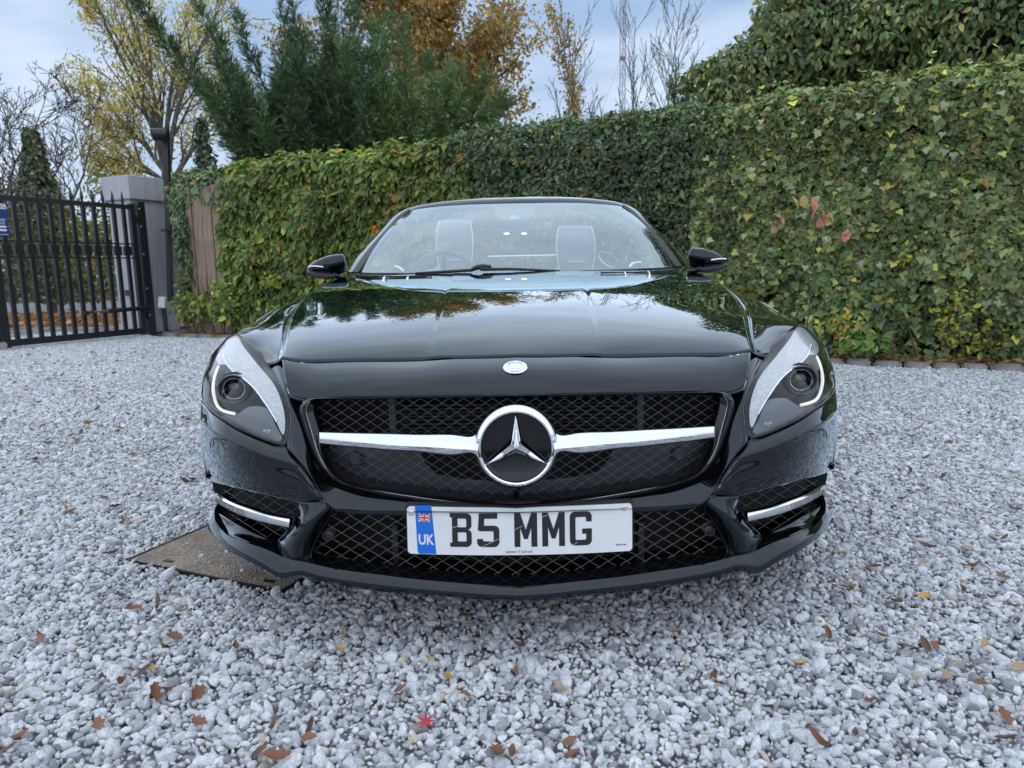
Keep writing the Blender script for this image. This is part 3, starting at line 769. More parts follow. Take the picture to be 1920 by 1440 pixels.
def tree(name, label, px, Y, z0, br_fn, leaf=None, group=None, mat=None, twig_mat=None, cat='tree', minr=0.011, seed=1):
    x = at_y(px, 260, Y).x; rs = np.random.default_rng(seed)
    base = np.array([x, Y, z0]); root = empty(name, base); tag(root, label, cat, group)
    br = br_fn(base, rs)
    tr_ = [b for b in br if b[2] == 0]; lm_ = [b for b in br if b[2] > 0]
    wood(tr_, base, minr).obj('trunk', M_bark, root, True, fix=False)
    if lm_: wood(lm_, base, minr).obj('branches', twig_mat or M_bark, root, True, fix=False, kind='stuff')
    if leaf:
        n, lvmin, sp_, size, tmpl, pal, mt_ = leaf
        P_, D_ = tips(br, lvmin, n, sp_, rs)
        cols = pick(pal, n) * (1 + 0.2 * wob(P_[:, 0], P_[:, 2], seed, 1.2))[:, None]
        leaf_obj('crown', [leaf_arrays(P_ - base, rng.normal(0, 1, (n, 3)) + np.array([0, -0.3, 0.3]), rng.normal(0, .6, (n, 3)) + np.array([0, 0, -0.8]), size * np.clip(rng.normal(1, .25, n), .5, 1.6), tmpl, cols)], mt_, root)
    return root

YELLOW = [(4, (0.56, 0.46, 0.13)), (3, (0.48, 0.41, 0.12)), (2, (0.36, 0.35, 0.10)), (1, (0.58, 0.40, 0.08))]
ORANGE = [(4, (0.35, 0.225, 0.075)), (3, (0.42, 0.275, 0.09)), (3, (0.27, 0.205, 0.07)), (2, (0.19, 0.18, 0.07)), (1, (0.50, 0.33, 0.10))]
tree('yellow_ash_tree', 'open-crowned tree with thin yellow leaves behind the gate pier', 312, 21, 0, lambda b, rs: sum([grow(b, (0, 0, 1), 4.6, 0.16, 0, [0], [0], 0.02, rs)] + [[(p, r_, lv + 1) for p, r_, lv in grow(b + np.array([0, 0, q]), (dx_, rs.normal(0, .25), 1), ln, 0.085, 2, [11, 6], [0.55, 0.6], 0.05, rs, 0.09, 0.50, 0.15)] for q, dx_, ln in ((3.9, 0.02, 5.2), (3.9, -0.35, 5.0), (4.0, 0.32, 4.8), (3.6, -0.6, 4.0), (3.8, 0.12, 5.2), (3.3, -0.95, 3.2), (3.4, 0.7, 3.2), (3.7, -0.18, 5.2), (2.6, -1.3, 2.6))], []),
     (12500, 2, 0.15, 0.125, T_LANCE, YELLOW, M_autumn), seed=5)
tree('oak_tree', 'tall rounded tree in orange-brown autumn leaf behind the dark conifer', 848, 22, 0, lambda b, rs: grow(b, (0, 0, 1), 8.6, 0.22, 3, [26, 9, 5], [1.0, 0.75, 0.7], 0.045, rs, 0.08, 0.46, 0.16, shape=lambda f: 1.2 if f < 0.75 else 1.0),
     (36000, 2, 0.20, 0.115, T_FAR, ORANGE, M_autumn), seed=8)
# bare and near-bare slender trees
BARE = 'bare slender trees on the skyline'
def thin(h, r_=0.06, n1=20, sp_=0.55, ln=0.34): return lambda b, rs: grow(b, (rs.normal(0, .05), 0, 1), h, r_, 2, [n1, 8], [sp_, 0.5], 0.05, rs, 0.035, ln, 0.2, segs=8)
for px, Y, h, lab, sd in ((1050, 26, 8.6, 'bare slender tree just right of the orange-brown tree', 1), (1192, 27, 9.5, 'bare slender tree just right of the radio mast', 2), (1222, 25, 9.2, 'bare forked tree second right of the radio mast', 3), (1262, 26, 8.8, 'bare slender tree left of the small conifer on the skyline', 4), (1142, 28, 6.6, 'bare low tree just left of the radio mast', 6)):
    tree('bare_tree', lab, px, Y, 0, thin(h), None, BARE, twig_mat=M_bark, minr=0.010, seed=20 + sd)
tree('birch_tree', 'narrow tree with sparse orange leaves left of the radio mast', 1100, 24, 0, thin(8.6, 0.07, 24, 0.4, 0.26), (2600, 1, 0.10, 0.09, T_FAR, ORANGE, M_autumn), seed=33, twig_mat=M_bark)
tree('bare_tree', 'bare twiggy branches rising behind the ivy mass at the top', 1440, 14, 0, lambda b, rs: grow(b, (0.05, 0, 1), 6.4, 0.07, 2, [14, 6], [0.7, 0.6], 0.03, rs, 0.07, 0.36, 0.4), None, BARE, minr=0.006, seed=41, twig_mat=M_bark)
# thicket of fine twigs along the skyline behind the hedge
for k, px in enumerate((1120, 1165, 1210, 1245)):
    tree('bare_sapling', ['thin bare sapling at the foot of the birch', 'thin bare sapling in front of the mast', 'thin bare sapling right of the mast', 'thin bare sapling beside the small conifer'][k], px, 20 + k, 0, lambda b, rs: sum([grow(b + np.array([rs.normal(0, .5), 0, 0]), (rs.normal(0, .12), 0, 1), rs.uniform(3.6, 5.0), 0.022, 1, [7], [0.35], 0.04, rs, 0.04, 0.36, 0.3) for _ in range(5)], []), None, 'bare saplings behind the hedge', minr=0.012, seed=50 + k, twig_mat=M_bark)
# left: bare shrub with twiggy crown, ivy-clad trunks, undergrowth beyond the lane
tree('bare_hawthorn', 'bare purple-brown twiggy tree at the far left behind the gate', 20, 19, 0, lambda b, rs: sum([grow(b + np.array([rs.normal(0, .8), rs.normal(0, .3), 1.0]), (rs.normal(0.0, .35), rs.normal(0, .2), 1), rs.uniform(3.4, 5.2), 0.05, 3, [11, 8, 5], [0.7, 0.7, 0.6], 0.02, rs, 0.12, 0.5, 0.15, segs=5) for _ in range(5)], []), None, minr=0.008, seed=60, twig_mat=M_twig)
def ivy_trunk(name, label, px, Y, z0, z1, rad, n, pal=None, lean=0.0, cat='tree', taper=0.35):
    x = at_y(px, 280, Y).x; root = empty(name, (x, Y, 0)); tag(root, label, cat)
    mb = MB(); mb.tube([(0, 0, 0), (lean * .5, 0, z1 / 2), (lean, 0, z1)], [0.12, 0.09, 0.03], 8); mb.obj('trunk', M_bark, root, True)
    q = rng.random(n); z = z0 + (z1 - z0) * q; an = rng.uniform(0, 6.28, n)
    R_ = rad * (1 - (1 - taper) * q ** 1.3) * (1 + 0.35 * wob(z * 2, an, int(px), 1.5)) * np.sqrt(rng.uniform(0.3, 1, n))
    pos = np.column_stack([lean * z / z1 + R_ * np.cos(an), R_ * np.sin(an) * .8, z])
    out = np.column_stack([np.cos(an), np.sin(an), np.full(n, .3)])
    leaf_obj('crown', [leaf_arrays(pos, out + rng.normal(0, .6, (n, 3)), rng.normal(0, .5, (n, 3)) + np.array([0, 0, -1.]), rng.uniform(.08, .14, n), T_FAR, pick(pal or IVYL, n))], M_ivy, root)
    return root
DARKI = [(4, (0.042, 0.069, 0.040)), (3, (0.066, 0.100, 0.046)), (1, (0.190, 0.127, 0.060))]
ivy_trunk('ivy_clad_tree', 'ivy-smothered dark trunk under the bare twigs behind the gate', 62, 17.5, 0.3, 4.35, 0.95, 5200, DARKI, taper=0.12)
ivy_trunk('ivy_clad_tree', 'narrow ivy-clad trunk between the yellow tree and the conifer', 382, 15, 1.2, 4.0, 0.42, 1500, DARKI, taper=0.12)
def thicket(name, label, x0, x1, Y, z0, z1, n, size, pal, mat=None, tm=T_FAR, cat='thicket', dep=0.8, group=None):
    root = empty(name, ((x0 + x1) / 2, Y, 0)); tag(root, label, cat, group)
    u = rng.uniform(x0, x1, n); z = rng.uniform(0, 1, n)
    top = z1 * (1 + 0.22 * wob(u, u * .2, int(Y * 7 + x0), .8)); z = z0 + (top - z0) * z ** 0.85
    yy = Y + 0.35 * wob(u, z, int(Y * 3), 1.2) + np.abs(rng.normal(0, dep * .5, n))
    pos = np.column_stack([u - (x0 + x1) / 2, yy - Y, z])
    leaf_obj('foliage', [leaf_arrays(pos, rng.normal(0, .7, (n, 3)) + np.array([0, -.8, .5]), rng.normal(0, .6, (n, 3)) + np.array([0, 0, -.8]), size * np.clip(rng.normal(1, .25, n), .5, 1.6), tm, pick(pal, n) * (1 + .25 * wob(u, z, 4, 1.0))[:, None])], mat or M_leaf, root)
    return root
MIX = [(4, (0.095, 0.131, 0.042)), (3, (0.161, 0.184, 0.046)), (2, (0.303, 0.263, 0.060)), (1, (0.378, 0.193, 0.053)), (2, (0.053, 0.070, 0.034))]
thicket('undergrowth', 'tangled green and yellow undergrowth across the lane beyond the gate', -34, -9, 29.5, 0.2, 3.4, 15000, 0.24, MIX)
thicket('roadside_shrub', 'leafy yellow-green shrub right behind the gate bars', -9.4, -7.4, 14.6, 0.9, 2.75, 1500, 0.085, [(3, (0.11, 0.13, 0.03)), (2, (0.18, 0.16, 0.035)), (1, (0.06, 0.085, 0.03))], tm=T_OVAL, cat='shrub', dep=.5)
thicket('roadside_shrub', 'dark mixed shrub behind the sign on the gate', -11.8, -9.2, 14.2, 0.8, 2.6, 2600, 0.085, [(3, (0.03, 0.042, 0.028)), (2, (0.06, 0.07, 0.03)), (1, (0.16, 0.11, 0.035))], tm=T_OVAL, cat='shrub', dep=.6)
tag(mesh_obj('verge_bank', [(-60, 26.9, -0.01), (30, 26.0, -0.01), (30, 30, 0.35), (-60, 31, 0.35), (-60, 60, 0.8), (30, 60, 0.8)], [(0, 1, 2, 3), (3, 2, 5, 4)], M_soil, smooth=False), kind='structure')
# drifts of fallen leaves beyond the gate and under the hedges
LITTER = [(4, (0.30, 0.155, 0.065)), (3, (0.38, 0.22, 0.11)), (2, (0.18, 0.09, 0.05)), (1, (0.42, 0.28, 0.12))]
def litter(name, pts, size, zj=0.02, tm=T_FAR):
    n = len(pts); pos = np.column_stack([pts, np.abs(rng.normal(0.012, zj, n))])
    o = leaf_obj(name, [leaf_arrays(pos, rng.normal(0, .35, (n, 3)) + np.array([0, 0, 1.]), rng.normal(0, 1, (n, 3)), size * np.clip(rng.normal(1, .3, n), .5, 1.7), tm, pick(LITTER, n))], M_autumn, None)
    return o
a = np.column_stack([rng.uniform(-16, -5.5, 9000), rng.uniform(13.0, 17.5, 9000)])
tag(litter('fallen_leaf_drift', a, 0.10), 'drift of brown fallen leaves beyond the gate', 'leaf litter', kind='stuff')
u = rng.uniform(-0.3, 12.5, 5200); b_ = np.abs(rng.normal(0.06, 0.10, 5200)) + 0.13
tag(litter('hedge_leaf_litter', HL0 + np.outer(u, HD) - np.outer(b_, HN), 0.065), 'brown leaf litter on the soil behind the kerb', 'leaf litter', kind='stuff')
a = np.column_stack([rng.uniform(-40, -8, 4000), rng.uniform(27, 29, 4000)])
tag(litter('verge_leaf_litter', a, 0.16, 0.05), 'brown leaf litter along the far verge of the lane', 'leaf litter', kind='stuff')

# conifer with long feathery ascending limbs
def conifer(name, label, px, Y, limbs, seed, dens_=1.0, pal=None):
    rs = np.random.default_rng(seed); x = (px - 960) / F_PX * Y
    root = empty(name, (x, Y, 0)); tag(root, label, 'conifer')
    mb = MB(); mb.tube([(0, 0, 0), (0.05, 0, 1.8), (0.0, 0, 3.3)], [0.20, 0.14, 0.05], 8); mb.obj('trunk', M_bark, root, True)
    P_, D_, S_ = [], [], []; lm_ = MB()
    for (x0_, z0_, x1_, y1_, z1_, bul) in limbs:
        a = np.array([x0_, 0, z0_]); b = np.array([x1_, y1_, z1_]); ln = np.linalg.norm(b - a); mid_ = (a + b) / 2 + np.array([0.10 * (x1_ - x0_), 0, -0.16 * ln * (1 if z1_ - z0_ < 4 else .3)])
        tt = np.linspace(0, 1, 14)[:, None]; cv = (1 - tt) ** 2 * a + 2 * tt * (1 - tt) * mid_ + tt ** 2 * b
        lm_.tube([tuple(p) for p in cv], list(np.linspace(0.030, 0.005, 14)), 5, cap=False)
        # side branchlets
        nb_ = int(ln * 30 * dens_)
        for k in range(nb_):
            f = rs.uniform(0.12, 1.0); i = min(int(f * 13), 12); w = f * 13 - i; p = cv[i] * (1 - w) + cv[i + 1] * w
            d = cv[i + 1] - cv[i]; d /= np.linalg.norm(d)
            r_ = rs.normal(0, 1, 3); r_ -= d * r_.dot(d); r_ /= np.linalg.norm(r_)
            nd = d * 0.85 + r_ * rs.uniform(0.35, 0.85) * bul + np.array([0, 0, 0.10]); nd /= np.linalg.norm(nd)
            bl = rs.uniform(0.2, 0.75) * (1.15 - 0.80 * f) * (0.6 + 0.4 * bul)
            m_ = max(3, int(bl / 0.055))
            for j in range(m_):
                q = p + nd * bl * (j + 0.5) / m_
                for _ in range(2):
                    P_.append(q); D_.append(nd * 0.9 + rs.normal(0, 0.32, 3) + np.array([0, 0, 0.05])); S_.append(rs.uniform(0.15, 0.26) * (1 - 0.3 * j / m_))
    lm_.obj('branches', M_twig, root, True, fix=False, kind='stuff')
    P_ = np.array(P_); D_ = np.array(D_); n = len(P_)
    T_SPRAY = (np.array([(0, 0, 0), (0.055, 0.35, 0), (0, 1, 0), (-0.055, 0.35, 0), (0.26, 0.62, 0.05), (-0.26, 0.62, 0.05), (0.03, 0.25, 0), (-0.03, 0.25, 0)], float), np.array([(0, 1, 2), (0, 2, 3), (6, 4, 1), (7, 3, 5)]))
    pal = pal or [(4, (0.050, 0.086, 0.042)), (4, (0.070, 0.115, 0.052)), (2, (0.100, 0.150, 0.064)), (0.4, (0.14, 0.19, 0.08))]
    cols = pick(pal, n) * (1 + 0.25 * wob(P_[:, 0], P_[:, 2], seed, 1.3))[:, None]
    leaf_obj('crown', [leaf_arrays(P_, rs.normal(0, 1, (n, 3)), D_, np.array(S_), T_SPRAY, cols)], M_needle, root)
    return n
def CL(px, py, Y=13.0, c=640):
    p = at_y(px, py, Y); return p.x - (c - 960) / F_PX * Y, p.z
limbs = []
rs_ = np.random.default_rng(3)
targets = [(375, 82, 2.6), (400, 30, 2.9), (385, 140, 2.2), (440, 100, 2.6), (455, 40, 3.0), (470, 60, 3.0), (420, 190, 2.0), (440, 245, 1.8), (540, 30, 3.2), (560, 10, 3.4), (600, 0, 3.4), (620, 5, 3.5), (655, 18, 3.4), (560, 90, 3.0), (500, 140, 2.4), (680, 20, 3.2), (700, 60, 3.0), (730, 10, 3.0), (650, 100, 3.0), (600, 150, 2.5), (540, 200, 2.2), (660, 180, 2.4), (500, 230, 2.0), (720, 150, 2.6), (590, 230, 2.0), (700, 220, 2.0), (640, 240, 2.0), (470, 265, 1.8), (560, 255, 1.9)]
for px, py, zb_ in targets:
    tx, tz = CL(px, py, 13.0); limbs.append((rs_.normal(0, .18) + tx * 0.08, zb_ * 0.75, tx, rs_.normal(-.3, .7), tz, 1.0))
for _ in range(75):
    px, py = rs_.uniform(455, 790), rs_.uniform(70, 285)
    if py < 60 + abs(px - 640) * 0.55: continue
    tx, tz = CL(px, py, 13.0); limbs.append((rs_.normal(0, .18) + tx * 0.25, max(0.8, tz * 0.5 - 0.3), tx, rs_.normal(-.5, .7), tz, 1.0))
conifer('cypress_tree', 'broad dark green cypress with upswept feathery limbs above the hedge', 640, 13, limbs, 4, 1.3)
limbs = []
for px, py, zb_ in [(760, 60, 2.4), (800, 100, 2.2), (840, 120, 2.2), (880, 140, 2.0), (910, 160, 1.9), (940, 175, 1.8), (780, 150, 2), (830, 180, 2), (870, 200, 1.8), (900, 205, 1.7), (950, 200, 1.7), (760, 200, 1.8), (810, 215, 1.7), (740, 110, 2.2), (720, 80, 2.3), (850, 160, 1.9)]:
    tx, tz = CL(px, py, 12.0, 770); limbs.append((rs_.normal(0, .15), zb_ * 0.8, tx, rs_.normal(-.2, .5), tz, 1.0))
conifer('cypress_tree', 'lighter green spreading cypress in front of the orange-brown tree', 770, 12, limbs, 9, 1.5, [(3, (0.09, 0.135, 0.055)), (3, (0.115, 0.165, 0.062)), (2, (0.145, 0.20, 0.075)), (1, (0.065, 0.10, 0.048))])
limbs = [(0, 1.8 + k * .24, rs_.normal(0, .85 - .07 * k), rs_.normal(0, .4), 2.5 + k * .28, 0.8) for k in range(11)]
conifer('small_conifer', 'small dark conifer on the skyline right of the bare trees', 1258, 17, limbs, 12, 0.8)

# mass of tree ivy rising behind the right-hand hedge
im_root = empty('ivy_mass', (5.0, 7.6, 0)); tag(im_root, 'huge dome of flowering tree ivy rising above the right-hand hedge', 'ivy')
Ps, Ns = [], []
for (px, py, Y, rx, ry, rz, n) in ((q[:6] + (int(q[6] * 1.35),)) for q in ((1430, 140, 8.4, .62, .6, .42, 2400), (1560, 80, 8.2, .80, .7, .62, 4200), (1720, 50, 8.0, 1.0, .8, .75, 5600), (1900, 20, 7.6, 1.2, .9, .9, 6200), (1330, 150, 8.6, .34, .3, .16, 520), (1340, 125, 8.5, .22, .2, .07, 170), (1640, -40, 8.3, 1.2, .8, .7, 3800), (1480, 60, 8.4, .45, .4, .36, 1300), (2080, 40, 7.2, 1.2, .9, 1.0, 2600), (1380, 175, 8.3, .4, .4, .2, 700))):
    c_ = np.array(at_y(px, py, Y)); d = unit(rng.normal(0, 1, (n, 3)))
    kb = 1 + 0.20 * wob(d[:, 0] * 3 + px, d[:, 2] * 3, int(px), 1.2)
    Ps.append(c_ + d * np.array([rx, ry, rz]) * (kb * (1 - np.abs(rng.normal(0, .10, n))))[:, None]); Ns.append(d)
P_ = np.concatenate(Ps); N_ = np.concatenate(Ns); n = len(P_); og = np.array(im_root.location)
IVM = [(5, (0.105, 0.157, 0.062)), (4, (0.146, 0.196, 0.073)), (2, (0.075, 0.109, 0.051)), (2, (0.280, 0.273, 0.092)), (0.5, (0.398, 0.326, 0.109))]
leaf_obj('foliage', [leaf_arrays(P_ - og, N_ * .7 + rng.normal(0, .55, (n, 3)) + np.array([0, -.2, .3]), rng.normal(0, .5, (n, 3)) + np.array([0, 0, -1.]), rng.uniform(.06, .10, n), T_OVAL, pick(IVM, n))], M_ivy, im_root)
sel = rng.choice(n, 1500, replace=False)
pp = (P_[sel][:, None] + N_[sel][:, None] * 0.03 + rng.normal(0, .02, (1500, 8, 3))).reshape(-1, 3)
leaf_obj('flower_heads', [leaf_arrays(pp - og, rng.normal(0, 1, pp.shape), rng.normal(0, 1, pp.shape), rng.uniform(.012, .02, len(pp)), T_CLUS, pick([(3, (0.24, 0.21, 0.085)), (2, (0.17, 0.175, 0.07))], len(pp)))], M_ivy, im_root)
for (px, py, Y, rx, ry, rz) in ((1430, 145, 8.4, .52, .5, .34), (1560, 85, 8.2, .68, .6, .5), (1720, 55, 8.0, .86, .7, .62), (1900, 25, 7.6, 1.05, .75, .76), (1640, -35, 8.3, 1.0, .65, .56), (2080, 45, 7.2, 1.05, .75, .85)):  # near-black cores painting the shade deep inside the ivy
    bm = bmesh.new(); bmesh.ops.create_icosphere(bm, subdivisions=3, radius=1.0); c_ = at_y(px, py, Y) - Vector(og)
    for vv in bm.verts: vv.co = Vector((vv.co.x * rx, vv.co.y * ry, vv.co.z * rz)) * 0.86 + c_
    m2 = bpy.data.meshes.new('shade_core'); bm.to_mesh(m2); bm.free(); m2.materials.append(M_core); o = bpy.data.objects.new('shade_core', m2); COL.objects.link(o); o.parent = im_root
mb = MB(); p0_, p1_ = at_y(1795, 112, 7.3) - Vector(og), at_y(1763, 0, 7.3) - Vector(og); mb.tube([p0_, p1_, p1_ * 1.0 + Vector((-.06, 0, .3))], [0.02, 0.017, 0.012], 6); mb.obj('bare_stem', M_twig, im_root, True)

# lattice radio mast far behind
Ym = 85.0; xm = (1168 - 960) / F_PX * Ym * 1.0; mp_ = at_y(1167, 200, Ym); mtp = at_y(1172, -40, Ym)
mast = empty('radio_mast', (mp_.x, Ym, 0)); tag(mast, 'thin lattice radio mast with a red band on the skyline', 'mast')
M_mast = simple('mast_steel', (0.32, 0.33, 0.35), 0.5, 0.5); M_mred = simple('mast_red', (0.50, 0.16, 0.14), 0.5)
hw_ = 0.34; zt_ = mtp.z + 2
for q in range(3):
    an = 2.094 * q + 0.4; mb = MB(); mb.tube([(hw_ * math.cos(an), hw_ * math.sin(an), 0), (hw_ * math.cos(an), hw_ * math.sin(an), zt_)], 0.05, 5); mb.obj('leg', M_mast, mast, True)
mb = MB(); zz = 2.0; k = 0
while zz < zt_ - 1:
    for q in range(3):
        a1, a2 = 2.094 * q + .4, 2.094 * (q + 1) + .4
        mb.tube([(hw_ * math.cos(a1), hw_ * math.sin(a1), zz + (k % 2) * .9), (hw_ * math.cos(a2), hw_ * math.sin(a2), zz + .9 - (k % 2) * .9)], 0.028, 3, cap=False)
    zz += 0.9; k += 1
mb.obj('bracing', M_mast, mast, kind='stuff', fix=False)
zr = at_y(1165, 109, Ym).z; mb = MB(); mb.lathe([(0.36, -0.14), (0.36, 0.14)], (0, 0, zr), (0, 0, 1), 10, close=True); mb.obj('red_band', M_mred, mast)
for q, (dx_, dz_) in enumerate(((-9, 0), (9, 0))):
    mb = MB(); mb.tube([(0, 0, zt_ * .72), (dx_, 3, 0)], 0.02, 3); mb.obj('guy_wire', M_mast, mast)
# ================================================================== gate, pier, pole, fence
M_iron = simple('black_powder_coat', (0.012, 0.013, 0.015), 0.38, 0.0, 0.5)
M_pier = Mt('lilac_render'); v = M_pier.coords('Object'); n1 = M_pier.noise(v, 1.5, 4); n2 = M_pier.noise(v, 120, 3)
n3 = M_pier.noise(M_pier.coords('Object', (6, 6, 0.5)), 2.0, 5)
M_pierm = M_pier.surf(M_pier.pbr(M_pier.mix(1.0, M_pier.ramp(n1, [(0.3, (0.43, 0.425, 0.46)), (0.7, (0.49, 0.485, 0.52))]), M_pier.ramp(n3, [(0.3, (0.80, 0.80, 0.78)), (0.55, (1.0, 1.0, 1.0))]), 'MULTIPLY'), 0.8, 0, M_pier.bump(n2, 0.12, 0.004)))
M_wbox = simple('white_plastic', (0.62, 0.62, 0.58), 0.45)
G_H = Vector((-5.46, 10.66, 0)); G_D = Vector((-0.445, -0.896, 0)).normalized()   # hinge, direction to the free end
G_ANG = math.atan2(G_D.y, G_D.x)
gate = empty('metal_gate', G_H, G_ANG)
tag(gate, 'tall black metal bar gate with spiked tops at the left of the drive', 'gate')
GL = 1.985; ZT, ZB = 1.90, 0.055
def gbox(name, x0, x1, z0, z1, th=0.04, y=0.0, parent=None):
    mb = MB(); mb.box(((x0 + x1) / 2, y, (z0 + z1) / 2), (x1 - x0, th, z1 - z0)); return mb.obj(name, M_iron, parent or gate)
gbox('top_rail', 0.10, GL + 0.4, ZT - 0.06, ZT, 0.045)
gbox('middle_rail', 0.10, GL + 0.4, 1.335, 1.353, 0.04)
gbox('middle_rail', 0.10, GL + 0.4, 1.135, 1.153, 0.04)
gbox('bottom_rail', 0.10, GL, ZB - 0.02, ZB + 0.065, 0.05)
gbox('hinge_stile', 0.02, 0.10, ZB - 0.01, ZT + 0.02, 0.06)
gbox('end_stile', GL - 0.06, GL + 0.08, 0.02, 1.20, 0.06)
sp_b = 0.149
nb = int((GL + 0.35) / sp_b)
bar_me = blk_me = fin_me = None
for k in range(nb):
    x = 0.19 + k * sp_b
    if bar_me is None:
        b = gbox('bar', -0.025, 0.025, ZB + 0.065, ZT - 0.06, 0.038); bar_me = b.data
        mb = MB(); mb.lathe([(0.016, 0), (0.014, 0.03), (0.026, 0.045), (0.022, 0.07), (0.006, 0.17), (0.0001, 0.19)], (0, 0, ZT), (0, 0, 1), 8); f_ = mb.obj('finial', M_iron, b, True, RAD(40)); fin_me = f_.data
        q = gbox('collar', -0.052, 0.052, 1.18, 1.31, 0.046, parent=b); blk_me = q.data
    else:
        b = bpy.data.objects.new('bar', bar_me); COL.objects.link(b); b.parent = gate
        f_ = bpy.data.objects.new('finial', fin_me); COL.objects.link(f_); f_.parent = b
        q = bpy.data.objects.new('collar', blk_me); COL.objects.link(q); q.parent = b
    b.location = (x, 0, 0)
# latch plate and drop bolt at the free end, cover plate on the stile
mb = MB(); mb.lathe([(0.045, -0.01), (0.045, 0.01)], (GL + 0.05, 0.045, 0.06), (0, 1, 0), 24, close=True); mb.obj('stop_wheel', simple('galvanised', (0.45, 0.45, 0.45), 0.5, 0.6), gate, True, RAD(30))
mb = MB(); mb.tube([(GL + 0.055, 0.04, 0.1), (GL + 0.055, 0.04, 0.55)], 0.011, 8); mb.obj('drop_bolt', M_iron, gate, True)
mb = MB(); mb.box((GL + 0.05, 0.04, 1.05), (0.07, 0.02, 0.24)); mb.obj('lock_cover', M_wbox, gate)
# operator arm
mb = MB(); mb.tube([(0.0, 0.10, 0.415), (0.35, 0.085, 0.41), (0.62, 0.07, 0.405)], 0.032, 10); mb.tube([(0.62, 0.07, 0.405), (0.95, 0.06, 0.40)], 0.014, 8); mb.obj('operator_arm', M_iron, gate, True)
mb = MB(); mb.tube([(0.60, 0.07, 0.406), (0.83, 0.062, 0.402)], 0.016, 8); mb.obj('operator_rod', M_satin if 'M_satin' in globals() else simple('bright_rod', (0.4, 0.4, 0.4), 0.3, 1.0), gate, True)
mb = MB(); mb.box((0.93, 0.035, 0.395), (0.05, 0.06, 0.05)); mb.obj('arm_bracket', M_iron, gate)

# hinge post of the gate
post = empty('gate_post', G_H + Vector((0.03, 0.06, 0))); tag(post, 'square black steel post the gate hangs from, against the pier', 'post')
mb = MB(); mb.box((0, 0, 0.97), (0.11, 0.11, 1.96), Matrix.Rotation(G_ANG, 3, 'Z')); mb.obj('shaft', M_iron, post)
for zz in (0.25, 1.65):
    mb = MB(); mb.lathe([(0.03, 0), (0.03, 0.10)], (-0.055, -0.075, zz), (0, 0, 1), 12, close=True); mb.obj('hinge', M_iron, post, True, RAD(30))
for zz in (0.3, 0.7, 1.2, 1.6, 1.85):
    mb = MB(); mb.lathe([(0.010, 0), (0.008, -0.008), (0.0001, -0.009)], (0.035, -0.062, zz), (0.2, 1, 0), 8); mb.obj('bolt', M_wbox, post, True)

# rendered pier
PC = np.array([-5.86, 11.32]); e1 = np.array([-HD[0], -HD[1]]); e2 = -HN
pier = empty('gate_pier', (*PC, 0), math.atan2(HD[1], HD[0])); tag(pier, 'lilac-grey rendered gate pier with a plain square cap', 'pier')
mb = MB(); mb.box((-0.27, 0.32, 1.02), (0.54, 0.64, 2.08)); mb.obj('shaft', M_pierm, pier)
mb = MB(); mb.box((-0.27, 0.32, 2.24), (0.66, 0.74, 0.36)); o = mb.obj('cap', M_pierm, pier)
bv = o.modifiers.new('b', 'BEVEL'); bv.width = 0.012; bv.segments = 2
mb = MB(); mb.box((-0.27, 0.32, 0.05), (0.58, 0.68, 0.12)); mb.obj('plinth', M_pierm, pier)
mb = MB(); mb.box((-0.25, -0.012, 0.62), (0.15, 0.02, 0.09)); mb.obj('name_plate', M_iron, pier)

# tall pole with a lamp head
PB = at_y(320, 565, 10.75); PT = at_y(311, 240, 10.75)
pole = empty('lamp_pole', (PB.x, PB.y, 0)); tag(pole, 'tall square black pole with a small round lamp head on the pier', 'lamp pole')
dx = (PT.x - PB.x) / (PT.z - PB.z)
mb = MB(); R0 = Matrix.Rotation(-dx, 3, 'Y') if False else None
ztop = PT.z; hw = 0.036
V = []
for zz in (PB.z, ztop):
    cx_ = dx * (zz - PB.z); V += [(cx_ - hw, -hw, zz), (cx_ + hw, -hw, zz), (cx_ + hw, hw, zz), (cx_ - hw, hw, zz)]
mb.add(V, [(0, 1, 5, 4), (1, 2, 6, 5), (2, 3, 7, 6), (3, 0, 4, 7), (4, 5, 6, 7), (3, 2, 1, 0)]); mb.obj('shaft', M_iron, pole)
hc = at_y(298, 252, 10.6) - Vector((PB.x, PB.y, 0))
mb = MB(); mb.lathe([(0.02, 0.09), (0.075, 0.085), (0.085, 0.06), (0.085, -0.08), (0.075, -0.095), (0.06, -0.09), (0.055, -0.06), (0.0001, -0.06)], hc, (0.75, 0.5, 0.1), 24); mb.obj('lamp_head', M_iron, pole, True, RAD(35))
mb = MB(); mb.tube([(0.0, -0.03, ztop - 0.06), tuple(hc + Vector((0.06, 0.03, 0)))], 0.03, 8); mb.obj('lamp_arm', M_iron, pole, True)
mb = MB(); pts = [at_y(x, y, 10.62) - Vector((PB.x, PB.y, 0)) for x, y in ((310, 431), (316, 440), (318, 500), (321, 555))]
mb.tube(pts, 0.014, 8); mb.obj('conduit', M_iron, pole, True)
for x, y in ((309, 432), (315, 448), (317, 500)):
    p = at_y(x, y, 10.63) - Vector((PB.x, PB.y, 0)); mb = MB(); mb.box(p, (0.09 if y < 440 else 0.05, 0.05, 0.03)); mb.obj('conduit_clip', M_iron, pole)

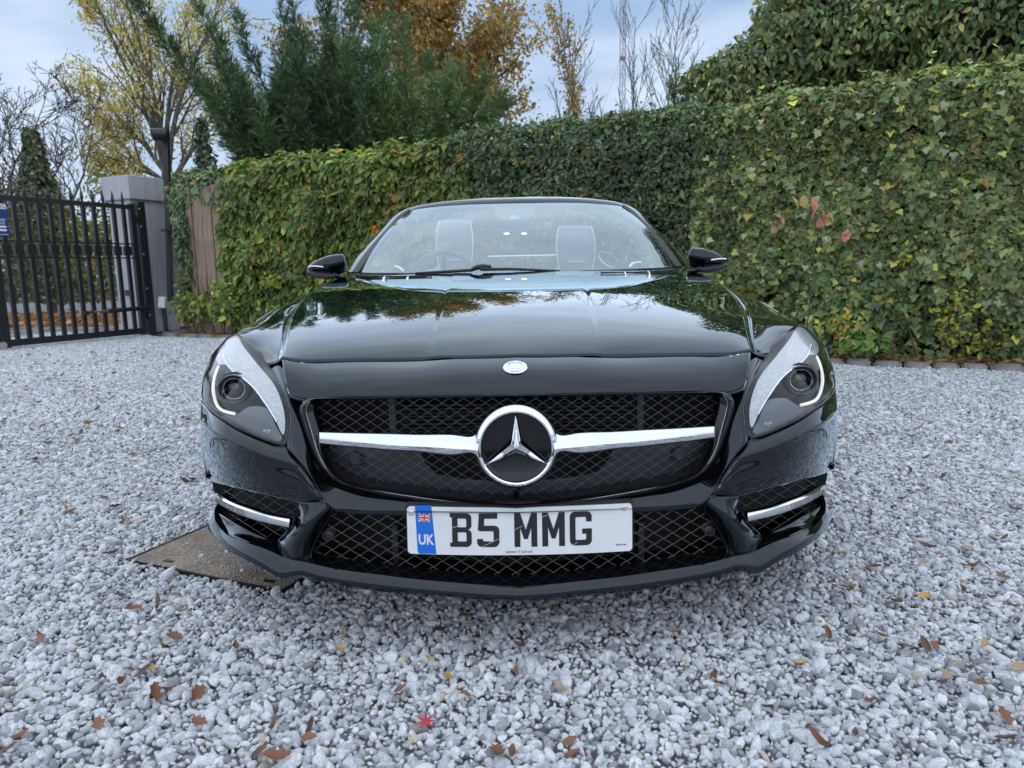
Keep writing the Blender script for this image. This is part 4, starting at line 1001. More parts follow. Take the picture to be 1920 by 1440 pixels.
# control boxes and sheeting at the foot of the pier
p = at_y(305, 567, 10.5); cb = empty('control_box', (p.x, p.y, 0)); tag(cb, 'small cream junction box at the foot of the gate pier', 'junction box')
mb = MB(); mb.box((0, 0, p.z), (0.10, 0.08, 0.16), Matrix.Rotation(RAD(8), 3, 'Y')); o = mb.obj('case', M_wbox, cb); bv = o.modifiers.new('b', 'BEVEL'); bv.width = 0.01; bv.segments = 2
mb = MB(); mb.tube([(0.0, -0.02, p.z - 0.05), (-0.03, -0.06, p.z - 0.14), (0.02, -0.04, p.z - 0.25), (0.03, -0.02, 0.05)], 0.008, 6); mb.obj('cable', M_iron, cb, True)
mb = MB(); mb.box((0.0, 0.02, p.z / 2 - 0.04), (0.05, 0.05, p.z - 0.08)); mb.obj('stake', M_iron, cb)
sb = on_ground(312, 612); sh_ = empty('plastic_sheet', (sb.x, sb.y + 0.05, 0)); tag(sh_, 'crumpled black plastic sheeting bundled at the pier foot', 'plastic sheet')
bm = bmesh.new(); bmesh.ops.create_icosphere(bm, subdivisions=4, radius=1.0)
for vv in bm.verts:
    p = vv.co; k = 1 + 0.22 * math.sin(9 * p.x + 5 * p.z) * math.sin(7 * p.y - 4 * p.x) + 0.1 * math.sin(21 * p.z + 13 * p.x)
    vv.co = Vector((p.x * 0.17 * k, p.y * 0.12 * k, p.z * 0.20 * k + 0.18))
ms_ = bpy.data.meshes.new('sheet_bundle'); bm.to_mesh(ms_); bm.free(); ms_.materials.append(simple('black_polythene', (0.018, 0.019, 0.022), 0.25))
for pl in ms_.polygons: pl.use_smooth = True
o = bpy.data.objects.new('sheet_bundle', ms_); COL.objects.link(o); o.parent = sh_

# warning sign fixed to the gate (its left part is outside the picture)
M_sb = simple('sign_blue', (0.012, 0.045, 0.19), 0.4); M_sw = simple('sign_white', (0.75, 0.76, 0.77), 0.45)
sgn = empty('warning_sign', G_H, G_ANG); tag(sgn, 'blue and white CCTV warning sign hung on the gate bars', 'sign')
SX0, SX1, SZ0, SZ1 = GL - 0.20, GL + 0.16, 1.40, 1.80
SY = 0.034
def sbox(name, x0, x1, z0, z1, y, mat, th=0.004):
    mb = MB(); mb.box(((x0 + x1) / 2, y, (z0 + z1) / 2), (x1 - x0, th, z1 - z0)); return mb.obj(name, mat, sgn)
sbox('board', SX0, SX1, SZ0, SZ1, SY, M_sb)
sbox('heading_panel', SX0 + 0.01, SX1 - 0.01, SZ1 - 0.07, SZ1 - 0.008, SY + 0.004, M_sw)
def sgn_text(txt, size, xc, zc, mat, squash=1.0, bold=0.0008):
    cu = bpy.data.curves.new('t', 'FONT'); cu.body = txt; cu.size = size; cu.align_x = 'CENTER'; cu.align_y = 'CENTER'; cu.offset = bold; cu.resolution_u = 3
    to = bpy.data.objects.new('t', cu); COL.objects.link(to); dg = bpy.context.evaluated_depsgraph_get(); dg.update()
    m2 = bpy.data.meshes.new_from_object(to.evaluated_get(dg))
    V = [(xc - v_.co.x * squash, SY + 0.0065, zc + v_.co.y) for v_ in m2.vertices]; Fc = [tuple(p.vertices) for p in m2.polygons]
    bpy.data.objects.remove(to); bpy.data.curves.remove(cu); bpy.data.meshes.remove(m2)
    return mesh_obj('lettering', V, Fc, mat, sgn, smooth=False)
XC = (SX0 + SX1) / 2
sgn_text('WARNING', 0.068, XC, SZ1 - 0.040, M_sb, 1.0)
mb = MB(); xa = SX0 + 0.10
mb.add([(xa + 0.10, SY + 0.006, SZ1 - 0.10), (xa - 0.005, SY + 0.006, SZ1 - 0.15), (xa + 0.03, SY + 0.006, SZ1 - 0.175), (xa + 0.12, SY + 0.006, SZ1 - 0.155)], [(0, 1, 2, 3)]); mb.obj('camera_symbol', M_sw, sgn)
sgn_text('24 HOUR VIDEO', 0.040, XC, SZ1 - 0.205, M_sw, 1.0, 0.0005)
sgn_text('SURVEILLANCE', 0.040, XC, SZ1 - 0.245, M_sw, 1.0, 0.0005)
sbox('note_strip', SX0 + 0.03, SX1 - 0.03, SZ1 - 0.297, SZ1 - 0.275, SY + 0.004, M_sw)
sbox('note_strip', SX0 + 0.03, SX1 - 0.03, SZ1 - 0.338, SZ1 - 0.315, SY + 0.004, M_sw)
sbox('note_strip', SX0 + 0.02, SX1 - 0.02, SZ1 - 0.382, SZ1 - 0.377, SY + 0.004, M_sw)

# weathered board fence behind the ivy
M_ = Mt('weathered_boards'); v = M_.coords('Object', (1, 1, 0.12)); n1 = M_.noise(v, 45, 6, 0.6, 0.5); v2 = M_.coords('Object', (1, 1, 0.5)); n2 = M_.noise(v2, 5, 4)
c = M_.ramp(n1, [(0.25, (0.08, 0.05, 0.032)), (0.5, (0.33, 0.22, 0.14)), (0.75, (0.56, 0.44, 0.32))])
c = M_.mix(0.45, c, M_.ramp(n2, [(0.35, (0.08, 0.06, 0.045)), (0.6, (0.36, 0.29, 0.225))]))
M_board = M_.surf(M_.pbr(c, 0.85, 0, M_.bump(n1, 0.5, 0.01)))
fence = empty('board_fence', (*hp(0.0, 0.32), 0), math.atan2(HD[1], HD[0])); tag(fence, 'weathered brown vertical board fence showing through the ivy by the pier', 'fence')
for k in range(3, 11):
    w = 0.098 + rng.uniform(-0.008, 0.008)
    mb = MB(); mb.box((0, 0, 1.06 + rng.normal(0, 0.01)), (w, 0.02, 2.12)); o = mb.obj('board', M_board, fence)
    o.location = (-0.30 + k * 0.104, (k % 2) * 0.014 + rng.normal(0, 0.004), 0); o.rotation_euler = (0, rng.normal(0, 0.006), rng.normal(0, 0.04))
for zz in (0.5, 1.6):
    mb = MB(); mb.box((0.36, 0.04, zz), (0.85, 0.03, 0.08)); mb.obj('fence_rail', M_board, fence)
# ================================================================== car
CAR_X, CAR_Y, CAR_YAW = 0.006, 1.502, 0.0133
car = empty('convertible_car', (CAR_X, CAR_Y, 0), -CAR_YAW)
tag(car, 'glossy black two-seat convertible parked nose-on on the gravel, roof down', 'car')
_cy, _sy = math.cos(CAR_YAW), math.sin(CAR_YAW)
def to_car(p):
    x, y = p.x - CAR_X, p.y - CAR_Y
    return Vector((x * _cy - y * _sy, x * _sy + y * _cy, p.z))
C_L = to_car(CAM)
def ray_l(px, py):
    d = ray(px, py)
    return Vector((d.x * _cy - d.y * _sy, d.x * _sy + d.y * _cy, d.z))
def cp(px, py, s):
    "pixel at car station s (metres behind the tip of the lip); returned on the +x half"
    d = ray_l(px, py); p = C_L + d * ((s - C_L.y) / d.y)
    return Vector((abs(p.x), p.y, p.z))
def Fplan(x): return 0.30 * x * x + 0.40 * x**6
def cF(px, py, o):
    "pixel on the nose surface s = Fplan(x) + o"
    d = ray_l(px, py); best = None; k0 = 1.2; g0 = None
    for i in range(120):
        k = 1.2 + i * 0.012; p = C_L + d * k; g = p.y - Fplan(abs(p.x)) - o
        if best is None or abs(g) < best[0]: best = (abs(g), k)
        if g0 is not None and g0 < 0 <= g:
            k = k0 + (k - k0) * (-g0) / (g - g0)
            p = C_L + d * k; g1 = p.y - Fplan(abs(p.x)) - o
            p = C_L + d * (k - g1 / d.y * 0.8); return Vector((abs(p.x), p.y, p.z))
        k0, g0 = k, g
    p = C_L + d * best[1]; return Vector((abs(p.x), p.y, p.z))

# ---- materials
def schlick(M, f0, gain=1.0, bias=0.0):
    "view-angle reflectance that does not depend on which way a face is wound"
    lw = M.n('ShaderNodeLayerWeight', Blend=0.5)
    pw = M.n('ShaderNodeMath', operation='POWER'); M.l(lw.outputs['Facing'], pw.inputs[0]); pw.inputs[1].default_value = 5.0
    ma = M.n('ShaderNodeMath', operation='MULTIPLY_ADD', use_clamp=True); M.l(pw.outputs[0], ma.inputs[0]); ma.inputs[1].default_value = (1 - f0) * gain; ma.inputs[2].default_value = f0 * gain + bias
    return ma.outputs[0]
M_ = Mt('black_paint')
_fc = schlick(M_, 0.042, 1.95, -0.034)
_df = M_.n('ShaderNodeBsdfDiffuse'); _df.inputs['Color'].default_value = (0.0028, 0.0028, 0.0033, 1)
_gl = M_.n('ShaderNodeBsdfGlossy', Roughness=0.004); _gl.inputs['Color'].default_value = (0.84, 0.93, 1.0, 1)
_ms = M_.n('ShaderNodeMixShader'); M_.l(_fc, _ms.inputs[0]); M_.l(_df.outputs[0], _ms.inputs[1]); M_.l(_gl.outputs[0], _ms.inputs[2])
M_paint = M_.surf(_ms.outputs[0])
M_gloss = simple('gloss_black_plastic', (0.004, 0.004, 0.005), 0.08)
M_black = simple('matt_black_plastic', (0.012, 0.012, 0.013), 0.5)
M_dark = simple('dark_cavity', (0.004, 0.004, 0.004), 0.8)
M_lat = simple('grille_wire', (0.085, 0.087, 0.092), 0.32, 0.0, 0.6)
M_lat2 = simple('lower_grille_wire', (0.115, 0.112, 0.106), 0.42, 0.3, 0.6)
M_chrome = simple('chrome', (0.86, 0.87, 0.88), 0.05, 1.0)
M_satin = simple('satin_silver', (0.74, 0.75, 0.77), 0.24, 1.0)
M_rubber = simple('rubber_seal', (0.01, 0.01, 0.01), 0.6)
M_panelback = simple('grille_shutter', (0.024, 0.027, 0.034), 0.45)
M_tyre = simple('tyre_rubber', (0.015, 0.015, 0.015), 0.75, var=0.3, scale=60)
M_rim = simple('wheel_alloy', (0.35, 0.36, 0.37), 0.25, 1.0)
M_leather = simple('grey_leather', (0.15, 0.155, 0.168), 0.42, var=0.15, scale=40, bump=0.1)
M_pipe = simple('pale_piping', (0.75, 0.75, 0.74), 0.5)
M_dash = simple('dashboard_skin', (0.02, 0.021, 0.024), 0.5, bump=0.15, scale=200)
M_white = simple('plate_white', (0.74, 0.74, 0.75), 0.35, var=0.04, scale=25)
M_ink = simple('plate_black', (0.01, 0.011, 0.014), 0.4)
M_blue = simple('plate_blue', (0.0, 0.14, 0.62), 0.4)
M_navy = simple('flag_navy', (0.01, 0.02, 0.12), 0.4)
M_red = simple('flag_red', (0.55, 0.015, 0.04), 0.4)
M_g = Mt('windscreen_glass')
_fc = schlick(M_g, 0.25)
_tr = M_g.n('ShaderNodeBsdfTransparent'); _tr.inputs['Color'].default_value = (0.80, 0.87, 0.88, 1)
_gl = M_g.n('ShaderNodeBsdfGlossy', Roughness=0.0); _gl.inputs['Color'].default_value = (0.80, 0.94, 1.0, 1)
_ms = M_g.n('ShaderNodeMixShader'); M_g.l(_fc, _ms.inputs[0]); M_g.l(_tr.outputs[0], _ms.inputs[1]); M_g.l(_gl.outputs[0], _ms.inputs[2])
M_glass = M_g.surf(_ms.outputs[0])
M_g = Mt('headlamp_lens')
_fc = schlick(M_g, 0.04, 1.5, -0.03)
_tr = M_g.n('ShaderNodeBsdfTransparent'); _tr.inputs['Color'].default_value = (0.95, 0.96, 0.97, 1)
_gl = M_g.n('ShaderNodeBsdfGlossy', Roughness=0.01)
_ms = M_g.n('ShaderNodeMixShader'); M_g.l(_fc, _ms.inputs[0]); M_g.l(_tr.outputs[0], _ms.inputs[1]); M_g.l(_gl.outputs[0], _ms.inputs[2])
M_lens = M_g.surf(_ms.outputs[0])

def C(lst):
    return [cF(*p) for p in lst]
def S(lst):
    return [cp(*p) for p in lst]

# ---- bonnet
def prof(s):
    return float(nspline([0.20, 0.27, 0.40, 0.57, 0.97, 1.35, 1.62], np.array([[0.650], [0.6755], [0.7150], [0.7555], [0.8175], [0.8555], [0.8755]]), np.array([s]))[0, 0])
RIDGE = [(529, 672, 0.335), (537, 640, 0.47), (543, 612, 0.62), (551, 588, 0.82), (570, 562, 1.05), (602, 538, 1.35), (640, 520, 1.72)]
ridge3 = [cp(*p) for p in RIDGE]
shut = [(529.3, 672.4), (542, 675), (563, 678.4), (594, 679), (698, 676.3), (803, 673.7), (818, 671.7), (860, 671), (963, 668)]
def shut_s(px):
    u = abs(px - 964) / 435.0
    return 0.262 + 0.075 * u * u
shut3 = [cp(a, b, shut_s(a)) for a, b in shut]
shut3[-1].x = 0.0
# hood grid: columns run from the centre line to the ridge, rows from the shut line to the cowl
nc_h, nr_h = 171, 72
front = curve_even(shut3[::-1], nc_h)
ridge_c = curve_even(ridge3, nr_h)
rows = []
def dome(x, s):
    "raised centre section with soft steps"
    w = 0.20 + 0.045 * s
    k = 1 / (1 + math.exp(max(-40, min(40, (x - w) / 0.0028))))
    fade = min(1, max(0, (s - 0.25) / 0.2))
    mid = math.exp(-(x / 0.02) ** 2) * 0.0008
    return 0.0019 * k * fade + mid * 0.6 * fade
SR = ridge_c[:, 1]
for i in range(nr_h):
    pr = ridge_c[i]; t = i / (nr_h - 1)
    row = []
    s_c = 0.262 + (1.62 - 0.262) * (i / (nr_h - 1)) ** 1.1
    for j in range(nc_h):
        w = j / (nc_h - 1)
        x = pr[0] * w
        s = s_c + (pr[1] - s_c) * w * w
        zc = prof(s)
        zr_c = prof(pr[1])
        drop = pr[2] - zr_c
        # lateral crown: quadratic, plus a raised lip toward the ridge
        z = zc + drop * (0.75 * w * w + 0.25 * w**4)
        row.append((x, s, z + dome(x, s)))
    rows.append(row)
Ghood = np.array(rows)
# blend the first rows onto the measured shut line
for i in range(8):
    k = (1 - i / 8.0) ** 2
    Ghood[i] += (front - Ghood[0]) * k if i else 0
Ghood[0] = front
hood = grids_obj('bonnet', [Ghood], M_paint, car, thick=0.002, angle=RAD(60))

# tube painted as gap shade between bonnet and nose panel, and beside the ridge
gap = MB()
for sgn in (1, -1):
    pts = [Vector((p[0] * sgn, p[1] + 0.003, p[2] - 0.0085)) for p in front[::6]]
    gap.tube(pts, 0.0050, 6)
gap.obj('gap_shade', M_dark, car, True)

# ---- nose panel between bonnet and grille
top = [Vector((p[0], p[1] - 0.0026, p[2] - 0.0012)) for p in curve_even(shut3[::-1], 9)]
bot_px = [(963, 741), (910, 741.2), (860, 741.5), (780, 742.5), (690, 744), (620, 745.2), (588, 747), (566, 748), (541, 738)]
bot_o = [0.128, 0.127, 0.126, 0.124, 0.121, 0.118, 0.117, 0.115, 0.125]
bot = [cF(a, b, o) for (a, b), o in zip(bot_px, bot_o)]
bot[0].x = 0
mid1 = [a.lerp(b, 0.45) + Vector((0, -0.008, 0.009)) for a, b in zip(top, bot)]
mid2 = [a.lerp(b, 0.88) + Vector((0, -0.006, 0.005)) for a, b in zip(top, bot)]
ret = [b + Vector((0, 0.03, -0.004)) for b in bot]
Gn = loft([top, mid1, mid2, bot], 64, 22)
Gr = loft([bot, ret], 64, 3)
grids_obj('nose_panel', [Gn, Gr], M_paint, car, thick=0.006, angle=RAD(40))

# ---- wings (fenders): keyed sections from the lamp edge back to the door
W_side = lambda s: float(np.interp(s, [0.45, 0.6, 0.9, 1.5, 2.6, 3.6, 4.1, 4.4, 4.6], [0.905, 0.922, 0.936, 0.928, 0.932, 0.938, 0.925, 0.89, 0.80]))
def V3(x, s, z): return Vector((x, s, z))
ridge_w = [cp(*p) for p in RIDGE]
c0w = curve_even(ridge_w, 9)
E_px = [(503, 685, .402), (486, 665, .475), (465, 644, .55), (443.5, 628, .62), (480, 601.5, .85), (514, 580.5, 1.03), (560, 562, 1.35), (600, 541, 1.64), (611, 535, 1.72)]
C3 = [cp(*p) for p in E_px]
sE = [p.y for p in C3]
def ridge_at(s): return Vector([float(np.interp(s, ridge_c[:, 1], ridge_c[:, k])) for k in range(3)])
sR = [0.338, 0.43, 0.53, 0.665, 0.87, 1.03, 1.35, 1.64, 1.72]
C0 = [ridge_at(s) for s in sR]
C0[0] = Vector(ridge_c[0])
C1 = [p + Vector((0.020, 0.010 * (i < 3), -0.013 if i < 7 else -0.009)) for i, p in enumerate(C0)]
C1[0] = cp(518, 680.5, 0.366)
C2 = [a.lerp(b, 0.5) + Vector((0, 0, 0.004 if i > 0 else 0.0)) for i, (a, b) in enumerate(zip(C1, C3))]
Ca = loft([C0, C1], 60, 4)
Cb_ = loft([C1, C2, C3], 60, 22)
i0_ = 3
crown = C3[i0_:]
cB1 = [p + Vector((0.020, 0, -0.016)) for p in crown]
cB2 = [Vector((W_side(p.y) - 0.012, p.y, 0.66 + 0.03 * min(1, (p.y - .67)))) for p in crown]
cB3 = [Vector((W_side(p.y), p.y, 0.60)) for p in crown]
Cc = loft([crown, cB1, cB2, cB3], 50, 20)
for sg in (1, -1):
    gs = []
    for G in (Ca, Cb_, Cc):
        H = G.copy(); H[..., 0] *= sg; gs.append(H)
    grids_obj('front_wing', gs, M_paint, car, both=False, angle=RAD(45), thick=0.003)

# ---- headlamps
lamp_px = [(443, 628), (464, 644), (485, 664.5), (502, 686), (519, 709), (531.5, 733), (539.5, 755), (542, 778), (540, 803), (537.5, 820), (534, 833),
           (521, 832.5), (500, 826), (474.6, 815.7), (446, 802.7), (420, 787), (399, 772.7), (386.5, 760), (380, 747), (379.5, 731), (383, 708), (389, 689), (397, 669), (407, 656), (420, 641), (433, 631)]
ctl = [(443, 628, .265), (464, 644, .262), (485, 664.5, .252), (502, 686, .235), (519, 709, .19), (531.5, 733, .15), (542, 778, .11), (540, 803, .10), (534, 833, .085),
       (500, 826, .073), (446, 802.7, .058), (399, 772.7, .045), (380, 747, .036), (380, 731, .046), (384, 708, .056), (392, 685, .092), (407, 656, .155), (424, 638, .215),
       (450, 720, .105), (480, 760, .085), (470, 690, .17), (430, 690, .13)]
tps_l = TPS([c[:2] for c in ctl], [c[2] for c in ctl], 2e-3)
lo = curve_even(lamp_px + [lamp_px[0]], 120)[:-1]
P2, T2 = cdt(lo, step=5.0)
o2 = tps_l(P2)
lamp_pts = np.array([tuple(cF(p[0], p[1], o)) for p, o in zip(P2, o2)])
lo3 = [cF(p[0], p[1], o) for p, o in zip(lo, tps_l(lo))]
cen_l = sum(lo3, Vector()) / len(lo3)
def lampP(a, b, depth=0.0):
    "pixel behind the lens by depth metres (along the car)"
    o = float(tps_l((a, b))[0]); d = ray_l(a, b); return cF(a, b, o) + Vector((abs(d.x), d.y, d.z)) * depth
def z5(a, b): return (370 + a / 5.76, 600 + b / 5.76)
M_hous = simple('lamp_housing', (0.085, 0.09, 0.095), 0.35)
M_refl = Mt('lamp_reflector')
_v = M_refl.coords('Object', (1, 1, 1)); _w = M_refl.n('ShaderNodeTexVoronoi', Scale=110.0); M_refl.l(_v, _w.inputs['Vector'])
_wv = M_refl.n('ShaderNodeTexWave', Scale=60.0, Distortion=1.5); _wv.bands_direction = 'DIAGONAL'; M_refl.l(_v, _wv.inputs['Vector'])
_rc = M_refl.mix(0.5, M_refl.ramp(_w.outputs['Distance'], [(0.1, (0.66, 0.68, 0.71)), (0.6, (0.42, 0.435, 0.46))]), M_refl.ramp(_wv.outputs['Fac'], [(0.35, (0.44, 0.455, 0.48)), (0.7, (0.66, 0.68, 0.71))]))
M_reflm = M_refl.surf(M_refl.pbr(_rc, 0.22, 0.25, M_refl.bump(_w.outputs['Distance'], 0.06, 0.003)))
M_drl = simple('light_guide', (0.9, 0.9, 0.88), 0.25, **{'Emission Color': (1, 0.98, 0.94, 1), 'Emission Strength': 0.35})
M_proj = simple('projector_glass', (0.01, 0.011, 0.012), 0.02, 0.0, 0.9)
wing_lo = [z5(*p) for p in [(232, 486), (205, 430), (235, 340), (300, 255), (375, 185), (415, 170), (480, 255), (560, 365), (640, 465), (730, 570), (830, 700), (905, 870), (938, 1000), (948, 1120), (930, 1240), (855, 1100), (790, 985), (720, 880), (640, 770), (560, 685), (450, 600), (350, 515), (300, 480)]]
_unused = [z5(*p) for p in [(350, 515), (450, 600), (560, 685), (640, 770), (720, 880), (790, 985), (855, 1100), (930, 1240), (940, 1120), (930, 1000), (900, 880), (830, 725), (730, 600), (640, 500), (560, 400), (480, 300), (420, 215), (360, 215)]]
plate_lo = [z5(*p) for p in [(130, 900), (150, 980), (210, 1070), (330, 1140), (500, 1210), (700, 1280), (880, 1310), (915, 1290), (850, 1150), (760, 960), (600, 930), (560, 935), (480, 985), (400, 1030), (290, 1010), (200, 950)]]
for sg in (-1, 1):
    hl = empty('headlight', parent=car)
    def fl(p): return (p[0] * sg, p[1], p[2])
    lens = mesh_obj('lens', [fl(p) for p in lamp_pts], [tuple(t) if sg > 0 else tuple(t[::-1]) for t in T2], M_lens, hl)
    # rim seal round the lens
    mb = MB(); mb.tube([fl(p + Vector((0, 0.004, 0))) for p in lo3], 0.0042, 6, closed=True); mb.obj('lens_seal', M_gloss, hl, True)
    # bowl behind
    mb = MB(); nl = len(lo3); V = []; Fq = []
    rings = [(1.0, 0.004), (0.98, 0.06), (0.92, 0.12), (0.6, 0.17), (0.0, 0.18)]
    for k, dp in rings:
        V += [fl(cen_l + (p - cen_l) * k + Vector((0, dp, 0))) for p in lo3]
    for i in range(len(rings) - 1):
        for j in range(nl):
            j2 = (j + 1) % nl; Fq.append((i * nl + j, i * nl + j2, (i + 1) * nl + j2, (i + 1) * nl + j))
    mb.add(V, Fq); mb.obj('housing', M_hous, hl, True)
    # patterned reflector wing along the inner edge, its pale top painting in sky reflection
    P3, T3 = cdt(curve_even(wing_lo + [wing_lo[0]], 90)[:-1], step=6)
    mesh_obj('reflector', [fl(lampP(p[0], p[1], 0.012)) for p in P3], [tuple(t) for t in T3], M_reflm, hl)
    # lower bezel plate
    P3, T3 = cdt(curve_even(plate_lo + [plate_lo[0]], 80)[:-1], step=6)
    mesh_obj('bezel', [fl(lampP(p[0], p[1], 0.022)) for p in P3], [tuple(t) for t in T3], simple('lamp_bezel', (0.17, 0.178, 0.19), 0.42, bump=0.1, scale=400) if sg < 0 else bpy.data.materials['lamp_bezel'], hl)
    # daylight strip and the bright edge of the wing
    mb = MB(); pts = curve_even([lampP(*z5(a, b), 0.012) for a, b in [(228, 500), (190, 600), (172, 720), (186, 840), (220, 930), (290, 985), (400, 1012)]], 30)
    mb.tube([fl(p) for p in pts], [0.0036] * 8 + [0.0042] * 22, 8); mb.obj('daylight_strip', M_drl, hl, True)
    mb = MB(); pts = curve_even([lampP(*z5(a, b), 0.011) for a, b in [(285, 380), (310, 460), (350, 515), (450, 600), (560, 685), (640, 770), (720, 880), (790, 985), (855, 1100)]], 30)
    mb.tube([fl(p) for p in pts], np.linspace(0.0042, 0.0016, 30), 8); mb.obj('chrome_edge', M_chrome, hl, True)
    # projector
    c0 = lampP(*z5(410, 735), 0.050); ax = Vector((-sg * 0.20, -1, 0.06)).normalized(); PSC = 0.78
    mb = MB(); mb.lathe([(r_ * PSC, h_ * PSC) for r_, h_ in [(0.047, 0.02), (0.050, 0.032), (0.047, 0.040), (0.043, 0.036), (0.040, 0.014), (0.037, 0.012), (0.036, 0.022), (0.033, 0.022), (0.031, 0.008), (0.0305, 0.004)]], fl(c0), ax, 48)
    mb.lathe([(r_ * PSC, h_ * PSC) for r_, h_ in [(0.056, -0.02), (0.056, 0.008), (0.053, 0.010), (0.048, 0.004), (0.047, 0.02)]], fl(c0), ax, 48)
    mb.obj('projector_ring', simple('projector_black', (0.03, 0.031, 0.034), 0.2) if sg < 0 else bpy.data.materials['projector_black'], hl, True, RAD(30))
    mb = MB(); mb.lathe([(r_ * PSC, h_ * PSC) for r_, h_ in [(0.0305, 0.004), (0.026, 0.014), (0.018, 0.020), (0.009, 0.0228), (0.0001, 0.0235)]], fl(c0), ax, 40); mb.obj('projector_lens', M_proj, hl, True)
    mb = MB(); mb.lathe([(r_ * PSC, h_ * PSC) for r_, h_ in [(0.0505, 0.031), (0.0498, 0.0345), (0.0480, 0.0335), (0.047, 0.030), (0.036, 0.018), (0.0355, 0.0235), (0.0335, 0.0255), (0.0325, 0.0225)]], fl(c0), ax, 48); mb.obj('projector_trim', M_satin, hl, True)
    # small bright marks painting in a reflection low on the lens
    mb = MB()
    for q, (a, b, w_, h_) in enumerate([(712, 1185, 12, 18), (735, 1180, 8, 26), (752, 1188, 14, 10), (775, 1182, 10, 22), (735, 1215, 14, 6), (762, 1210, 18, 5)]):
        A, B_ = z5(a, b); w2, h2 = w_ / 5.76, h_ / 5.76
        mb.add([fl(lampP(A + u * w2, B_ + v * h2, 0.004)) for u, v in ((0, 0), (1, 0), (1.2, 1), (0.2, 1))], [(0, 1, 2, 3)])
    mb.obj('lens_glint', M_satin, hl)

# ---- bumper skin -------------------------------------------------
bump_grids = []
# cheek between lamp and grille, running down into the band under the grille
outer = [(508, 690, .225), (519, 708, .19), (532, 732, .153), (540, 755, .128), (543, 778, .112), (541, 804, .102), (536, 834, .087), (548, 853, .068), (571, 880, .052), (587, 900, .043), (610, 940, .034), (640, 961, .045), (700, 965, .052), (800, 970, .056), (965, 978, .056)]
inner = [(531, 677, .235), (537, 706, .18), (541, 735, .135), (546, 752, .122), (552, 768, .114), (559, 785, .106), (567, 806, .10), (575, 832, .092), (584, 858, .086), (596, 889, .079), (624, 909, .073), (672, 926, .070), (720, 934, .068), (800, 944, .064), (965, 956, .060)]
Co, Ci = C(outer), C(inner)
Co[-1].x = Ci[-1].x = 0
mid = [a.lerp(b, 0.5) + Vector((0, -0.010 if i < 10 else -0.004, 0)) for i, (a, b) in enumerate(zip(Co, Ci))]
bump_grids.append(loft([Co, mid, Ci], 120, 12))
# shelf under the lamp, bright from the sky, tapering to a point beside the grille
sh_top = [(607, 937, .036), (592, 913, .040), (580, 893, .048), (565, 871, .058), (545, 853, .070), (536.5, 836, .085), (521, 835, .080), (500, 829, .074), (474, 818.5, .067), (446, 805.5, .060), (419, 789.5, .052), (398, 775, .046), (385.5, 762, .041), (379, 749, .036)]
sh_bot = [(607, 940.5, .034), (594, 921, .032), (582, 903.5, .033), (567, 883, .037), (551, 870, .042), (527, 862.5, .043), (508, 857, .041), (490, 851, .037), (464, 841, .031), (438, 830, .025), (414, 818, .019), (395, 806.6, .014), (382, 795, .011), (375.5, 783, .010)]
St, Sb = C(sh_top), C(sh_bot)
St += [V3(0.912, 0.60, St[-1].z + 0.006), V3(0.922, 0.66, St[-1].z + 0.01)]
Sb += [V3(0.926, 0.60, Sb[-1].z + 0.008), V3(0.935, 0.66, Sb[-1].z + 0.012)]
Sm = [a.lerp(b, 0.6) + Vector((0, -0.0015, 0.002)) * (0.2 + 0.8 * min(1, i / 4)) for i, (a, b) in enumerate(zip(St, Sb))]
bump_grids.append(loft([St, Sm, Sb], 100, 10))
# outer face under the shelf
fo_top = [(606, 940, .034), (594, 941.5, .038), (577, 943, .038), (558, 943, .042), (532, 937, .046), (506, 930, .046), (485, 925, .046), (464, 920, .046), (440, 914, .046), (420, 909, .046), (405, 905, .046), (396, 901, .044), (391, 898, .043), (388.5, 895, .042)]
Ft = C(fo_top); Ft += [V3(0.912, 0.60, Ft[-1].z + 0.004), V3(0.92, 0.66, Ft[-1].z + 0.006)]
Sb2 = [p + Vector((0, 0.0012, -0.004)) for p in Sb]
Fm1 = [a.lerp(b, 0.30) + Vector((0, -0.004, 0)) * min(1, i / 4) + Vector((0.004, 0, 0)) * (1 if i > 10 else 0) for i, (a, b) in enumerate(zip(Sb2, Ft))]
Fm2 = [a.lerp(b, 0.68) + Vector((0, -0.005, 0)) * min(1, i / 4) + Vector((0.003, 0, 0)) * (1 if i > 10 else 0) for i, (a, b) in enumerate(zip(Sb2, Ft))]
bump_grids.append(loft([Sb, Sb2, Fm1, Fm2, Ft], 100, 26))
# underside return into the fog intake
Fr = [p + Vector((-0.004, 0.05, -0.004)) for p in Ft]
bump_grids.append(loft([Ft, Fr], 100, 3))
# the upright fin between fog intake and lower intake
fin_in = [(612, 940, .036), (621, 957, .046), (612, 975, .048), (598, 1000, .046), (586, 1024, .042), (580, 1045, .036), (579, 1054, .030)]
fin_c1 = [(600, 941, .032), (604, 958, .026), (594, 976, .020), (580, 1000, .017), (568, 1022, .017), (562, 1042, .020), (562, 1052, .024)]
fin_c2 = [(580, 942, .032), (580, 960, .024), (572, 977, .018), (558, 1000, .016), (545, 1020, .018), (541, 1040, .024), (545, 1050, .026)]
fin_out = [(560, 943, .036), (558, 962, .052), (551, 979, .060), (537, 998, .062), (521, 1014, .064), (518, 1030, .052), (530, 1046, .030)]
bump_grids.append(loft([C(fin_in), C(fin_c1), C(fin_c2), C(fin_out)], 40, 26))
fin_back = [p + Vector((0.0, 0.06, 0)) for p in C(fin_out)]
bump_grids.append(loft([C(fin_out), fin_back], 40, 3))
fin_back = [p + Vector((0.0, 0.06, 0)) for p in C(fin_in)]
bump_grids.append(loft([fin_back, C(fin_in)], 40, 3))
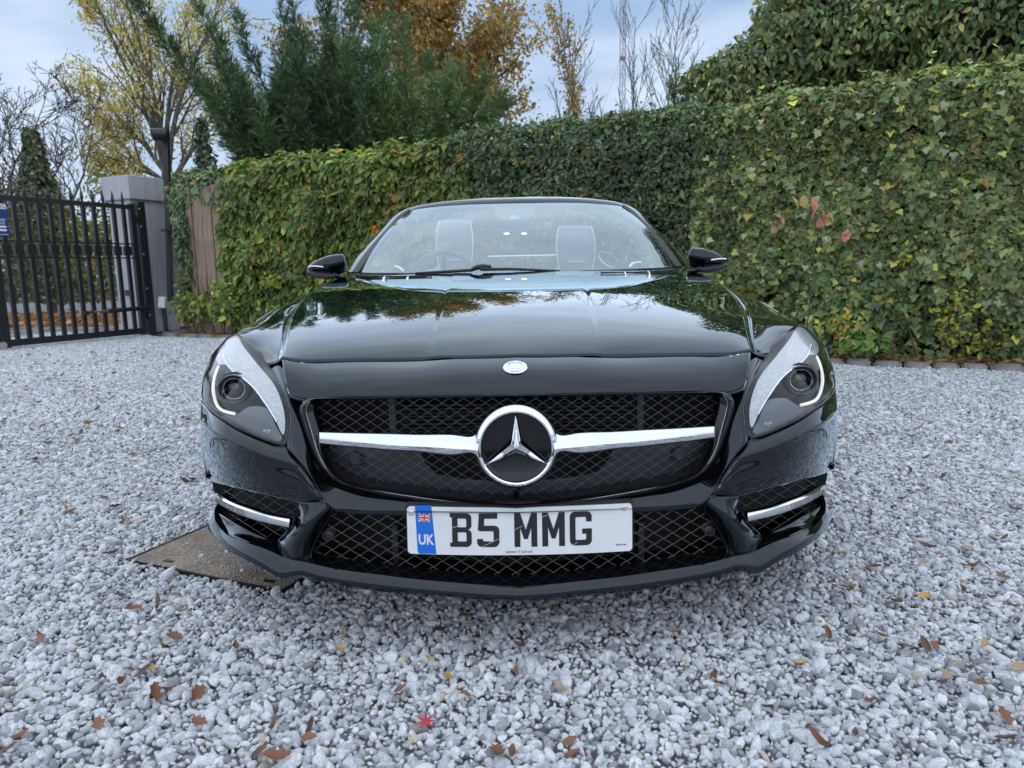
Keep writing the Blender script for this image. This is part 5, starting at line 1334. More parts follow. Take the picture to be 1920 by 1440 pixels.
# step below the fog intake down to the lip
fb = [(518, 1016, .066), (506, 1011, .066), (490, 1004, .066), (474, 997, .066), (458, 989, .064), (440, 980, .062), (424, 971, .058), (412, 964, .052), (405, 957, .046)]
lt = [(536, 1047, .028), (520, 1038, .026), (500, 1030, .026), (480, 1023, .026), (464, 1016, .026), (446, 1009, .026), (428, 1002, .026), (413, 991, .026), (404, 976, .028)]
Cb, Cl = C(fb), C(lt)
Cb += [V3(0.905, 0.60, Cb[-1].z + 0.01)]; Cl += [V3(0.915, 0.60, Cl[-1].z + 0.006)]
Cm = [a.lerp(b, 0.5) + Vector((0, 0.006, -0.004)) for a, b in zip(Cb, Cl)]
bump_grids.append(loft([Cb, Cm, Cl], 50, 10))
bumper = grids_obj('bumper', bump_grids, M_paint, car, thick=0.004, angle=RAD(38))
bumper['label'] = 'black front bumper with a sharp shelf under each headlight'

# ---- lip
lip_top = [(966, 1100, .012), (912, 1097, .012), (860, 1093, .012), (780, 1086, .012), (698, 1076, .012), (650, 1070, .012), (610, 1063, .013), (581, 1056, .014), (560, 1052, .016), (537, 1047, .020), (506, 1033, .022), (469, 1020, .022), (440, 1010, .022), (420, 998, .022), (408, 983, .022), (402, 968, .024)]
lip_bot = [(968, 1124, -.004), (914, 1122, -.004), (860, 1118, -.004), (780, 1112, -.004), (698, 1104, -.004), (650, 1097, -.004), (610, 1090, -.004), (581, 1083, -.003), (556, 1079, -.002), (530, 1084, -.006), (500, 1071, -.006), (466, 1053, -.004), (435, 1036, -.002), (412, 1018, .002), (397, 1000, .006), (392, 984, .010)]
Lt, Lb = C(lip_top), C(lip_bot)
Lt[0].x = Lb[0].x = 0
Lt += [V3(0.905, 0.60, Lt[-1].z + 0.02)]; Lb += [V3(0.918, 0.60, Lb[-1].z + 0.01)]
Lm = [a.lerp(b, 0.62) + Vector((0, -0.004, 0.004)) for a, b in zip(Lt, Lb)]
Ln = [b + Vector((0, 0.004, -0.006)) for b in Lb]
Lu = [b + Vector((-0.02 * (i > 12), max(0.06, 0.62 - b.y) if i < 14 else 0.06, 0.004)) for i, b in enumerate(Lb)]  # unseen underside extended far back to deepen the shade below the nose
gl = loft([Lt, Lm, Lb], 130, 12)
gn2 = loft([Lb, Ln], 130, 3); gu = loft([Ln, Lu], 130, 4)
gt = loft([[p + Vector((0, 0.05, 0.006)) for p in Lt], Lt], 130, 3)
grids_obj('lip_spoiler', [gt, gl, gn2, gu], M_paint, car, angle=RAD(35), thick=0.0)

# ---- grille surround ring
op_half = [(963, 744), (860, 745), (740, 746.5), (640, 748.5), (606, 750), (590, 753.5), (587, 765), (591, 785), (598, 808), (606, 836), (618, 862), (635, 885), (666, 902), (750, 918), (860, 933), (963, 940)]
op_o = [.118, .116, .113, .110, .108, .107, .106, .104, .102, .10, .098, .094, .088, .08, .076, .075]
ou_half = [(963, 740), (860, 741), (740, 742.5), (640, 744.5), (598, 744), (572, 749), (561, 764), (564, 788), (571, 812), (580, 842), (592, 872), (611, 895), (652, 915), (746, 936), (858, 950), (963, 955)]
ou_o = [.128, .125, .122, .118, .116, .112, .108, .104, .100, .094, .086, .080, .073, .068, .062, .060]
cr_half = [(a * .55 + c * .45, b * .55 + d * .45) for (a, b), (c, d) in zip(ou_half, op_half)]
Ro = [cF(a, b, o) for (a, b), o in zip(ou_half, ou_o)]
Rc = [cF(a, b, min(o1, o2) - 0.012) for (a, b), o1, o2 in zip(cr_half, ou_o, op_o)]
Ri = [cF(a, b, o) for (a, b), o in zip(op_half, op_o)]
for r_ in (Ro, Rc, Ri): r_[0].x = r_[-1].x = 0
Rd = [p + Vector((0, 0.05, 0)) for p in Ri]
grids_obj('grille_surround', [loft([Ro, Rc, Ri], 150, 11), loft([Ri, Rd], 150, 3)], M_gloss, car, angle=RAD(35))
# thin bright bead on the surround
mb = MB()
bead = [a.lerp(b, 0.12) + Vector((0, -0.0015, 0)) for a, b in zip(Rc, Ri)][5:]
mb.tube([Vector((-p[0], p[1], p[2])) for p in curve(bead, 70)] + [Vector(p) for p in curve(bead, 70)[::-1]][1:], 0.0004, 6)
mb.obj('surround_bead', M_satin, car, True)

# ---- lattices
def lattice(name, poly_px, surf, cell, mat, origin=(964, 840), r_=0.0011, wav=0.0, flat=1.0, parent=None, skip=None):
    "diamond mesh clipped to a pixel outline and laid on a real surface"
    poly = np.asarray(poly_px, float); w, h = cell
    mn, mx_ = poly.min(0), poly.max(0)
    mb = MB()
    L0 = np.hypot(mx_[0] - mn[0], mx_[1] - mn[1]) * 1.2
    for sg in (1, -1):
        dx, dy = w / 2, sg * h / 2
        nl = int(L0 / min(w, h)) + 4
        for k in range(-nl, nl):
            bx, by = origin[0] + k * w, origin[1]
            ts = np.arange(-int(L0 / np.hypot(dx, dy)) - 3, int(L0 / np.hypot(dx, dy)) + 3, 0.25)
            tt = ts
            pts = np.stack([bx + dx * tt, by + dy * tt + wav * np.sin(2 * np.pi * tt)], 1)
            ok = in_poly(pts, poly)
            if skip is not None: ok &= ~skip(pts)
            run = []
            for i in range(len(pts) + 1):
                if i < len(pts) and ok[i]: run.append(i)
                else:
                    if len(run) >= 3:
                        mb.tube([surf(pts[j][0], pts[j][1], 0.0012 * sg) for j in run], r_, 4, flat=flat)
                    run = []
    return mb.obj(name, mat, parent or car, True, RAD(60), fix=False)
def full_poly(half, c=964.5):
    "mirror a left-hand outline across the (slightly tilted) centre line of the car"
    h3 = [cF(a, b, 0.09) for a, b in half]
    out = [tuple(p) for p in half]
    for p in h3[::-1]: out.append(proj(Vector((p.x, p.y, p.z))))
    return out
def proj(p):
    "car point to pixel"
    w_ = Vector((CAR_X + p.x * _cy + p.y * _sy, CAR_Y - p.x * _sy + p.y * _cy, p.z)) - CAM
    z = w_.dot(cam_fwd); return (960 + F_PX * w_.dot(cam_right) / z, 720 - F_PX * w_.dot(cam_up) / z)
def cFs(px, py, o):
    "like cF but keeps the sign of x"
    v = cF(px, py, o); d = ray_l(px, py)
    x = C_L.x + d.x * ((v.y - C_L.y) / d.y)
    return Vector((math.copysign(v.x, x), v.y, v.z))
op_full = full_poly(op_half)
grille = empty('grille', parent=car)
def up_split(p): return p[:, 1] > 822 - (p[:, 0] - 964) * 0.018 - abs(p[:, 0] - 964) * 0.0 + 8
upper = lattice('wire_mesh', op_full, lambda a, b, e: cFs(a, b, 0.135 + e), (27, 17.6), M_lat, (964, 826), 0.0008, 0.0, 1.0, grille, skip=up_split)
lower = lattice('wire_mesh', op_full, lambda a, b, e: cFs(a, b, 0.122 + e), (28, 18), M_lat, (964, 826), 0.0008, 0.0, 1.0, grille, skip=lambda p: ~up_split(p))
# shutter plates behind the lower half and the dark radiator cavity
def px_panel(name, poly, surf, mat, parent, step=12):
    P_, T_ = cdt(poly, step=step)
    return mesh_obj(name, [surf(a, b) for a, b in P_], [tuple(t) for t in T_], mat, parent)
big = [(578, 738), (560, 770), (590, 860), (620, 895), (700, 920), (963, 950), (1230, 905), (1310, 875), (1340, 840), (1372, 745), (1350, 726)]
px_panel('radiator_cavity', big, lambda a, b: cFs(a, b, 0.30), M_dark, grille, 30)
slats = MB()
for k in range(10):
    y = 757 + k * 7
    p0, p1 = cFs(735, y + 4, 0.23), cFs(1190, y - 5, 0.23)
    slats.box((p0 + p1) / 2, (abs(p1.x - p0.x), 0.012, 0.0022))
slats.obj('radiator_slats', M_black, grille)
for sg in (-1, 1):
    half = [(600, 836), (606, 850), (620, 872), (640, 890), (672, 905), (760, 922), (860, 936), (963, 944), (963, 905), (860, 897), (818, 888), (796, 866), (786, 838)]
    v3 = [cF(a, b, 0.137) for a, b in half]
    P_, T_ = cdt(half, step=14)
    vv = [cF(a, b, 0.137) for a, b in P_]
    mesh_obj('shutter_plate', [(p.x * sg, p.y, p.z) for p in vv], [tuple(t) for t in T_], M_panelback, grille)
    mb = MB(); c = cF(665, 861, 0.120); mb.lathe([(0.016, 0.02), (0.016, 0.0), (0.0135, -0.002), (0.0125, 0.001), (0.0001, 0.0015)], (c.x * sg, c.y, c.z), (0, 1, 0), 28); mb.obj('parking_sensor', M_panelback, grille, True, RAD(30))
    mb = MB(); p = cF(737, 785, 0.20); mb.box((p.x * sg, p.y, p.z), (0.016, 0.02, 0.14)); mb.obj('grille_bracket', M_panelback, grille)

# ---- grille bar with the star
star_c = cp(964, 838, 0.062); star_c.x = 0
bar = empty('star_bar', parent=car)
def bar_pts(lst): return C(lst)
b_t = bar_pts([(890, 817, .062), (860, 818, .062), (800, 816.5, .062), (740, 815, .063), (680, 813.5, .065), (630, 812, .067), (599, 811, .069)])
b_f = bar_pts([(890, 826, .057), (860, 827, .057), (800, 825, .0575), (740, 823, .058), (680, 820, .060), (630, 818, .062), (599, 816, .065)])
b_m = bar_pts([(890, 844, .042), (860, 842, .042), (800, 838, .043), (740, 835, .045), (680, 830, .048), (630, 826, .051), (599, 823, .055)])
b_b = bar_pts([(890, 853, .050), (860, 853, .050), (800, 849, .051), (740, 845, .052), (680, 840, .055), (630, 836, .058), (599, 832, .061)])
b_u = [p + Vector((0, 0.014, 0.001)) for p in b_b]
b_s = [p + Vector((0, 0.012, 0.0)) for p in b_t]
# the bar flares into the ring at its inner end
fl_t = [cF(908, 790, .060)]; fl_f = [cF(903, 806, .054)]; fl_m = [cF(896, 846, .042)]; fl_b = [cF(903, 878, .05)]
fl_u = [fl_b[0] + Vector((0, 0.014, 0))]; fl_s = [fl_t[0] + Vector((0, 0.012, 0))]
for sg in (-1, 1):
    rowsb = [fl_s + b_s, fl_t + b_t, fl_f + b_f, fl_m + b_m]
    G1 = loft(rowsb, 60, 14); G1[..., 0] *= sg
    grids_obj('bar_arm', [G1], M_satin, bar, both=False, angle=RAD(45))
    G2 = loft([fl_m + b_m, fl_b + b_b, fl_u + b_u], 60, 8); G2[..., 0] *= sg
    grids_obj('bar_lower_edge', [G2], M_chrome, bar, both=False, angle=RAD(45))
    mb = MB(); e = [b_s[-1], b_t[-1], b_f[-1], b_m[-1], b_b[-1], b_u[-1]]
    mb.add([(p.x * sg, p.y, p.z) for p in e], [tuple(range(6))]); mb.obj('bar_end', M_chrome, bar)
tilt = Vector((0, -1, 0.06)).normalized()
Rr = 0.0945
mb = MB()
prof_ring = [(Rr - 0.004, -0.022), (Rr, -0.012), (Rr + 0.0015, -0.002), (Rr - 0.002, 0.007), (Rr - 0.007, 0.0115)]
mb.lathe(prof_ring, star_c, tilt, 96); mb.obj('ring_outer', M_satin, bar, True, RAD(35))
mb = MB(); mb.lathe([(Rr - 0.007, 0.0115), (Rr - 0.011, 0.0135), (Rr - 0.0145, 0.0125), (Rr - 0.0175, 0.006), (Rr - 0.019, -0.022)], star_c, tilt, 96); mb.obj('ring_inner', M_chrome, bar, True, RAD(35))
mb = MB(); mb.lathe([(Rr - 0.018, -0.020), (0.05, -0.024), (0.0001, -0.026)], star_c, tilt, 64); mb.obj('emblem_back', M_gloss, bar, True)
upv = Vector((0, 0, 1)); upv = (upv - tilt * upv.dot(tilt)).normalized(); rt = tilt.cross(upv) * -1
def sp(a, r_, h): return star_c + rt * (r_ * math.sin(a)) + upv * (r_ * math.cos(a)) + tilt * h
mb = MB(); ctr = sp(0, 0, 0.014)
V = [ctr]; 
for k in range(3):
    a = k * 2 * math.pi / 3
    V += [sp(a, Rr - 0.0175, 0.004), sp(a - math.pi / 3, 0.0125, 0.0), sp(a + math.pi / 3, 0.0125, 0.0), sp(a, Rr - 0.0175, -0.006)]
Fs = []
for k in range(3):
    t_, l_, r2, tb = 1 + 4 * k, 2 + 4 * k, 3 + 4 * k, 4 + 4 * k
    Fs += [(0, t_, l_), (0, r2, t_), (t_, tb, l_), (t_, r2, tb)]
mb.add(V, Fs); mb.obj('star', M_chrome, bar)

# ---- round badge on the nose panel
bc = Vector((0, 0, 0)); i0 = np.argmin(abs(Gn[:, 0, 0] * 0 + np.array([proj(Vector(g))[1] for g in Gn[:, 0]]) - 690))
bc = Vector(Gn[i0, 0]); tn = (Vector(Gn[i0 + 1, 0]) - Vector(Gn[i0 - 1, 0])).normalized()
bn = Vector((0, -abs(tn.z), abs(tn.y))).normalized()
badge = empty('bonnet_badge', parent=car)
mb = MB(); mb.lathe([(0.0295, 0.0), (0.0295, 0.003), (0.028, 0.0042), (0.0265, 0.0036)], bc, bn, 48); mb.obj('badge_rim', M_chrome, badge, True, RAD(35))
mb = MB(); mb.lathe([(0.0268, 0.0036), (0.0185, 0.0036), (0.0180, 0.0028), (0.0001, 0.0028)], bc, bn, 48); mb.obj('badge_face', M_satin, badge, True, RAD(25))
bu = Vector((0, abs(bn.z), abs(bn.y))).normalized()
mb = MB()
for k in range(3):
    a = k * 2 * math.pi / 3
    q = lambda an, r_, h: bc + Vector((1, 0, 0)) * (r_ * math.sin(an)) + bu * (r_ * math.cos(an)) + bn * h
    mb.add([q(0, 0, 0.0055), q(a, 0.0165, 0.0034), q(a - math.pi / 3, 0.0034, 0.003), q(a + math.pi / 3, 0.0034, 0.003)], [(0, 1, 2), (0, 3, 1)])
mb.obj('badge_star', M_chrome, badge)
M_badge_blue = simple('badge_lettering', (0.05, 0.06, 0.09), 0.4)
def text_mesh(txt, size, fn, name, mat, parent, depth=0.0, spacing=1.0, bold=0.0, squash=1.0):
    "lettering from the built-in font, laid through fn(x, y)"
    cu = bpy.data.curves.new('t', 'FONT'); cu.body = txt; cu.size = size; cu.align_x = 'CENTER'; cu.align_y = 'CENTER'
    cu.space_character = spacing; cu.resolution_u = 3; cu.offset = bold
    to = bpy.data.objects.new('t', cu); COL.objects.link(to)
    dg = bpy.context.evaluated_depsgraph_get(); dg.update()
    me = bpy.data.meshes.new_from_object(to.evaluated_get(dg))
    V = [fn(v.co.x * squash, v.co.y) for v in me.vertices]; Fc = [tuple(p.vertices) for p in me.polygons]
    bpy.data.objects.remove(to); bpy.data.curves.remove(cu); bpy.data.meshes.remove(me)
    return mesh_obj(name, V, Fc, mat, parent, smooth=False)
def arc_text(txt, size, R_, a0, name, flip):
    vs = MB(); step = size * 0.72 / R_
    for i, ch in enumerate(txt):
        if ch == ' ': continue
        a = a0 + (i - (len(txt) - 1) / 2) * step * (-1 if flip else 1)
        def fn(x, y, a=a):
            r_ = R_ + (-y if flip else y); b_ = a + (-x if flip else x) / R_
            return bc + Vector((1, 0, 0)) * (r_ * math.sin(b_)) + bu * (r_ * math.cos(b_)) + bn * 0.0042
        o = text_mesh(ch, size, fn, 'letter', M_badge_blue, None)
        vs.add([v.co.copy() for v in o.data.vertices], [tuple(p.vertices) for p in o.data.polygons])
        bpy.data.objects.remove(o)
    vs.obj(name, M_badge_blue, badge, fix=False)
arc_text('MERCEDES', 0.0072, 0.0222, 0.0, 'badge_lettering', False)
arc_text('BENZ', 0.0072, 0.0222, math.pi, 'badge_lettering', True)

# ---- number plate (bowed, follows the nose)
plate = empty('number_plate', parent=car)
plate['label'] = 'white UK number plate reading B5 MMG with a blue band'
PW, PH = 0.520, 0.111
pc = cp(971, 995, 0.052); px0 = cp(761, 995, 0.075); 
plate_z = pc.z; plate_x = 0.0045
def plP(x, y, d=0.0):
    "plate coordinates in metres from its centre -> car space"
    xx = x
    sag = 0.25 * x * x
    return Vector((plate_x + xx, 0.050 + sag - d + 0.10 * y, plate_z + y * 0.995))
def rrect(w, h, r_, n=6):
    out = []
    for cx_, cy_, a0 in ((w / 2 - r_, h / 2 - r_, 0), (-w / 2 + r_, h / 2 - r_, 90), (-w / 2 + r_, -h / 2 + r_, 180), (w / 2 - r_, -h / 2 + r_, 270)):
        for k in range(n + 1):
            a = RAD(a0 + 90 * k / n); out.append((cx_ + r_ * math.cos(a), cy_ + r_ * math.sin(a)))
    return out
def dens(poly, step=0.02):
    out = []
    for i in range(len(poly)):
        a, b = poly[i], poly[(i + 1) % len(poly)]; n = max(1, int(math.hypot(b[0] - a[0], b[1] - a[1]) / step))
        out += [(a[0] + (b[0] - a[0]) * k / n, a[1] + (b[1] - a[1]) * k / n) for k in range(n)]
    return out
def flat_shape(name, poly, mat, parent, d, fn=plP, step=0.02, holes=()):
    P_, T_ = cdt(np.array(dens(poly, step)), [np.array(dens(h, step)) for h in holes], step=step)
    return mesh_obj(name, [fn(a, b, d) for a, b in P_], [tuple(t) for t in T_], mat, parent, smooth=False)
def slab(name, poly, mat, parent, d0, d1, fn=plP, step=0.02):
    pl = dens(poly, step); P_, T_ = cdt(np.array(pl), step=step); n = len(P_)
    V = [fn(a, b, d1) for a, b in P_]; Fc = [tuple(t) for t in T_]; k = len(pl)
    V += [fn(a, b, d0) for a, b in pl] + [fn(a, b, d1) for a, b in pl]
    Fc += [(n + i, n + (i + 1) % k, n + k + (i + 1) % k, n + k + i) for i in range(k)]
    return mesh_obj(name, V, Fc, mat, parent, smooth=False)
slab('plate_mount', rrect(PW + 0.006, PH + 0.012, 0.008), M_black, plate, -0.02, -0.002, lambda x, y, d: plP(x, y + 0.004, d))
slab('plate_face', rrect(PW, PH, 0.009), M_white, plate, -0.002, 0.0015)
XS = 0.52 / 421.0
def pk(a, b): return ((a - 971.0) * XS, (995.5 - b) * XS * 1.06 + 0.0)
def z5p(a, b):
    "zoomed pixel on the plate -> plate metres, taking out bow and tilt"
    X, Y = 720 + a * .26042, 700 + b * .26042
    x = (X - 971.0) * XS
    return (x, (997.3 - Y - 0.014 * (X - 971) + 30 * 0.0 - 6.5 * ((X - 971) / 210.0) ** 2 + 3.3) * XS * 1.07)
flat_shape('blue_band', [z5p(218, 975), z5p(335, 975), z5p(364, 1306), z5p(240, 1304), z5p(228, 1290), z5p(215, 985)], M_blue, plate, 0.0019, step=0.03)
# characters: outlines drawn on a 50 x 79 grid
Bo = [(0, 79), (0, 69), (5, 69), (5, 10), (0, 10), (0, 0), (40, 0), (46, 3), (50, 9), (50, 33), (47, 38), (42, 40.5), (47, 43), (50, 48), (50, 70), (46, 76), (40, 79)]
Bh = [[(18, 66), (36, 66), (38, 64), (38, 48), (36, 46), (18, 46)], [(18, 34), (36, 34), (38, 32), (38, 15), (36, 13), (18, 13)]]
Fo = [(5, 79), (46, 79), (46, 66), (17, 66), (16, 50), (40, 50), (47, 47), (50, 41), (50, 10), (46, 3), (40, 0), (10, 0), (3, 3), (0, 9), (0, 19), (13, 19), (14, 14), (35, 13), (37, 15), (37, 35), (35, 37), (8, 37), (2, 39)]
Mo = [(0, 0), (0, 79), (13, 79), (25, 40), (37, 79), (50, 79), (50, 0), (37, 0), (37, 44), (29, 18), (21, 18), (13, 44), (13, 0)]
Go = [(50, 55), (50, 70), (46, 76), (40, 79), (10, 79), (4, 76), (0, 70), (0, 9), (4, 3), (10, 0), (40, 0), (46, 3), (50, 9), (50, 39), (28, 39), (28, 27), (37, 27), (37, 15), (35, 13), (15, 13), (13, 15), (13, 64), (15, 66), (35, 66), (37, 64), (37, 55)]
glyph = {'B': (Bo, Bh), '5': (Fo, []), 'M': (Mo, []), 'G': (Go, [])}
cw = lambda ch, x0, x1: (ch, x0, x1)
for ch, a0, a1 in (('B', 466, 622), ('5', 660, 820), ('M', 927, 1090), ('M', 1125, 1287), ('G', 1322, 1480)):
    x0, x1 = z5p(a0, 1150)[0], z5p(a1, 1150)[0]; y0, y1 = z5p((a0 + a1) / 2, 1276 - 0.012 * (a0 - 700))[1], z5p((a0 + a1) / 2, 1020 - 0.012 * (a0 - 700))[1]
    y0, y1 = -0.0365, 0.0425
    tr = lambda p: (x0 + (x1 - x0) * p[0] / 50.0, y0 + (y1 - y0) * p[1] / 79.0)
    oo, hh = glyph[ch]
    flat_shape('plate_character', [tr(p) for p in oo], M_ink, plate, 0.0021, step=0.012, holes=[[tr(p) for p in h] for h in hh])
# scratches across the characters
mb = MB()
for (a, b), (c, d) in (((925, 1145), (1180, 1035)), ((690, 1262), (815, 1205)), ((1340, 1250), (1375, 1225)), ((470, 1135), (540, 1110))):
    p, q = z5p(a, b), z5p(c, d); n_ = Vector((-(q[1] - p[1]), q[0] - p[0])).normalized() * 0.0005
    mb.add([plP(p[0] + n_.x, p[1] + n_.y, 0.0024), plP(q[0] + n_.x, q[1] + n_.y, 0.0024), plP(q[0] - n_.x, q[1] - n_.y, 0.0024), plP(p[0] - n_.x, p[1] - n_.y, 0.0024)], [(0, 1, 2, 3)])
mb.obj('scratch', simple('plate_scratch', (0.5, 0.5, 0.52), 0.5), plate, fix=False)
bxc, byc = z5p(290, 1210)
text_mesh('UK', 0.0335, lambda x, y: plP(bxc + x, byc + y, 0.0023), 'country_letters', M_white, plate, bold=0.0009, squash=0.78)
fx, fy = z5p(282, 1058); fw, fh = 0.0285, 0.0195
ffn = lambda x, y, d: plP(fx + x - y * -0.05, fy + y, d)
flag = flat_shape('flag', [(-fw / 2, -fh / 2), (fw / 2, -fh / 2), (fw / 2, fh / 2), (-fw / 2, fh / 2)], M_navy, plate, 0.0023, ffn, 0.05)
def stripe(a, b, w_, mat, d, name='flag_stripe'):
    a, b = Vector(a), Vector(b); n_ = Vector((-(b - a).y, (b - a).x)).normalized() * w_ / 2
    mesh_obj(name, [ffn(*(p), d) for p in (a + n_, b + n_, b - n_, a - n_)], [(0, 1, 2, 3)], mat, flag, smooth=False)
hx, hy = fw / 2 * 0.94, fh / 2 * 0.94
stripe((-hx, -hy), (hx, hy), 0.0040, M_white, 0.0025); stripe((-hx, hy), (hx, -hy), 0.0040, M_white, 0.00255)
stripe((-hx, -hy), (hx, hy), 0.0014, M_red, 0.0027); stripe((-hx, hy), (hx, -hy), 0.0014, M_red, 0.00275)
stripe((-fw / 2, 0), (fw / 2, 0), 0.0068, M_white, 0.0029); stripe((0, -fh / 2), (0, fh / 2), 0.0068, M_white, 0.00295)
stripe((-fw / 2, 0), (fw / 2, 0), 0.0038, M_red, 0.0031); stripe((0, -fh / 2), (0, fh / 2), 0.0038, M_red, 0.00315)
text_mesh('Junction 17 Cars Ltd', 0.0072, lambda x, y: plP(z5p(958, 1310)[0] + x, -0.0475 + y, 0.0021), 'dealer_name', M_ink, plate, bold=0.0001)
text_mesh('BS AU 145e', 0.0046, lambda x, y: plP(0.234 + x, -0.0395 + y, 0.0021), 'standard_mark', M_ink, plate, bold=0.0002)
for a, b in ((188, 1022), (1714, 987)):
    x, y = z5p(a, b); mb = MB(); c = plP(x, y, 0.0018); mb.lathe([(0.0066, 0.0), (0.0062, 0.0022), (0.004, 0.0032), (0.0032, 0.0022), (0.0001, 0.0018)], c, (0, -1, 0), 20); mb.obj('plate_screw', M_satin, plate, True)

# ---- lower intake
low_half = [(963, 962), (860, 961), (760, 960), (680, 960), (640, 959), (624, 961), (617, 969), (600, 1000), (588, 1024), (582, 1040), (582, 1048), (590, 1053), (620, 1060), (700, 1074), (780, 1084), (860, 1092), (967, 1099)]
low_full = full_poly(low_half)
intake = empty('lower_intake', parent=car)
lattice('wire_mesh', low_full, lambda a, b, e: cFs(a, b, 0.062 + e), (34.5, 21.2), M_lat2, (968, 1052), 0.0009, 0.7, 1.0, intake)
px_panel('intake_cavity', [(575, 950), (560, 1055), (700, 1085), (966, 1112), (1240, 1075), (1385, 1045), (1340, 935)], lambda a, b: cFs(a, b, 0.20), M_dark, intake, 40)
Li = C([(a, b, 0.046) for a, b in low_half]); Li[0].x = Li[-1].x = 0
Ld = [p + Vector((0, 0.06, 0)) for p in Li]
grids_obj('intake_frame', [loft([Li, Ld], 120, 3)], M_black, intake, angle=RAD(40))
for sg in (-1, 1):
    c = cF(614, 1006, 0.055); mb = MB(); mb.lathe([(0.0118, 0.03), (0.0118, 0.0), (0.0106, -0.001), (0.0102, 0.01)], (c.x * sg, c.y, c.z), (0, 1, 0), 28); ps_ = mb.obj('parking_sensor', M_lat2, intake, True, RAD(30))
    ps_['label'] = 'round parking sensor in the lower grille'
    mb = MB(); mb.lathe([(0.0103, 0.004), (0.006, 0.002), (0.0001, 0.0015)], (c.x * sg, c.y, c.z), (0, 1, 0), 28); mb.obj('sensor_face', M_black, intake, True)
    mb = MB(); c = cF(743, 985, 0.14); mb.box((c.x * sg, c.y, c.z - 0.04), (0.014, 0.05, 0.10)); mb.obj('plate_bracket', M_black, intake)

# ---- fog intakes with the light bar
fog_open = [(398, 904), (420, 908), (464, 919), (506, 929), (558, 943), (560, 950), (552, 978), (536, 998), (519, 1015), (500, 1008), (474, 996), (440, 980), (408, 962), (400, 940)]
for sg in (-1, 1):
    fogp = empty('fog_intake', parent=car)
    fn = lambda a, b, e=0.0: (lambda p: Vector((p.x * sg, p.y, p.z)))(cF(a, b, 0.105 + e))
    P_, T_ = cdt(fog_open, step=14)
    mesh_obj('intake_cavity', [(lambda p: (p.x * sg, p.y + 0.06, p.z))(cF(a, b, 0.10)) for a, b in P_], [tuple(t) for t in T_], M_dark, fogp)
    lattice('wire_mesh', fog_open, lambda a, b, e: fn(a, b, e), (30, 19), M_lat, (470, 950), 0.0009, 0.5, 1.0, fogp)
    z3 = lambda a, b, o: cF(360 + a * .26042, 860 + b * .26042, o)
    t1 = [z3(165, 252, .040), z3(230, 285, .030), z3(330, 330, .026), z3(430, 362, .026), z3(530, 392, .028), z3(620, 415, .030), z3(702, 432, .032)]
    t2 = [z3(152, 268, .034), z3(225, 305, .020), z3(330, 352, .016), z3(430, 385, .016), z3(530, 415, .018), z3(620, 440, .021), z3(702, 458, .024)]
    t3 = [z3(150, 300, .036), z3(225, 345, .024), z3(330, 397, .020), z3(430, 432, .020), z3(530, 460, .022), z3(620, 480, .025), z3(698, 497, .028)]
    t4 = [p + Vector((0, 0.03, 0.002)) for p in t3]; t0 = [p + Vector((0, 0.03, -0.004)) for p in t1]
    def half_obj(name, rows, mat, nv):
        G = loft(rows, 60, nv); G[..., 0] *= sg
        return grids_obj(name, [G], mat, fogp, both=False, angle=RAD(40))
    half_obj('chrome_blade', [t0, t1, t2], M_chrome, 8)
    half_obj('light_bar', [t2, [a.lerp(b, 0.5) + Vector((0, -0.002, 0)) for a, b in zip(t2, t3)], t3], simple('daylight_lens', (0.6, 0.61, 0.63), 0.15, 0.6, var=0.2, scale=300) if sg < 0 else bpy.data.materials['daylight_lens'], 6)
    half_obj('chrome_foot', [t3, t4], M_chrome, 3)
    mb = MB()
    for k in range(46):
        q = k / 45.0
        a = curve_even(t2, 92)[int(12 + q * 50)]; b = curve_even(t3, 92)[int(12 + q * 50)]
        a, b = Vector(a), Vector(b); a = a.lerp(b, 0.12); b = a.lerp(b, 0.86)
        mb.tube([Vector((p.x * sg, p.y - 0.0022, p.z)) for p in (a, b)], 0.0009, 4, cap=False)
    mb.obj('lens_rib', M_satin, fogp, fix=False)
    mb = MB(); e = [t0[-1], t1[-1], t2[-1], t3[-1], t4[-1]]; mb.add([(p.x * sg, p.y, p.z) for p in e], [tuple(range(5))]); mb.obj('blade_end', M_chrome, fogp)

# headlamp washer cover seams on the bumper
for sg in (-1, 1):
    mb = MB(); pts = C([(394.5, 838, .0145), (396, 826, .0145), (403, 823, .015), (420, 830, .0155), (433, 837, .016), (438, 846, .016)])
    mb.tube([(p[0] * sg, p[1], p[2]) for p in curve_even(pts, 24)], 0.0012, 5); mb.obj('washer_cover_seam', M_rubber, car, True)
# ---- body sides, doors, rear
def Wz(s, z):
    d = np.interp(z, [0.16, 0.22, 0.35, 0.47, 0.60, 0.70, 0.80, 0.88], [0.035, 0.018, 0.004, 0.0, 0.0, 0.014, 0.040, 0.075])
    return W_side(s) - float(d)
def arch(cx, r_, z0, n=22):
    return [(cx + r_ * math.cos(a), 0.335 + r_ * math.sin(a)) for a in np.linspace(math.pi + 0.55, -0.55, n)]
AX_F, AX_R = 0.90, 3.485
def side_panel(name, poly, sg, off=0.0, mat=None, step=0.05):
    pl = dens(poly, 0.04); P_, T_ = cdt(np.array(pl), step=step)
    o = mesh_obj(name, [(sg * (Wz(a, b) + off), a, b) for a, b in P_], [tuple(t) for t in T_], mat or M_paint, car)
    bm = bmesh.new(); bm.from_mesh(o.data); bmesh.ops.recalc_face_normals(bm, faces=bm.faces); bm.to_mesh(o.data); bm.free()
    md = o.modifiers.new('thickness', 'SOLIDIFY'); md.thickness = 0.006; md.offset = 0
    return o
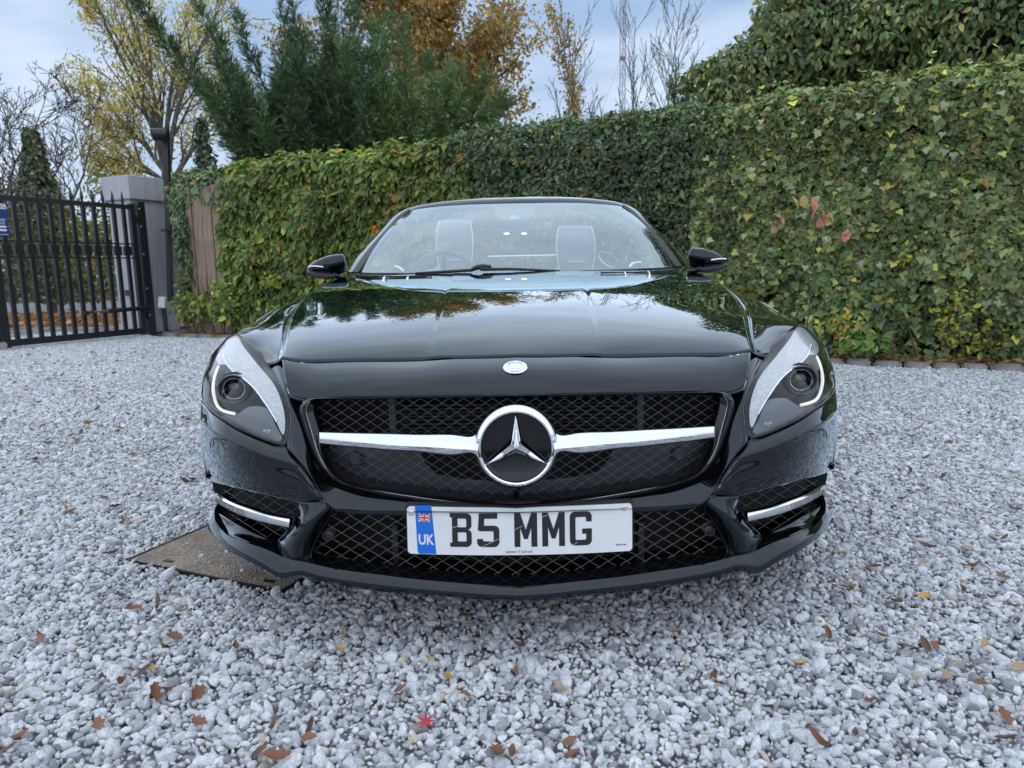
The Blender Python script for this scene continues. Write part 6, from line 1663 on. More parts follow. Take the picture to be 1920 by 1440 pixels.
belt = lambda s: float(np.interp(s, [1.72, 2.4, 3.1, 3.4, 3.8, 4.4], [0.835, 0.85, 0.872, 0.885, 0.885, 0.86]))
for sg in (-1, 1):
    side_panel('wing_side', [(0.645, 0.60), (0.63, 0.36)] [:1] + [p for p in arch(AX_F, 0.365, 0) if p[1] > 0.20 and p[0] > 0.6] [0:0] + [(0.64, 0.60), (0.575, 0.47)] [:0] + arch(AX_F, 0.365, 0)[3:] + [(1.30, 0.20), (1.715, 0.18), (1.715, 0.60)], sg)
    side_panel('door', [(1.72, 0.24), (3.06, 0.24), (3.13, 0.50), (3.12, belt(3.1)), (2.4, belt(2.4)), (1.725, belt(1.72))], sg)
    side_panel('sill', [(1.30, 0.17), (3.10, 0.17), (3.10, 0.235), (1.72, 0.235), (1.32, 0.195)], sg, 0.004, M_paint)
    side_panel('rear_quarter', [(3.125, 0.18)] + arch(AX_R, 0.365, 0)[2:-3] + [(3.93, 0.30), (4.45, 0.32), (4.52, 0.60), (4.45, 0.84), (3.8, belt(3.8)), (3.4, belt(3.4)), (3.13, belt(3.13)), (3.14, 0.50), (3.07, 0.24)], sg)
    mb = MB(); mb.tube([(sg * (Wz(s, 0.74) + 0.022), s, 0.742 + 0.004 * math.sin((s - 2.72) * 10)) for s in np.linspace(2.72, 2.94, 10)], 0.011, 8, flat=0.7)
    for s in (2.735, 2.925): mb.box((sg * (Wz(s, 0.74) + 0.008), s, 0.742), (0.03, 0.02, 0.016))
    mb.obj('door_handle', M_chrome, car, True)
    # wheels
    for ax in (AX_F, AX_R):
        wh = empty('wheel', (sg * 0.80, ax, 0.335), parent=car)
        mb = MB(); mb.lathe([(0.235, -0.11), (0.26, -0.122), (0.315, -0.118), (0.332, -0.095), (0.335, 0), (0.332, 0.095), (0.315, 0.118), (0.26, 0.122), (0.235, 0.11)], (0, 0, 0), (1, 0, 0), 56); mb.obj('tyre', M_tyre, wh, True, RAD(40))
        mb = MB(); mb.lathe([(0.235, -0.11), (0.225, -0.09), (0.215, 0.0), (0.225, 0.09), (0.238, 0.112)], (0, 0, 0), (1, 0, 0), 48)
        mb.lathe([(0.06, sg * 0.085), (0.055, sg * 0.10), (0.0001, sg * 0.103)], (0, 0, 0), (1, 0, 0), 32)
        for k in range(10):
            a = 2 * math.pi * (k // 2) / 5 + (0.14 if k % 2 else -0.14)
            mb.tube([(sg * 0.085, 0.05 * math.cos(a), 0.05 * math.sin(a)), (sg * 0.09, 0.14 * math.cos(a), 0.14 * math.sin(a)), (sg * 0.095, 0.23 * math.cos(a), 0.23 * math.sin(a))], [0.016, 0.013, 0.015], 6)
        mb.obj('rim', M_rim, wh, True, RAD(40))
        mb = MB(); mb.lathe([(0.16, 0.02), (0.16, 0.04), (0.06, 0.045)], (0, 0, 0), (sg, 0, 0), 40); mb.obj('brake_disc', M_satin, wh, True, RAD(30))
    # wheel housing
    for ax in (AX_F, AX_R):
        mb = MB(); V = []; n = 24
        for x in (0.55, 0.915):
            V += [(sg * x, ax + 0.368 * math.cos(a), 0.335 + 0.368 * math.sin(a)) for a in np.linspace(-0.6, math.pi + 0.6, n)]
        mb.add(V, [(i, i + 1, n + i + 1, n + i) for i in range(n - 1)] + [tuple(range(n))]); mb.obj('wheel_housing', M_dark, car, True)
# rear: boot lid, tail
bx = np.linspace(0, 1, 9)
bt = []
for s, z, w in ((3.55, 0.885, 0.80), (3.8, 0.90, 0.80), (4.1, 0.895, 0.79), (4.38, 0.865, 0.76), (4.47, 0.845, 0.74)):
    bt.append([V3(w * u, s + 0.0 * u - 0.06 * u * u, z - 0.03 * u**3) for u in bx])
for s, z, w in ((4.58, 0.74, 0.74), (4.61, 0.55, 0.76), (4.57, 0.32, 0.78)):
    bt.append([V3(w * u, s - 0.16 * u**3, z) for u in bx])
grids_obj('boot_lid', [loft(bt[:5], 30, 24)], M_paint, car)
grids_obj('rear_panel', [loft(bt[4:], 30, 16)], M_paint, car)
rq = []
for s, z, w in ((3.2, 0.876, 0.80), (3.55, 0.885, 0.80), (3.8, 0.90 - .02, 0.80), (4.1, 0.87, 0.79), (4.4, 0.83, 0.755)):
    rq.append([V3(w, s, z), V3((w + Wz(s, z)) / 2 + 0.01, s, z + 0.008), V3(Wz(s, 0.80) + 0.006, s, 0.825), V3(Wz(s, 0.78), s, 0.79)])
grids_obj('rear_shoulder', [loft(rq, 10, 20)], M_paint, car)
for sg in (-1, 1):
    mb = MB(); mb.tube([(sg * x, 4.60 - 0.16 * (x / .74) ** 3 + 0.004, 0.70) for x in np.linspace(0.42, 0.76, 10)], [0.02 + 0.03 * k / 9 for k in range(10)], 8, flat=1.0); mb.obj('tail_lamp', simple('tail_lamp_red', (0.35, 0.01, 0.01), 0.15), car, True)
mb = MB(); mb.box((0, 2.4, 0.20), (1.5, 3.9, 0.03)); mb.obj('underbody', M_dark, car)
mb = MB(); mb.box((0, 0.62, 0.40), (1.1, 0.55, 0.36)); mb.obj('radiator_pack', M_dark, car)

# ---- cowl, wiper, windscreen
base_px = [(968, 509.5, 1.60), (870, 511, 1.625), (790, 511.5, 1.69), (725, 511.5, 1.79), (690, 511, 1.88), (675, 510.5, 1.94)]
head_px = [(968, 380.5, 2.45), (900, 382, 2.46), (845, 384.5, 2.485), (800, 389, 2.52), (778, 392.5, 2.545), (768, 395.5, 2.56)]
gb, gh = S(base_px), S(head_px)
gb[0].x = gh[0].x = 0
gm_ = [a.lerp(b, 0.5) + Vector((0.012 * (i / 5.0), -0.012, 0.02)) for i, (a, b) in enumerate(zip(gb, gh))]
# side edge follows the measured pillar line
side_px = [(675, 510.5, 1.94), (706, 465, 2.15), (742, 421, 2.40), (768, 395.5, 2.56)]
ws = empty('windscreen', parent=car)
Gg = loft([gb, gm_, gh], 60, 40)
grids_obj('glass', [Gg], M_glass, ws, angle=RAD(80))
M_frit = simple('glass_border', (0.02, 0.021, 0.023), 0.35)
inn = np.array([0.0, 0.0035, -0.003])
Gf_ = Gg + inn
def sub(a0, a1, b0, b1): return Gf_[a0:a1, b0:b1]
grids_obj('border_band', [sub(37, 40, 0, 60), sub(0, 38, 57, 60), sub(0, 2, 0, 60)], M_frit, ws)
# sensor cover under the header, on the glass
sc_px = [(926, 381), (929, 396), (933, 406), (940, 412), (992, 411), (999, 404), (1002, 394), (1004, 380)]
gpl_a, gpl_b = gb[0], gh[0]
nrm_g = (Vector(gpl_b) - Vector(gpl_a)).cross(Vector((1, 0, 0))).normalized()
def on_glass(px, py, d=0.0, gx=None):
    dd = ray_l(px, py); p0 = Vector(Gg[20, 0]); 
    up_ = (Vector(Gg[39, 0]) - Vector(Gg[30, 0])); n_ = up_.cross(Vector((1, 0, 0)))
    k = (Vector(Gg[36, 0]) - C_L).dot(n_) / dd.dot(n_)
    return C_L + dd * k + Vector((0, d, -d * 0.4))
mb = MB(); n_ = len(sc_px)
mb.add([on_glass(*p, 0.012) for p in sc_px] + [on_glass(*p, 0.05) for p in sc_px], [tuple(range(n_))] + [(i, (i + 1) % n_, n_ + (i + 1) % n_, n_ + i) for i in range(n_)])
mb.obj('sensor_cover', M_frit, ws)
mb = MB(); mb.add([on_glass(a, b, 0.0085) for a, b in ((954, 410), (976, 409.5), (969, 401.5), (961, 401.7))], [(0, 1, 2, 3)]); mb.obj('sensor_window', simple('sensor_window', (0.25, 0.3, 0.32), 0.3), ws)
# header rail and pillars
def off_pt(p, dx, dy, dz): return Vector((p.x + dx, p.y + dy, p.z + dz))
ht_px = [(968, 369.5, 2.53), (900, 371.5, 2.54), (845, 375.5, 2.56), (800, 381.5, 2.59), (780, 385.5, 2.615), (770, 388.5, 2.63)]
ht = S(ht_px); ht[0].x = 0
hm = [a.lerp(b, 0.5) + Vector((0, -0.004, 0.006)) for a, b in zip(gh, ht)]
gh2 = [p + Vector((0, -0.002, 0.001)) for p in gh]
hbk = [p + Vector((-0.006, 0.05, -0.012)) for p in ht]; hbb = [p + Vector((-0.01, 0.06, -0.03)) for p in gh]
grids_obj('header_rail', [loft([gh2, hm, ht], 60, 9), loft([ht, hbk, hbb], 60, 6), loft([hbb, [p + Vector((0, 0.01, -0.004)) for p in gh]], 60, 3)], M_paint, ws, angle=RAD(45))
po_px = [(645, 510, 2.08), (677, 470, 2.25), (716, 428.5, 2.46), (742, 402.5, 2.58), (770, 388.5, 2.63)]
pm_px = [(660, 510, 1.98), (690, 468, 2.17), (729, 424, 2.40), (754, 399, 2.53), (769, 391, 2.585)]
pi_px = [(672, 510.5, 1.935), (704, 465, 2.14), (741, 420.5, 2.39), (760, 402, 2.51), (768, 394.5, 2.56)]
po, pm, pi_ = S(po_px), S(pm_px), S(pi_px)
pr = [p + Vector((-0.012, 0.05, 0)) for p in po]; pq = [p + Vector((-0.01, 0.08, -0.01)) for p in pi_]
for sg in (-1, 1):
    G1 = loft([po, [a.lerp(b, .55) + Vector((.003, -.004, 0.003)) for a, b in zip(po, pm)], pm], 50, 8); G1[..., 0] *= sg
    G2 = loft([pm, pi_], 50, 4); G2[..., 0] *= sg
    G3 = loft([pr, po], 50, 3); G3[..., 0] *= sg
    G4 = loft([pi_, pq, pr], 50, 5); G4[..., 0] *= sg
    grids_obj('pillar', [G1, G3, G4], M_paint, ws, both=False, angle=RAD(40))
    grids_obj('pillar_trim', [G2], M_black, ws, both=False)
    mb = MB(); mb.tube([(p.x * sg, p.y - 0.003, p.z) for p in pi_], 0.004, 6); mb.obj('glass_seal', M_rubber, ws, True)
# cowl tray
cw_f = [V3(*p) for p in curve_even(Ghood[-1][::10], 6)]
cw_b = [Vector(p) + Vector((0, 0.012, -0.004)) for p in curve_even(gb, 6)]
grids_obj('cowl', [loft([[p + Vector((0, 0.002, -0.006)) for p in cw_f], [a.lerp(b, 0.5) + Vector((0, 0, -0.016)) for a, b in zip(cw_f, cw_b)], cw_b], 40, 8)], M_black, car)
# wiper: two blades resting at the foot of the glass
wp = empty('wiper', parent=car)
def cps(px, py, s):
    d = ray_l(px, py); return C_L + d * ((s - C_L.y) / d.y)
mb = MB(); mb.tube([cps(779, 512, 1.66), cps(830, 509.5, 1.62), cps(884, 506.5, 1.60)], [0.005, 0.008, 0.009], 8, flat=0.8); mb.obj('blade', M_black, wp, True)
mb = MB(); mb.tube([cps(905, 505, 1.60), cps(960, 504.5, 1.60), cps(1000, 506, 1.60), cps(1050, 507.5, 1.62)], [0.010, 0.008, 0.007, 0.004], 8, flat=0.8); mb.obj('blade', M_black, wp, True)
mb = MB(); mb.tube([cps(882, 507, 1.575), cps(892, 502, 1.575), cps(905, 499.5, 1.58), cps(921, 500.5, 1.585)], [0.009, 0.014, 0.014, 0.010], 10, flat=0.8)
mb.tube([cps(900, 504, 1.57), cps(925, 505.5, 1.565)], [0.009, 0.006], 8); mb.obj('arm', M_black, wp, True)
# bonnet vents with chrome fins
for sg in (-1, 1):
    vt = empty('bonnet_vent', parent=car)
    vp = [(666, 517, 1.62), (700, 519, 1.56), (745, 519.5, 1.50), (790, 518.5, 1.47), (810, 518, 1.46), (800, 531, 1.36), (760, 532, 1.36), (715, 531, 1.39), (690, 527, 1.45)]
    V = []
    for a, b, s in vp:
        p = cp(a, b, s); V.append(Vector((p.x * sg, p.y, p.z)))
    top_ = [v + Vector((0, 0, 0.002)) for v in V]
    mb = MB(); mb.add(top_ + [v - Vector((0, 0, 0.01)) for v in V], [tuple(range(9))] + [(i, (i + 1) % 9, 9 + (i + 1) % 9, 9 + i) for i in range(9)]); mb.obj('vent_panel', M_gloss, vt)
    mb = MB(); mb.tube([v + Vector((0, 0, 0.003)) for v in (V[0], V[1], V[2], V[3], V[4])], 0.0022, 6); mb.obj('vent_trim', M_gloss, vt, True)
    for a0, a1 in ((717, 724), (762, 767)):
        p = cp(a0, 533, 1.37); q = cp(a1, 519, 1.50); p.x *= sg; q.x *= sg
        mb = MB(); mb.tube([p + Vector((0, 0, 0.004)), p.lerp(q, 0.35) + Vector((0, 0, 0.012)), p.lerp(q, 0.7) + Vector((0, 0, 0.012)), q + Vector((0, 0, 0.004))], [0.0045, 0.005, 0.004, 0.003], 8); mb.obj('vent_fin', M_chrome, vt, True)

# ---- door mirrors
for sg in (-1, 1):
    mr = empty('door_mirror', parent=car)
    # shell built from upright sections running outward
    secs = []
    for px, yt, yb, s, dep in ((644, 489, 497, 1.935, .03), (640, 477, 507, 1.93, .07), (630, 476, 515, 1.915, .10), (615, 477.5, 518, 1.90, .115), (600, 482, 518, 1.905, .11), (586, 489, 517, 1.925, .09), (578, 497, 514, 1.95, .06), (575, 503, 510, 1.97, .02)):
        t_, b_ = cp(px, yt, s), cp(px, yb, s); cz = (t_.z + b_.z) / 2; hz = (t_.z - b_.z) / 2
        sec = []
        for k in range(20):
            a = 2 * math.pi * k / 20
            cx_, sx_ = math.cos(a), math.sin(a)
            yy = (0.55 * dep * cx_ if cx_ < 0 else 0.45 * dep * cx_)
            sec.append((t_.x * sg, s + dep * 0.5 + np.sign(cx_) * abs(cx_) ** 0.8 * dep * 0.5 + 0.02 * (1 if sx_ < 0 else 0) * abs(sx_), cz + np.sign(sx_) * abs(sx_) ** 0.8 * hz))
        secs.append(sec)
    G = np.array(secs); G = np.concatenate([G, G[:, :1]], 1)
    tv = chord(G); G = nspline(tv, G.reshape(len(G), -1), np.linspace(0, tv[-1], 36)).reshape(36, 21, 3)
    grids_obj('shell', [G], M_paint, mr, both=False, angle=RAD(70))
    mb = MB()
    for pts_, r_, mt_ in (([(579, 499.5, 1.935), (592, 499, 1.895), (607, 500.5, 1.885)], 0.0035, 0),):
        mb.tube([(lambda p: (p.x * sg, p.y - 0.004, p.z))(cp(*p)) for p in pts_], r_, 6)
    mb.obj('indicator', M_chrome, mr, True)
    mb = MB(); mb.tube([(lambda p: (p.x * sg, p.y, p.z))(cp(*p)) for p in ((578, 512, 1.93), (595, 517, 1.905), (615, 519, 1.90), (628, 518, 1.91))], [0.008, 0.013, 0.014, 0.01], 8); mb.obj('lower_cover', M_black, mr, True)
    mb = MB(); mb.tube([(lambda p: (p.x * sg, p.y, p.z))(cp(*p)) for p in ((622, 515, 1.93), (634, 519, 1.95), (648, 524, 1.99))], [0.022, 0.018, 0.02], 10, flat=0.7); mb.obj('foot', M_black, mr, True)
    p = cp(610, 500, 2.0); mb = MB(); mb.lathe([(0.036, 0.0), (0.035, 0.004), (0.0001, 0.004)], (p.x * sg, 2.016, p.z), (0, 1, 0), 30); mb.obj('mirror_glass', M_chrome, mr, True)

# ---- cabin
cab = [[V3(0.80, s, belt(max(s, 1.72)) - 0.01), V3(0.76, s, belt(max(s, 1.72)) - 0.005), V3(0.70, s, 0.76), V3(0.68, s, 0.50), V3(0.62, s, 0.30), V3(0.0, s, 0.30)] for s in (1.95, 2.4, 2.8, 3.2, 3.5)]
grids_obj('cabin_tub', [loft(cab, 30, 12)], M_leather, car, angle=RAD(60))
dsh = [[V3(0, 1.68, 0.865), V3(0.3, 1.71, 0.864), V3(0.55, 1.78, 0.862), V3(0.72, 1.92, 0.858)], [V3(0, 1.95, 0.872), V3(0.3, 1.98, 0.87), V3(0.55, 2.0, 0.868), V3(0.74, 2.05, 0.862)], [V3(0, 2.12, 0.85), V3(0.3, 2.13, 0.85), V3(0.55, 2.14, 0.85), V3(0.75, 2.15, 0.84)], [V3(0, 2.14, 0.65), V3(0.3, 2.14, 0.65), V3(0.55, 2.15, 0.65), V3(0.75, 2.16, 0.65)]]
grids_obj('dashboard', [loft(dsh, 30, 30)], M_dash, car)
mb = MB()
for x in (-0.70, -0.23, 0.23, 0.70):
    mb.lathe([(0.045, 0.0), (0.042, 0.012), (0.034, 0.016), (0.028, 0.006), (0.0001, 0.004)], (x, 2.135, 0.79), (0, 1, 0.05), 24)
mb.obj('air_vent', M_satin, car, True, RAD(30), kind='stuff')
# steering wheel on the right-hand-drive side (left in the picture)
sw = empty('steering_wheel', parent=car)
c = cps(832, 530, 2.42); axv = Vector((0, 0.93, -0.36)).normalized(); a_ = Vector((1, 0, 0)); b_ = axv.cross(a_).normalized()
mb = MB(); mb.tube([c + a_ * (0.185 * math.cos(t)) + b_ * (0.178 * math.sin(t)) for t in np.linspace(0, 2 * math.pi, 49)[:-1]], 0.0155, 10, closed=True); mb.obj('rim', M_leather, sw, True)
mb = MB(); mb.lathe([(0.07, 0), (0.07, -0.02), (0.05, -0.035), (0.0001, -0.04)], c + axv * 0.03, axv, 28)
for t in (0.1, math.pi - 0.1, -math.pi / 2): mb.tube([c + axv * 0.02, c + a_ * (0.18 * math.cos(t)) - b_ * (-0.18 * math.sin(t))], 0.012, 6, flat=0.5)
mb.obj('hub', M_dash, sw, True, RAD(40))
# seats
for (hx0, hx1, hy0, hy1) in ((818, 889, 413, 496), (1042, 1114, 424, 499)):
    st_ = empty('seat', parent=car)
    s0 = 3.08
    A, B_ = cps(hx0, hy0, s0), cps(hx1, hy1, s0)
    cx_ = (A.x + B_.x) / 2; hw = abs(B_.x - A.x) / 2; zt, zb = A.z, B_.z
    # headrest: tapering shell that merges into the backrest
    secs = []
    for z, w, d, sh in ((zb - 0.06, 0.80, 0.075, 0), (zb, 0.86, 0.08, 0), (zb + (zt - zb) * 0.35, 0.99, 0.075, 0.01), (zb + (zt - zb) * 0.65, 1.0, 0.065, 0.02), (zb + (zt - zb) * 0.9, 0.90, 0.05, 0.03), (zt - 0.004, 0.84, 0.035, 0.035), (zt, 0.70, 0.01, 0.04)):
        sec = []
        for k in range(24):
            a = 2 * math.pi * k / 24; ca, sa = math.cos(a), math.sin(a)
            sec.append((cx_ + np.sign(ca) * abs(ca) ** 0.6 * hw * w, s0 + sh + np.sign(sa) * abs(sa) ** 0.6 * d, z))
        secs.append(sec)
    G = np.array(secs); G = np.concatenate([G, G[:, :1]], 1); tv = chord(G); G = nspline(tv, G.reshape(len(G), -1), np.linspace(0, tv[-1], 30)).reshape(30, 25, 3)
    hr = grids_obj('headrest', [G], M_leather, st_, both=False, angle=RAD(70))
    for sd in (-1, 1):
        mb = MB(); mb.tube([(cx_ + sd * hw * w, s0 - 0.055 + q, z) for w, z, q in ((0.84, zt - 0.006, 0.05), (0.93, zt - 0.05, 0.02), (1.0, zb + (zt - zb) * .55, 0.0), (0.97, zb + (zt - zb) * .25, -0.01), (0.86, zb - 0.02, -0.01))], 0.0032, 6); mb.obj('piping', M_pipe, hr, True)
    mb = MB(); mb.tube([(cx_ - hw * .42, s0 - 0.085, zb + 0.03), (cx_ + hw * .42, s0 - 0.085, zb + 0.03)], 0.003, 6); mb.obj('seam_trim', M_pipe, hr, True)
    secs = []
    for z, w, d, s in ((0.42, 0.25, 0.10, 2.72), (0.6, 0.27, 0.10, 2.86), (0.76, 0.26, 0.09, 2.98), (0.88, 0.215, 0.075, 3.06), (zb - 0.02, 0.15, 0.06, 3.09), (zb, 0.12, 0.02, 3.09)):
        sec = []
        for k in range(24):
            a = 2 * math.pi * k / 24; ca, sa = math.cos(a), math.sin(a)
            sec.append((cx_ + np.sign(ca) * abs(ca) ** 0.6 * w, s + np.sign(sa) * abs(sa) ** 0.7 * d, z))
        secs.append(sec)
    G = np.array(secs); G = np.concatenate([G, G[:, :1]], 1); tv = chord(G); G = nspline(tv, G.reshape(len(G), -1), np.linspace(0, tv[-1], 30)).reshape(30, 25, 3)
    grids_obj('backrest', [G], M_leather, st_, both=False, angle=RAD(70))
    mb = MB(); mb.box((cx_, 2.5, 0.42), (0.5, 0.5, 0.14)); mb.obj('cushion', M_leather, st_)
# bulkhead behind the seats, its bright trim and the wind deflector
mb = MB(); mb.box((0, 3.45, 0.74), (1.42, 0.10, 0.26)); mb.obj('rear_bulkhead', M_leather, car)
q0, q1 = cps(915, 481.5, 3.38), cps(1043, 479, 3.38)
mb = MB(); mb.tube([q0, q0.lerp(q1, 0.5), q1], 0.007, 8); mb.obj('bulkhead_trim', M_satin, car, True)
mb = MB(); mb.box(((q0.x + q1.x) / 2, 3.42, q0.z + 0.022), (0.62, 0.02, 0.022)); mb.obj('wind_deflector', M_black, car)
for lst in (([(808, 468, 3.3), (800, 485, 3.3), (790, 497, 3.28)], ), ([(1121, 474, 3.3), (1130, 492, 3.3), (1152, 503, 3.28)],)):
    mb = MB(); mb.tube([cps(*p) for p in curve_even(lst[0], 8)], [0.006, 0.012, 0.016, 0.018, 0.018, 0.016, 0.014, 0.010], 8, flat=0.5); mb.obj('belt_guide', M_satin, car, True)
for lst in ([(741, 499, 2.75), (750, 503, 2.72), (757, 510, 2.70)], [(1202, 492, 2.75), (1185, 495, 2.72), (1180, 503, 2.70)]):
    mb = MB(); mb.tube([cps(*p) for p in curve_even(lst, 8)], 0.007, 8); mb.obj('door_pull', M_satin, car, True)
# hoops behind the doors, seen through the glass
for lst in ([(776, 480, 2.95), (795, 470, 2.95), (808, 473, 2.95)], [(1118, 474, 2.95), (1140, 476, 2.95), (1156, 490, 2.95), (1154, 503, 2.95)]):
    mb = MB(); mb.tube([cps(*p) for p in curve_even(lst, 10)], 0.010, 8); mb.obj('seat_hoop', M_leather, car, True)
# rear-view mirror with two lit map lamps
im = empty('interior_mirror', parent=car)
mc = cps(966, 431, 2.42)
mb = MB(); secs = []
for u, hz in ((-1, .004), (-0.94, .022), (-0.7, .030), (0, .032), (0.7, .030), (0.94, .022), (1, .004)):
    secs.append([(mc.x + u * 0.115, mc.y + 0.018 * math.cos(a), mc.z + hz * math.sin(a)) for a in np.linspace(0, 2 * math.pi, 17)])
grids_obj('mirror_body', [np.array(secs)], M_dash, im, both=False)
M_lampon = simple('map_lamp_lit', (1, 0.8, 0.5), 0.4, **{'Emission Color': (1.0, 0.70, 0.34, 1), 'Emission Strength': 9.0})
for a in (950, 982.5):
    p = cps(a, 438, 2.385); mb = MB(); mb.lathe([(0.0135, 0.0), (0.011, -0.003), (0.0001, -0.004)], (0, 0, 0), (0, 1, 0), 20); o = mb.obj('map_lamp', M_lampon, im, True); o.location = p; o.scale = (1, 1, 0.24)
# ================================================================== fallen leaves lying on the gravel
M_lv = {}
for nm, col in (('brown', (0.15, 0.08, 0.045)), ('rust', (0.20, 0.085, 0.045)), ('dark', (0.10, 0.06, 0.045)), ('tan', (0.36, 0.25, 0.15)), ('yellow', (0.50, 0.30, 0.07)), ('red', (0.42, 0.03, 0.045))):
    M_lv[nm] = simple('fallen_leaf_' + nm, col, 0.55, var=0.35, scale=90, bump=0.15)
def curled(seed, ln=1.0, wd=0.42, curl=0.5, nseg=5):
    rs = np.random.default_rng(seed); V = []; F = []
    for i in range(nseg + 1):
        f = i / nseg; w = wd * math.sin(math.pi * min(0.98, 0.06 + 0.9 * f)) ** 0.8 * (1 + rs.normal(0, .12)); zc = curl * 0.5 * (f - .5) ** 2 * 2
        tw = rs.normal(0, .12)
        for k, u_ in enumerate((-1, -.5, 0, .5, 1)):
            V.append((u_ * w / 2, (f - .5) * ln, zc + curl * .9 * (abs(u_) ** 1.6) * w * .6 + u_ * tw * .2 + rs.normal(0, .01)))
    for i in range(nseg):
        for k in range(4): a = i * 5 + k; F.append((a, a + 1, a + 6, a + 5))
    return V, F
def lobed(n_l, seed, depth=0.3, curl=0.25):
    "oak-like leaf: wavy lobes on both sides of a bent midrib"
    rs = np.random.default_rng(seed); m_ = 22; V = []; F = []
    bend = rs.normal(0, 0.12); tw = rs.normal(0, .25)
    for i in range(m_ + 1):
        f = i / m_; w = 0.30 * math.sin(math.pi * min(0.985, 0.05 + 0.9 * f)) ** 0.7 * (1 + depth * math.cos(2 * math.pi * n_l * f) + rs.normal(0, .06)); cx_ = bend * math.sin(math.pi * f)
        z0 = curl * 0.8 * (f - .45) ** 2
        V += [(cx_ - w, f - .5, z0 + curl * w * 0.9 + tw * -w * .5 + rs.normal(0, .012)), (cx_, f - .5, z0), (cx_ + w * (1 + rs.normal(0, .08)), f - .5, z0 + curl * w * 1.1 + tw * w * .5 + rs.normal(0, .012))]
    for i in range(m_): a = i * 3; F += [(a, a + 1, a + 4, a + 3), (a + 1, a + 2, a + 5, a + 4)]
    return V, F
def star_leaf():
    "pointed maple leaf"
    ang = [90, 45, 135, 0, 180, -38, 218]; ln = [0.60, .54, .54, .46, .46, .30, .30]
    pts = sorted(zip(ang, ln)); V = [(0, 0, 0.03)]; 
    for i, (a, l_) in enumerate(pts):
        V.append((l_ * math.cos(RAD(a)), l_ * math.sin(RAD(a)), -0.05)); nxt = pts[(i + 1) % len(pts)][0] + (360 if i == len(pts) - 1 else 0)
        am = RAD((a + nxt) / 2); V.append((0.15 * math.cos(am), 0.15 * math.sin(am), 0.02))
    n = len(V) - 1; return V, [(0, 1 + i, 1 + (i + 1) % n) for i in range(n)]
shapes = [curled(1), curled(2, 1, .35, .9), curled(3, 1, .55, .3), lobed(3, 4, .22, .7), lobed(2, 5, .25, .4), curled(6, 1, .3, 1.2)]
names = {'brown': 'curled brown fallen leaf lying on the pale gravel', 'rust': 'rust-red fallen leaf lying on the pale gravel', 'dark': 'dark dry fallen leaf lying on the pale gravel', 'tan': 'pale tan fallen leaf lying on the pale gravel', 'yellow': 'yellow fallen leaf lying on the pale gravel', 'red': 'small crimson leaf lying on the pale gravel'}
ldata = {}
for nm in M_lv:
    for k, (V, F) in enumerate(shapes): ldata[nm, k] = mesh_data('fallen_leaf', V, F, M_lv[nm], smooth=True)
def put_leaf(px, py, nm, k, size, label=None, rot=None, zoff=0.014, tilt=0.3):
    g = on_ground(px, py, 0.008); o = bpy.data.objects.new('fallen_leaf', ldata[nm, k] if k >= 0 else k); COL.objects.link(o)
    o.location = (g.x, g.y, zoff); o.scale = (size * 0.72,) * 3
    o.rotation_euler = (rng.normal(0, tilt), rng.normal(0, tilt), rng.uniform(0, 6.28) if rot is None else rot)
    if label is None:
        where = ('by the gate' if py < 760 else 'left of the car') if px < 450 and py < 900 else ('right of the car' if py < 1000 else 'in the right foreground') if px > 1450 else 'in the left foreground' if px < 600 else 'in front of the car'
        label = ('small ' if size < 0.045 else 'large ' if size > 0.062 else '') + names[nm].replace('lying on the pale gravel', 'on the gravel ' + where)
    tag(o, label, 'leaf', 'fallen leaves on the gravel')
    return o
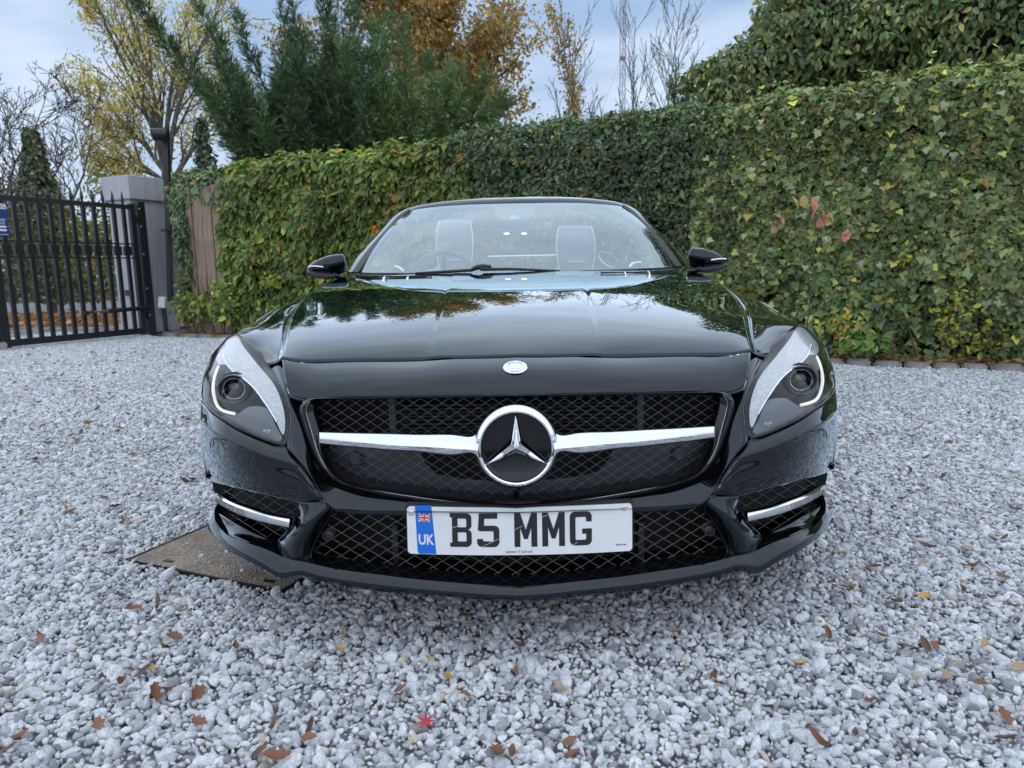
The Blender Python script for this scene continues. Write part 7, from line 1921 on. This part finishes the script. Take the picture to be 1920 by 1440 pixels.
# the leaves that stand out in the picture
big = [(1535, 1398, 'rust', 5, .075), (210, 1040, 'rust', 0, .075), (228, 1122, 'dark', 1, .06), (300, 1130, 'brown', 1, .06), (250, 1145, 'rust', 0, .06), (330, 1200, 'rust', 3, .055), (443, 1218, 'brown', 1, .055), (283, 1258, 'yellow', 4, .05), (270, 1265, 'brown', 1, .055), (290, 1306, 'rust', 3, .065), (370, 1308, 'rust', 3, .06), (375, 1360, 'rust', 3, .05), (190, 1362, 'rust', 4, .05), (40, 1385, 'rust', 0, .05), (580, 1388, 'rust', 2, .05), (490, 1412, 'dark', 2, .05), (520, 1425, 'rust', 3, .065), (935, 1418, 'rust', 3, .06), (960, 1420, 'brown', 1, .05), (1076, 1418, 'rust', 2, .04), (1068, 1395, 'rust', 2, .04),
       (640, 1218, 'yellow', 4, .035), (645, 1190, 'tan', 0, .035), (697, 1197, 'tan', 0, .03), (805, 1238, 'yellow', 0, .035), (838, 1272, 'yellow', 2, .05), (752, 1296, 'rust', 2, .045), (672, 1296, 'rust', 0, .035), (824, 1186, 'dark', 3, .05), (825, 1206, 'tan', 0, .03), (1050, 1296, 'tan', 2, .04), (875, 1306, 'rust', 0, .03), (968, 1262, 'rust', 2, .03), (1040, 1262, 'rust', 1, .035), (975, 1215, 'dark', 1, .045),
       (1240, 1130, 'rust', 2, .045), (1590, 1105, 'tan', 3, .06), (1733, 1120, 'yellow', 2, .045), (1680, 1132, 'rust', 0, .055), (1555, 1192, 'rust', 1, .05), (1700, 1215, 'tan', 4, .055), (1735, 1212, 'brown', 0, .055), (1845, 1212, 'tan', 0, .05), (1770, 1273, 'tan', 3, .06), (1498, 1248, 'yellow', 0, .05), (1838, 1285, 'brown', 2, .04), (1880, 1350, 'rust', 3, .055), (1910, 1255, 'tan', 2, .05), (1650, 1195, 'brown', 1, .035), (1535, 1170, 'tan', 2, .03), (1905, 1170, 'dark', 0, .05), (1885, 1390, 'dark', 0, .05),
       (132, 962, 'rust', 0, .07), (52, 905, 'rust', 0, .045), (345, 905, 'rust', 3, .07), (360, 902, 'brown', 3, .06), (195, 935, 'rust', 0, .05), (40, 965, 'brown', 0, .05), (350, 975, 'rust', 2, .05), (20, 1010, 'rust', 0, .05), (240, 983, 'tan', 0, .045), (135, 818, 'tan', 3, .07), (165, 795, 'rust', 3, .07), (80, 800, 'rust', 0, .06), (60, 862, 'red', 4, .05), (45, 795, 'rust', 2, .05), (90, 826, 'rust', 1, .05)]
for px, py, nm, k, s_ in big: put_leaf(px, py, nm, k, s_)
V, F = star_leaf()
o = put_leaf(799, 1364, 'red', 0, 0.078, 'bright crimson pointed maple leaf on the gravel in front of the car', rot=0.12, zoff=0.02, tilt=0.12)
o.data = mesh_data('maple_leaf', V, F, M_lv['red'], smooth=False); o.name = 'maple_leaf'
o = put_leaf(72, 864, 'red', 4, .06, 'crimson maple leaf on the gravel at the far left', rot=0.7, zoff=0.016); o.name = 'maple_leaf'
# the many smaller ones, thickest towards the gate
cnt = 0
while cnt < 205:
    if cnt < 150: px, py = rng.uniform(0, 420), 660 + abs(rng.normal(0, 120))
    elif cnt < 190: px, py = rng.uniform(1560, 1920), rng.uniform(715, 1150)
    else: px, py = rng.uniform(0, 1920), rng.uniform(1150, 1430)
    if py > 1430 or (px > 360 and px < 1570 and py < 1120): continue
    nm = rng.choice(['brown', 'rust', 'dark', 'tan', 'yellow', 'rust'], p=[.3, .25, .15, .12, .05, .13]); put_leaf(px, py, str(nm), int(rng.integers(0, 6)), rng.uniform(.035, .07)); cnt += 1
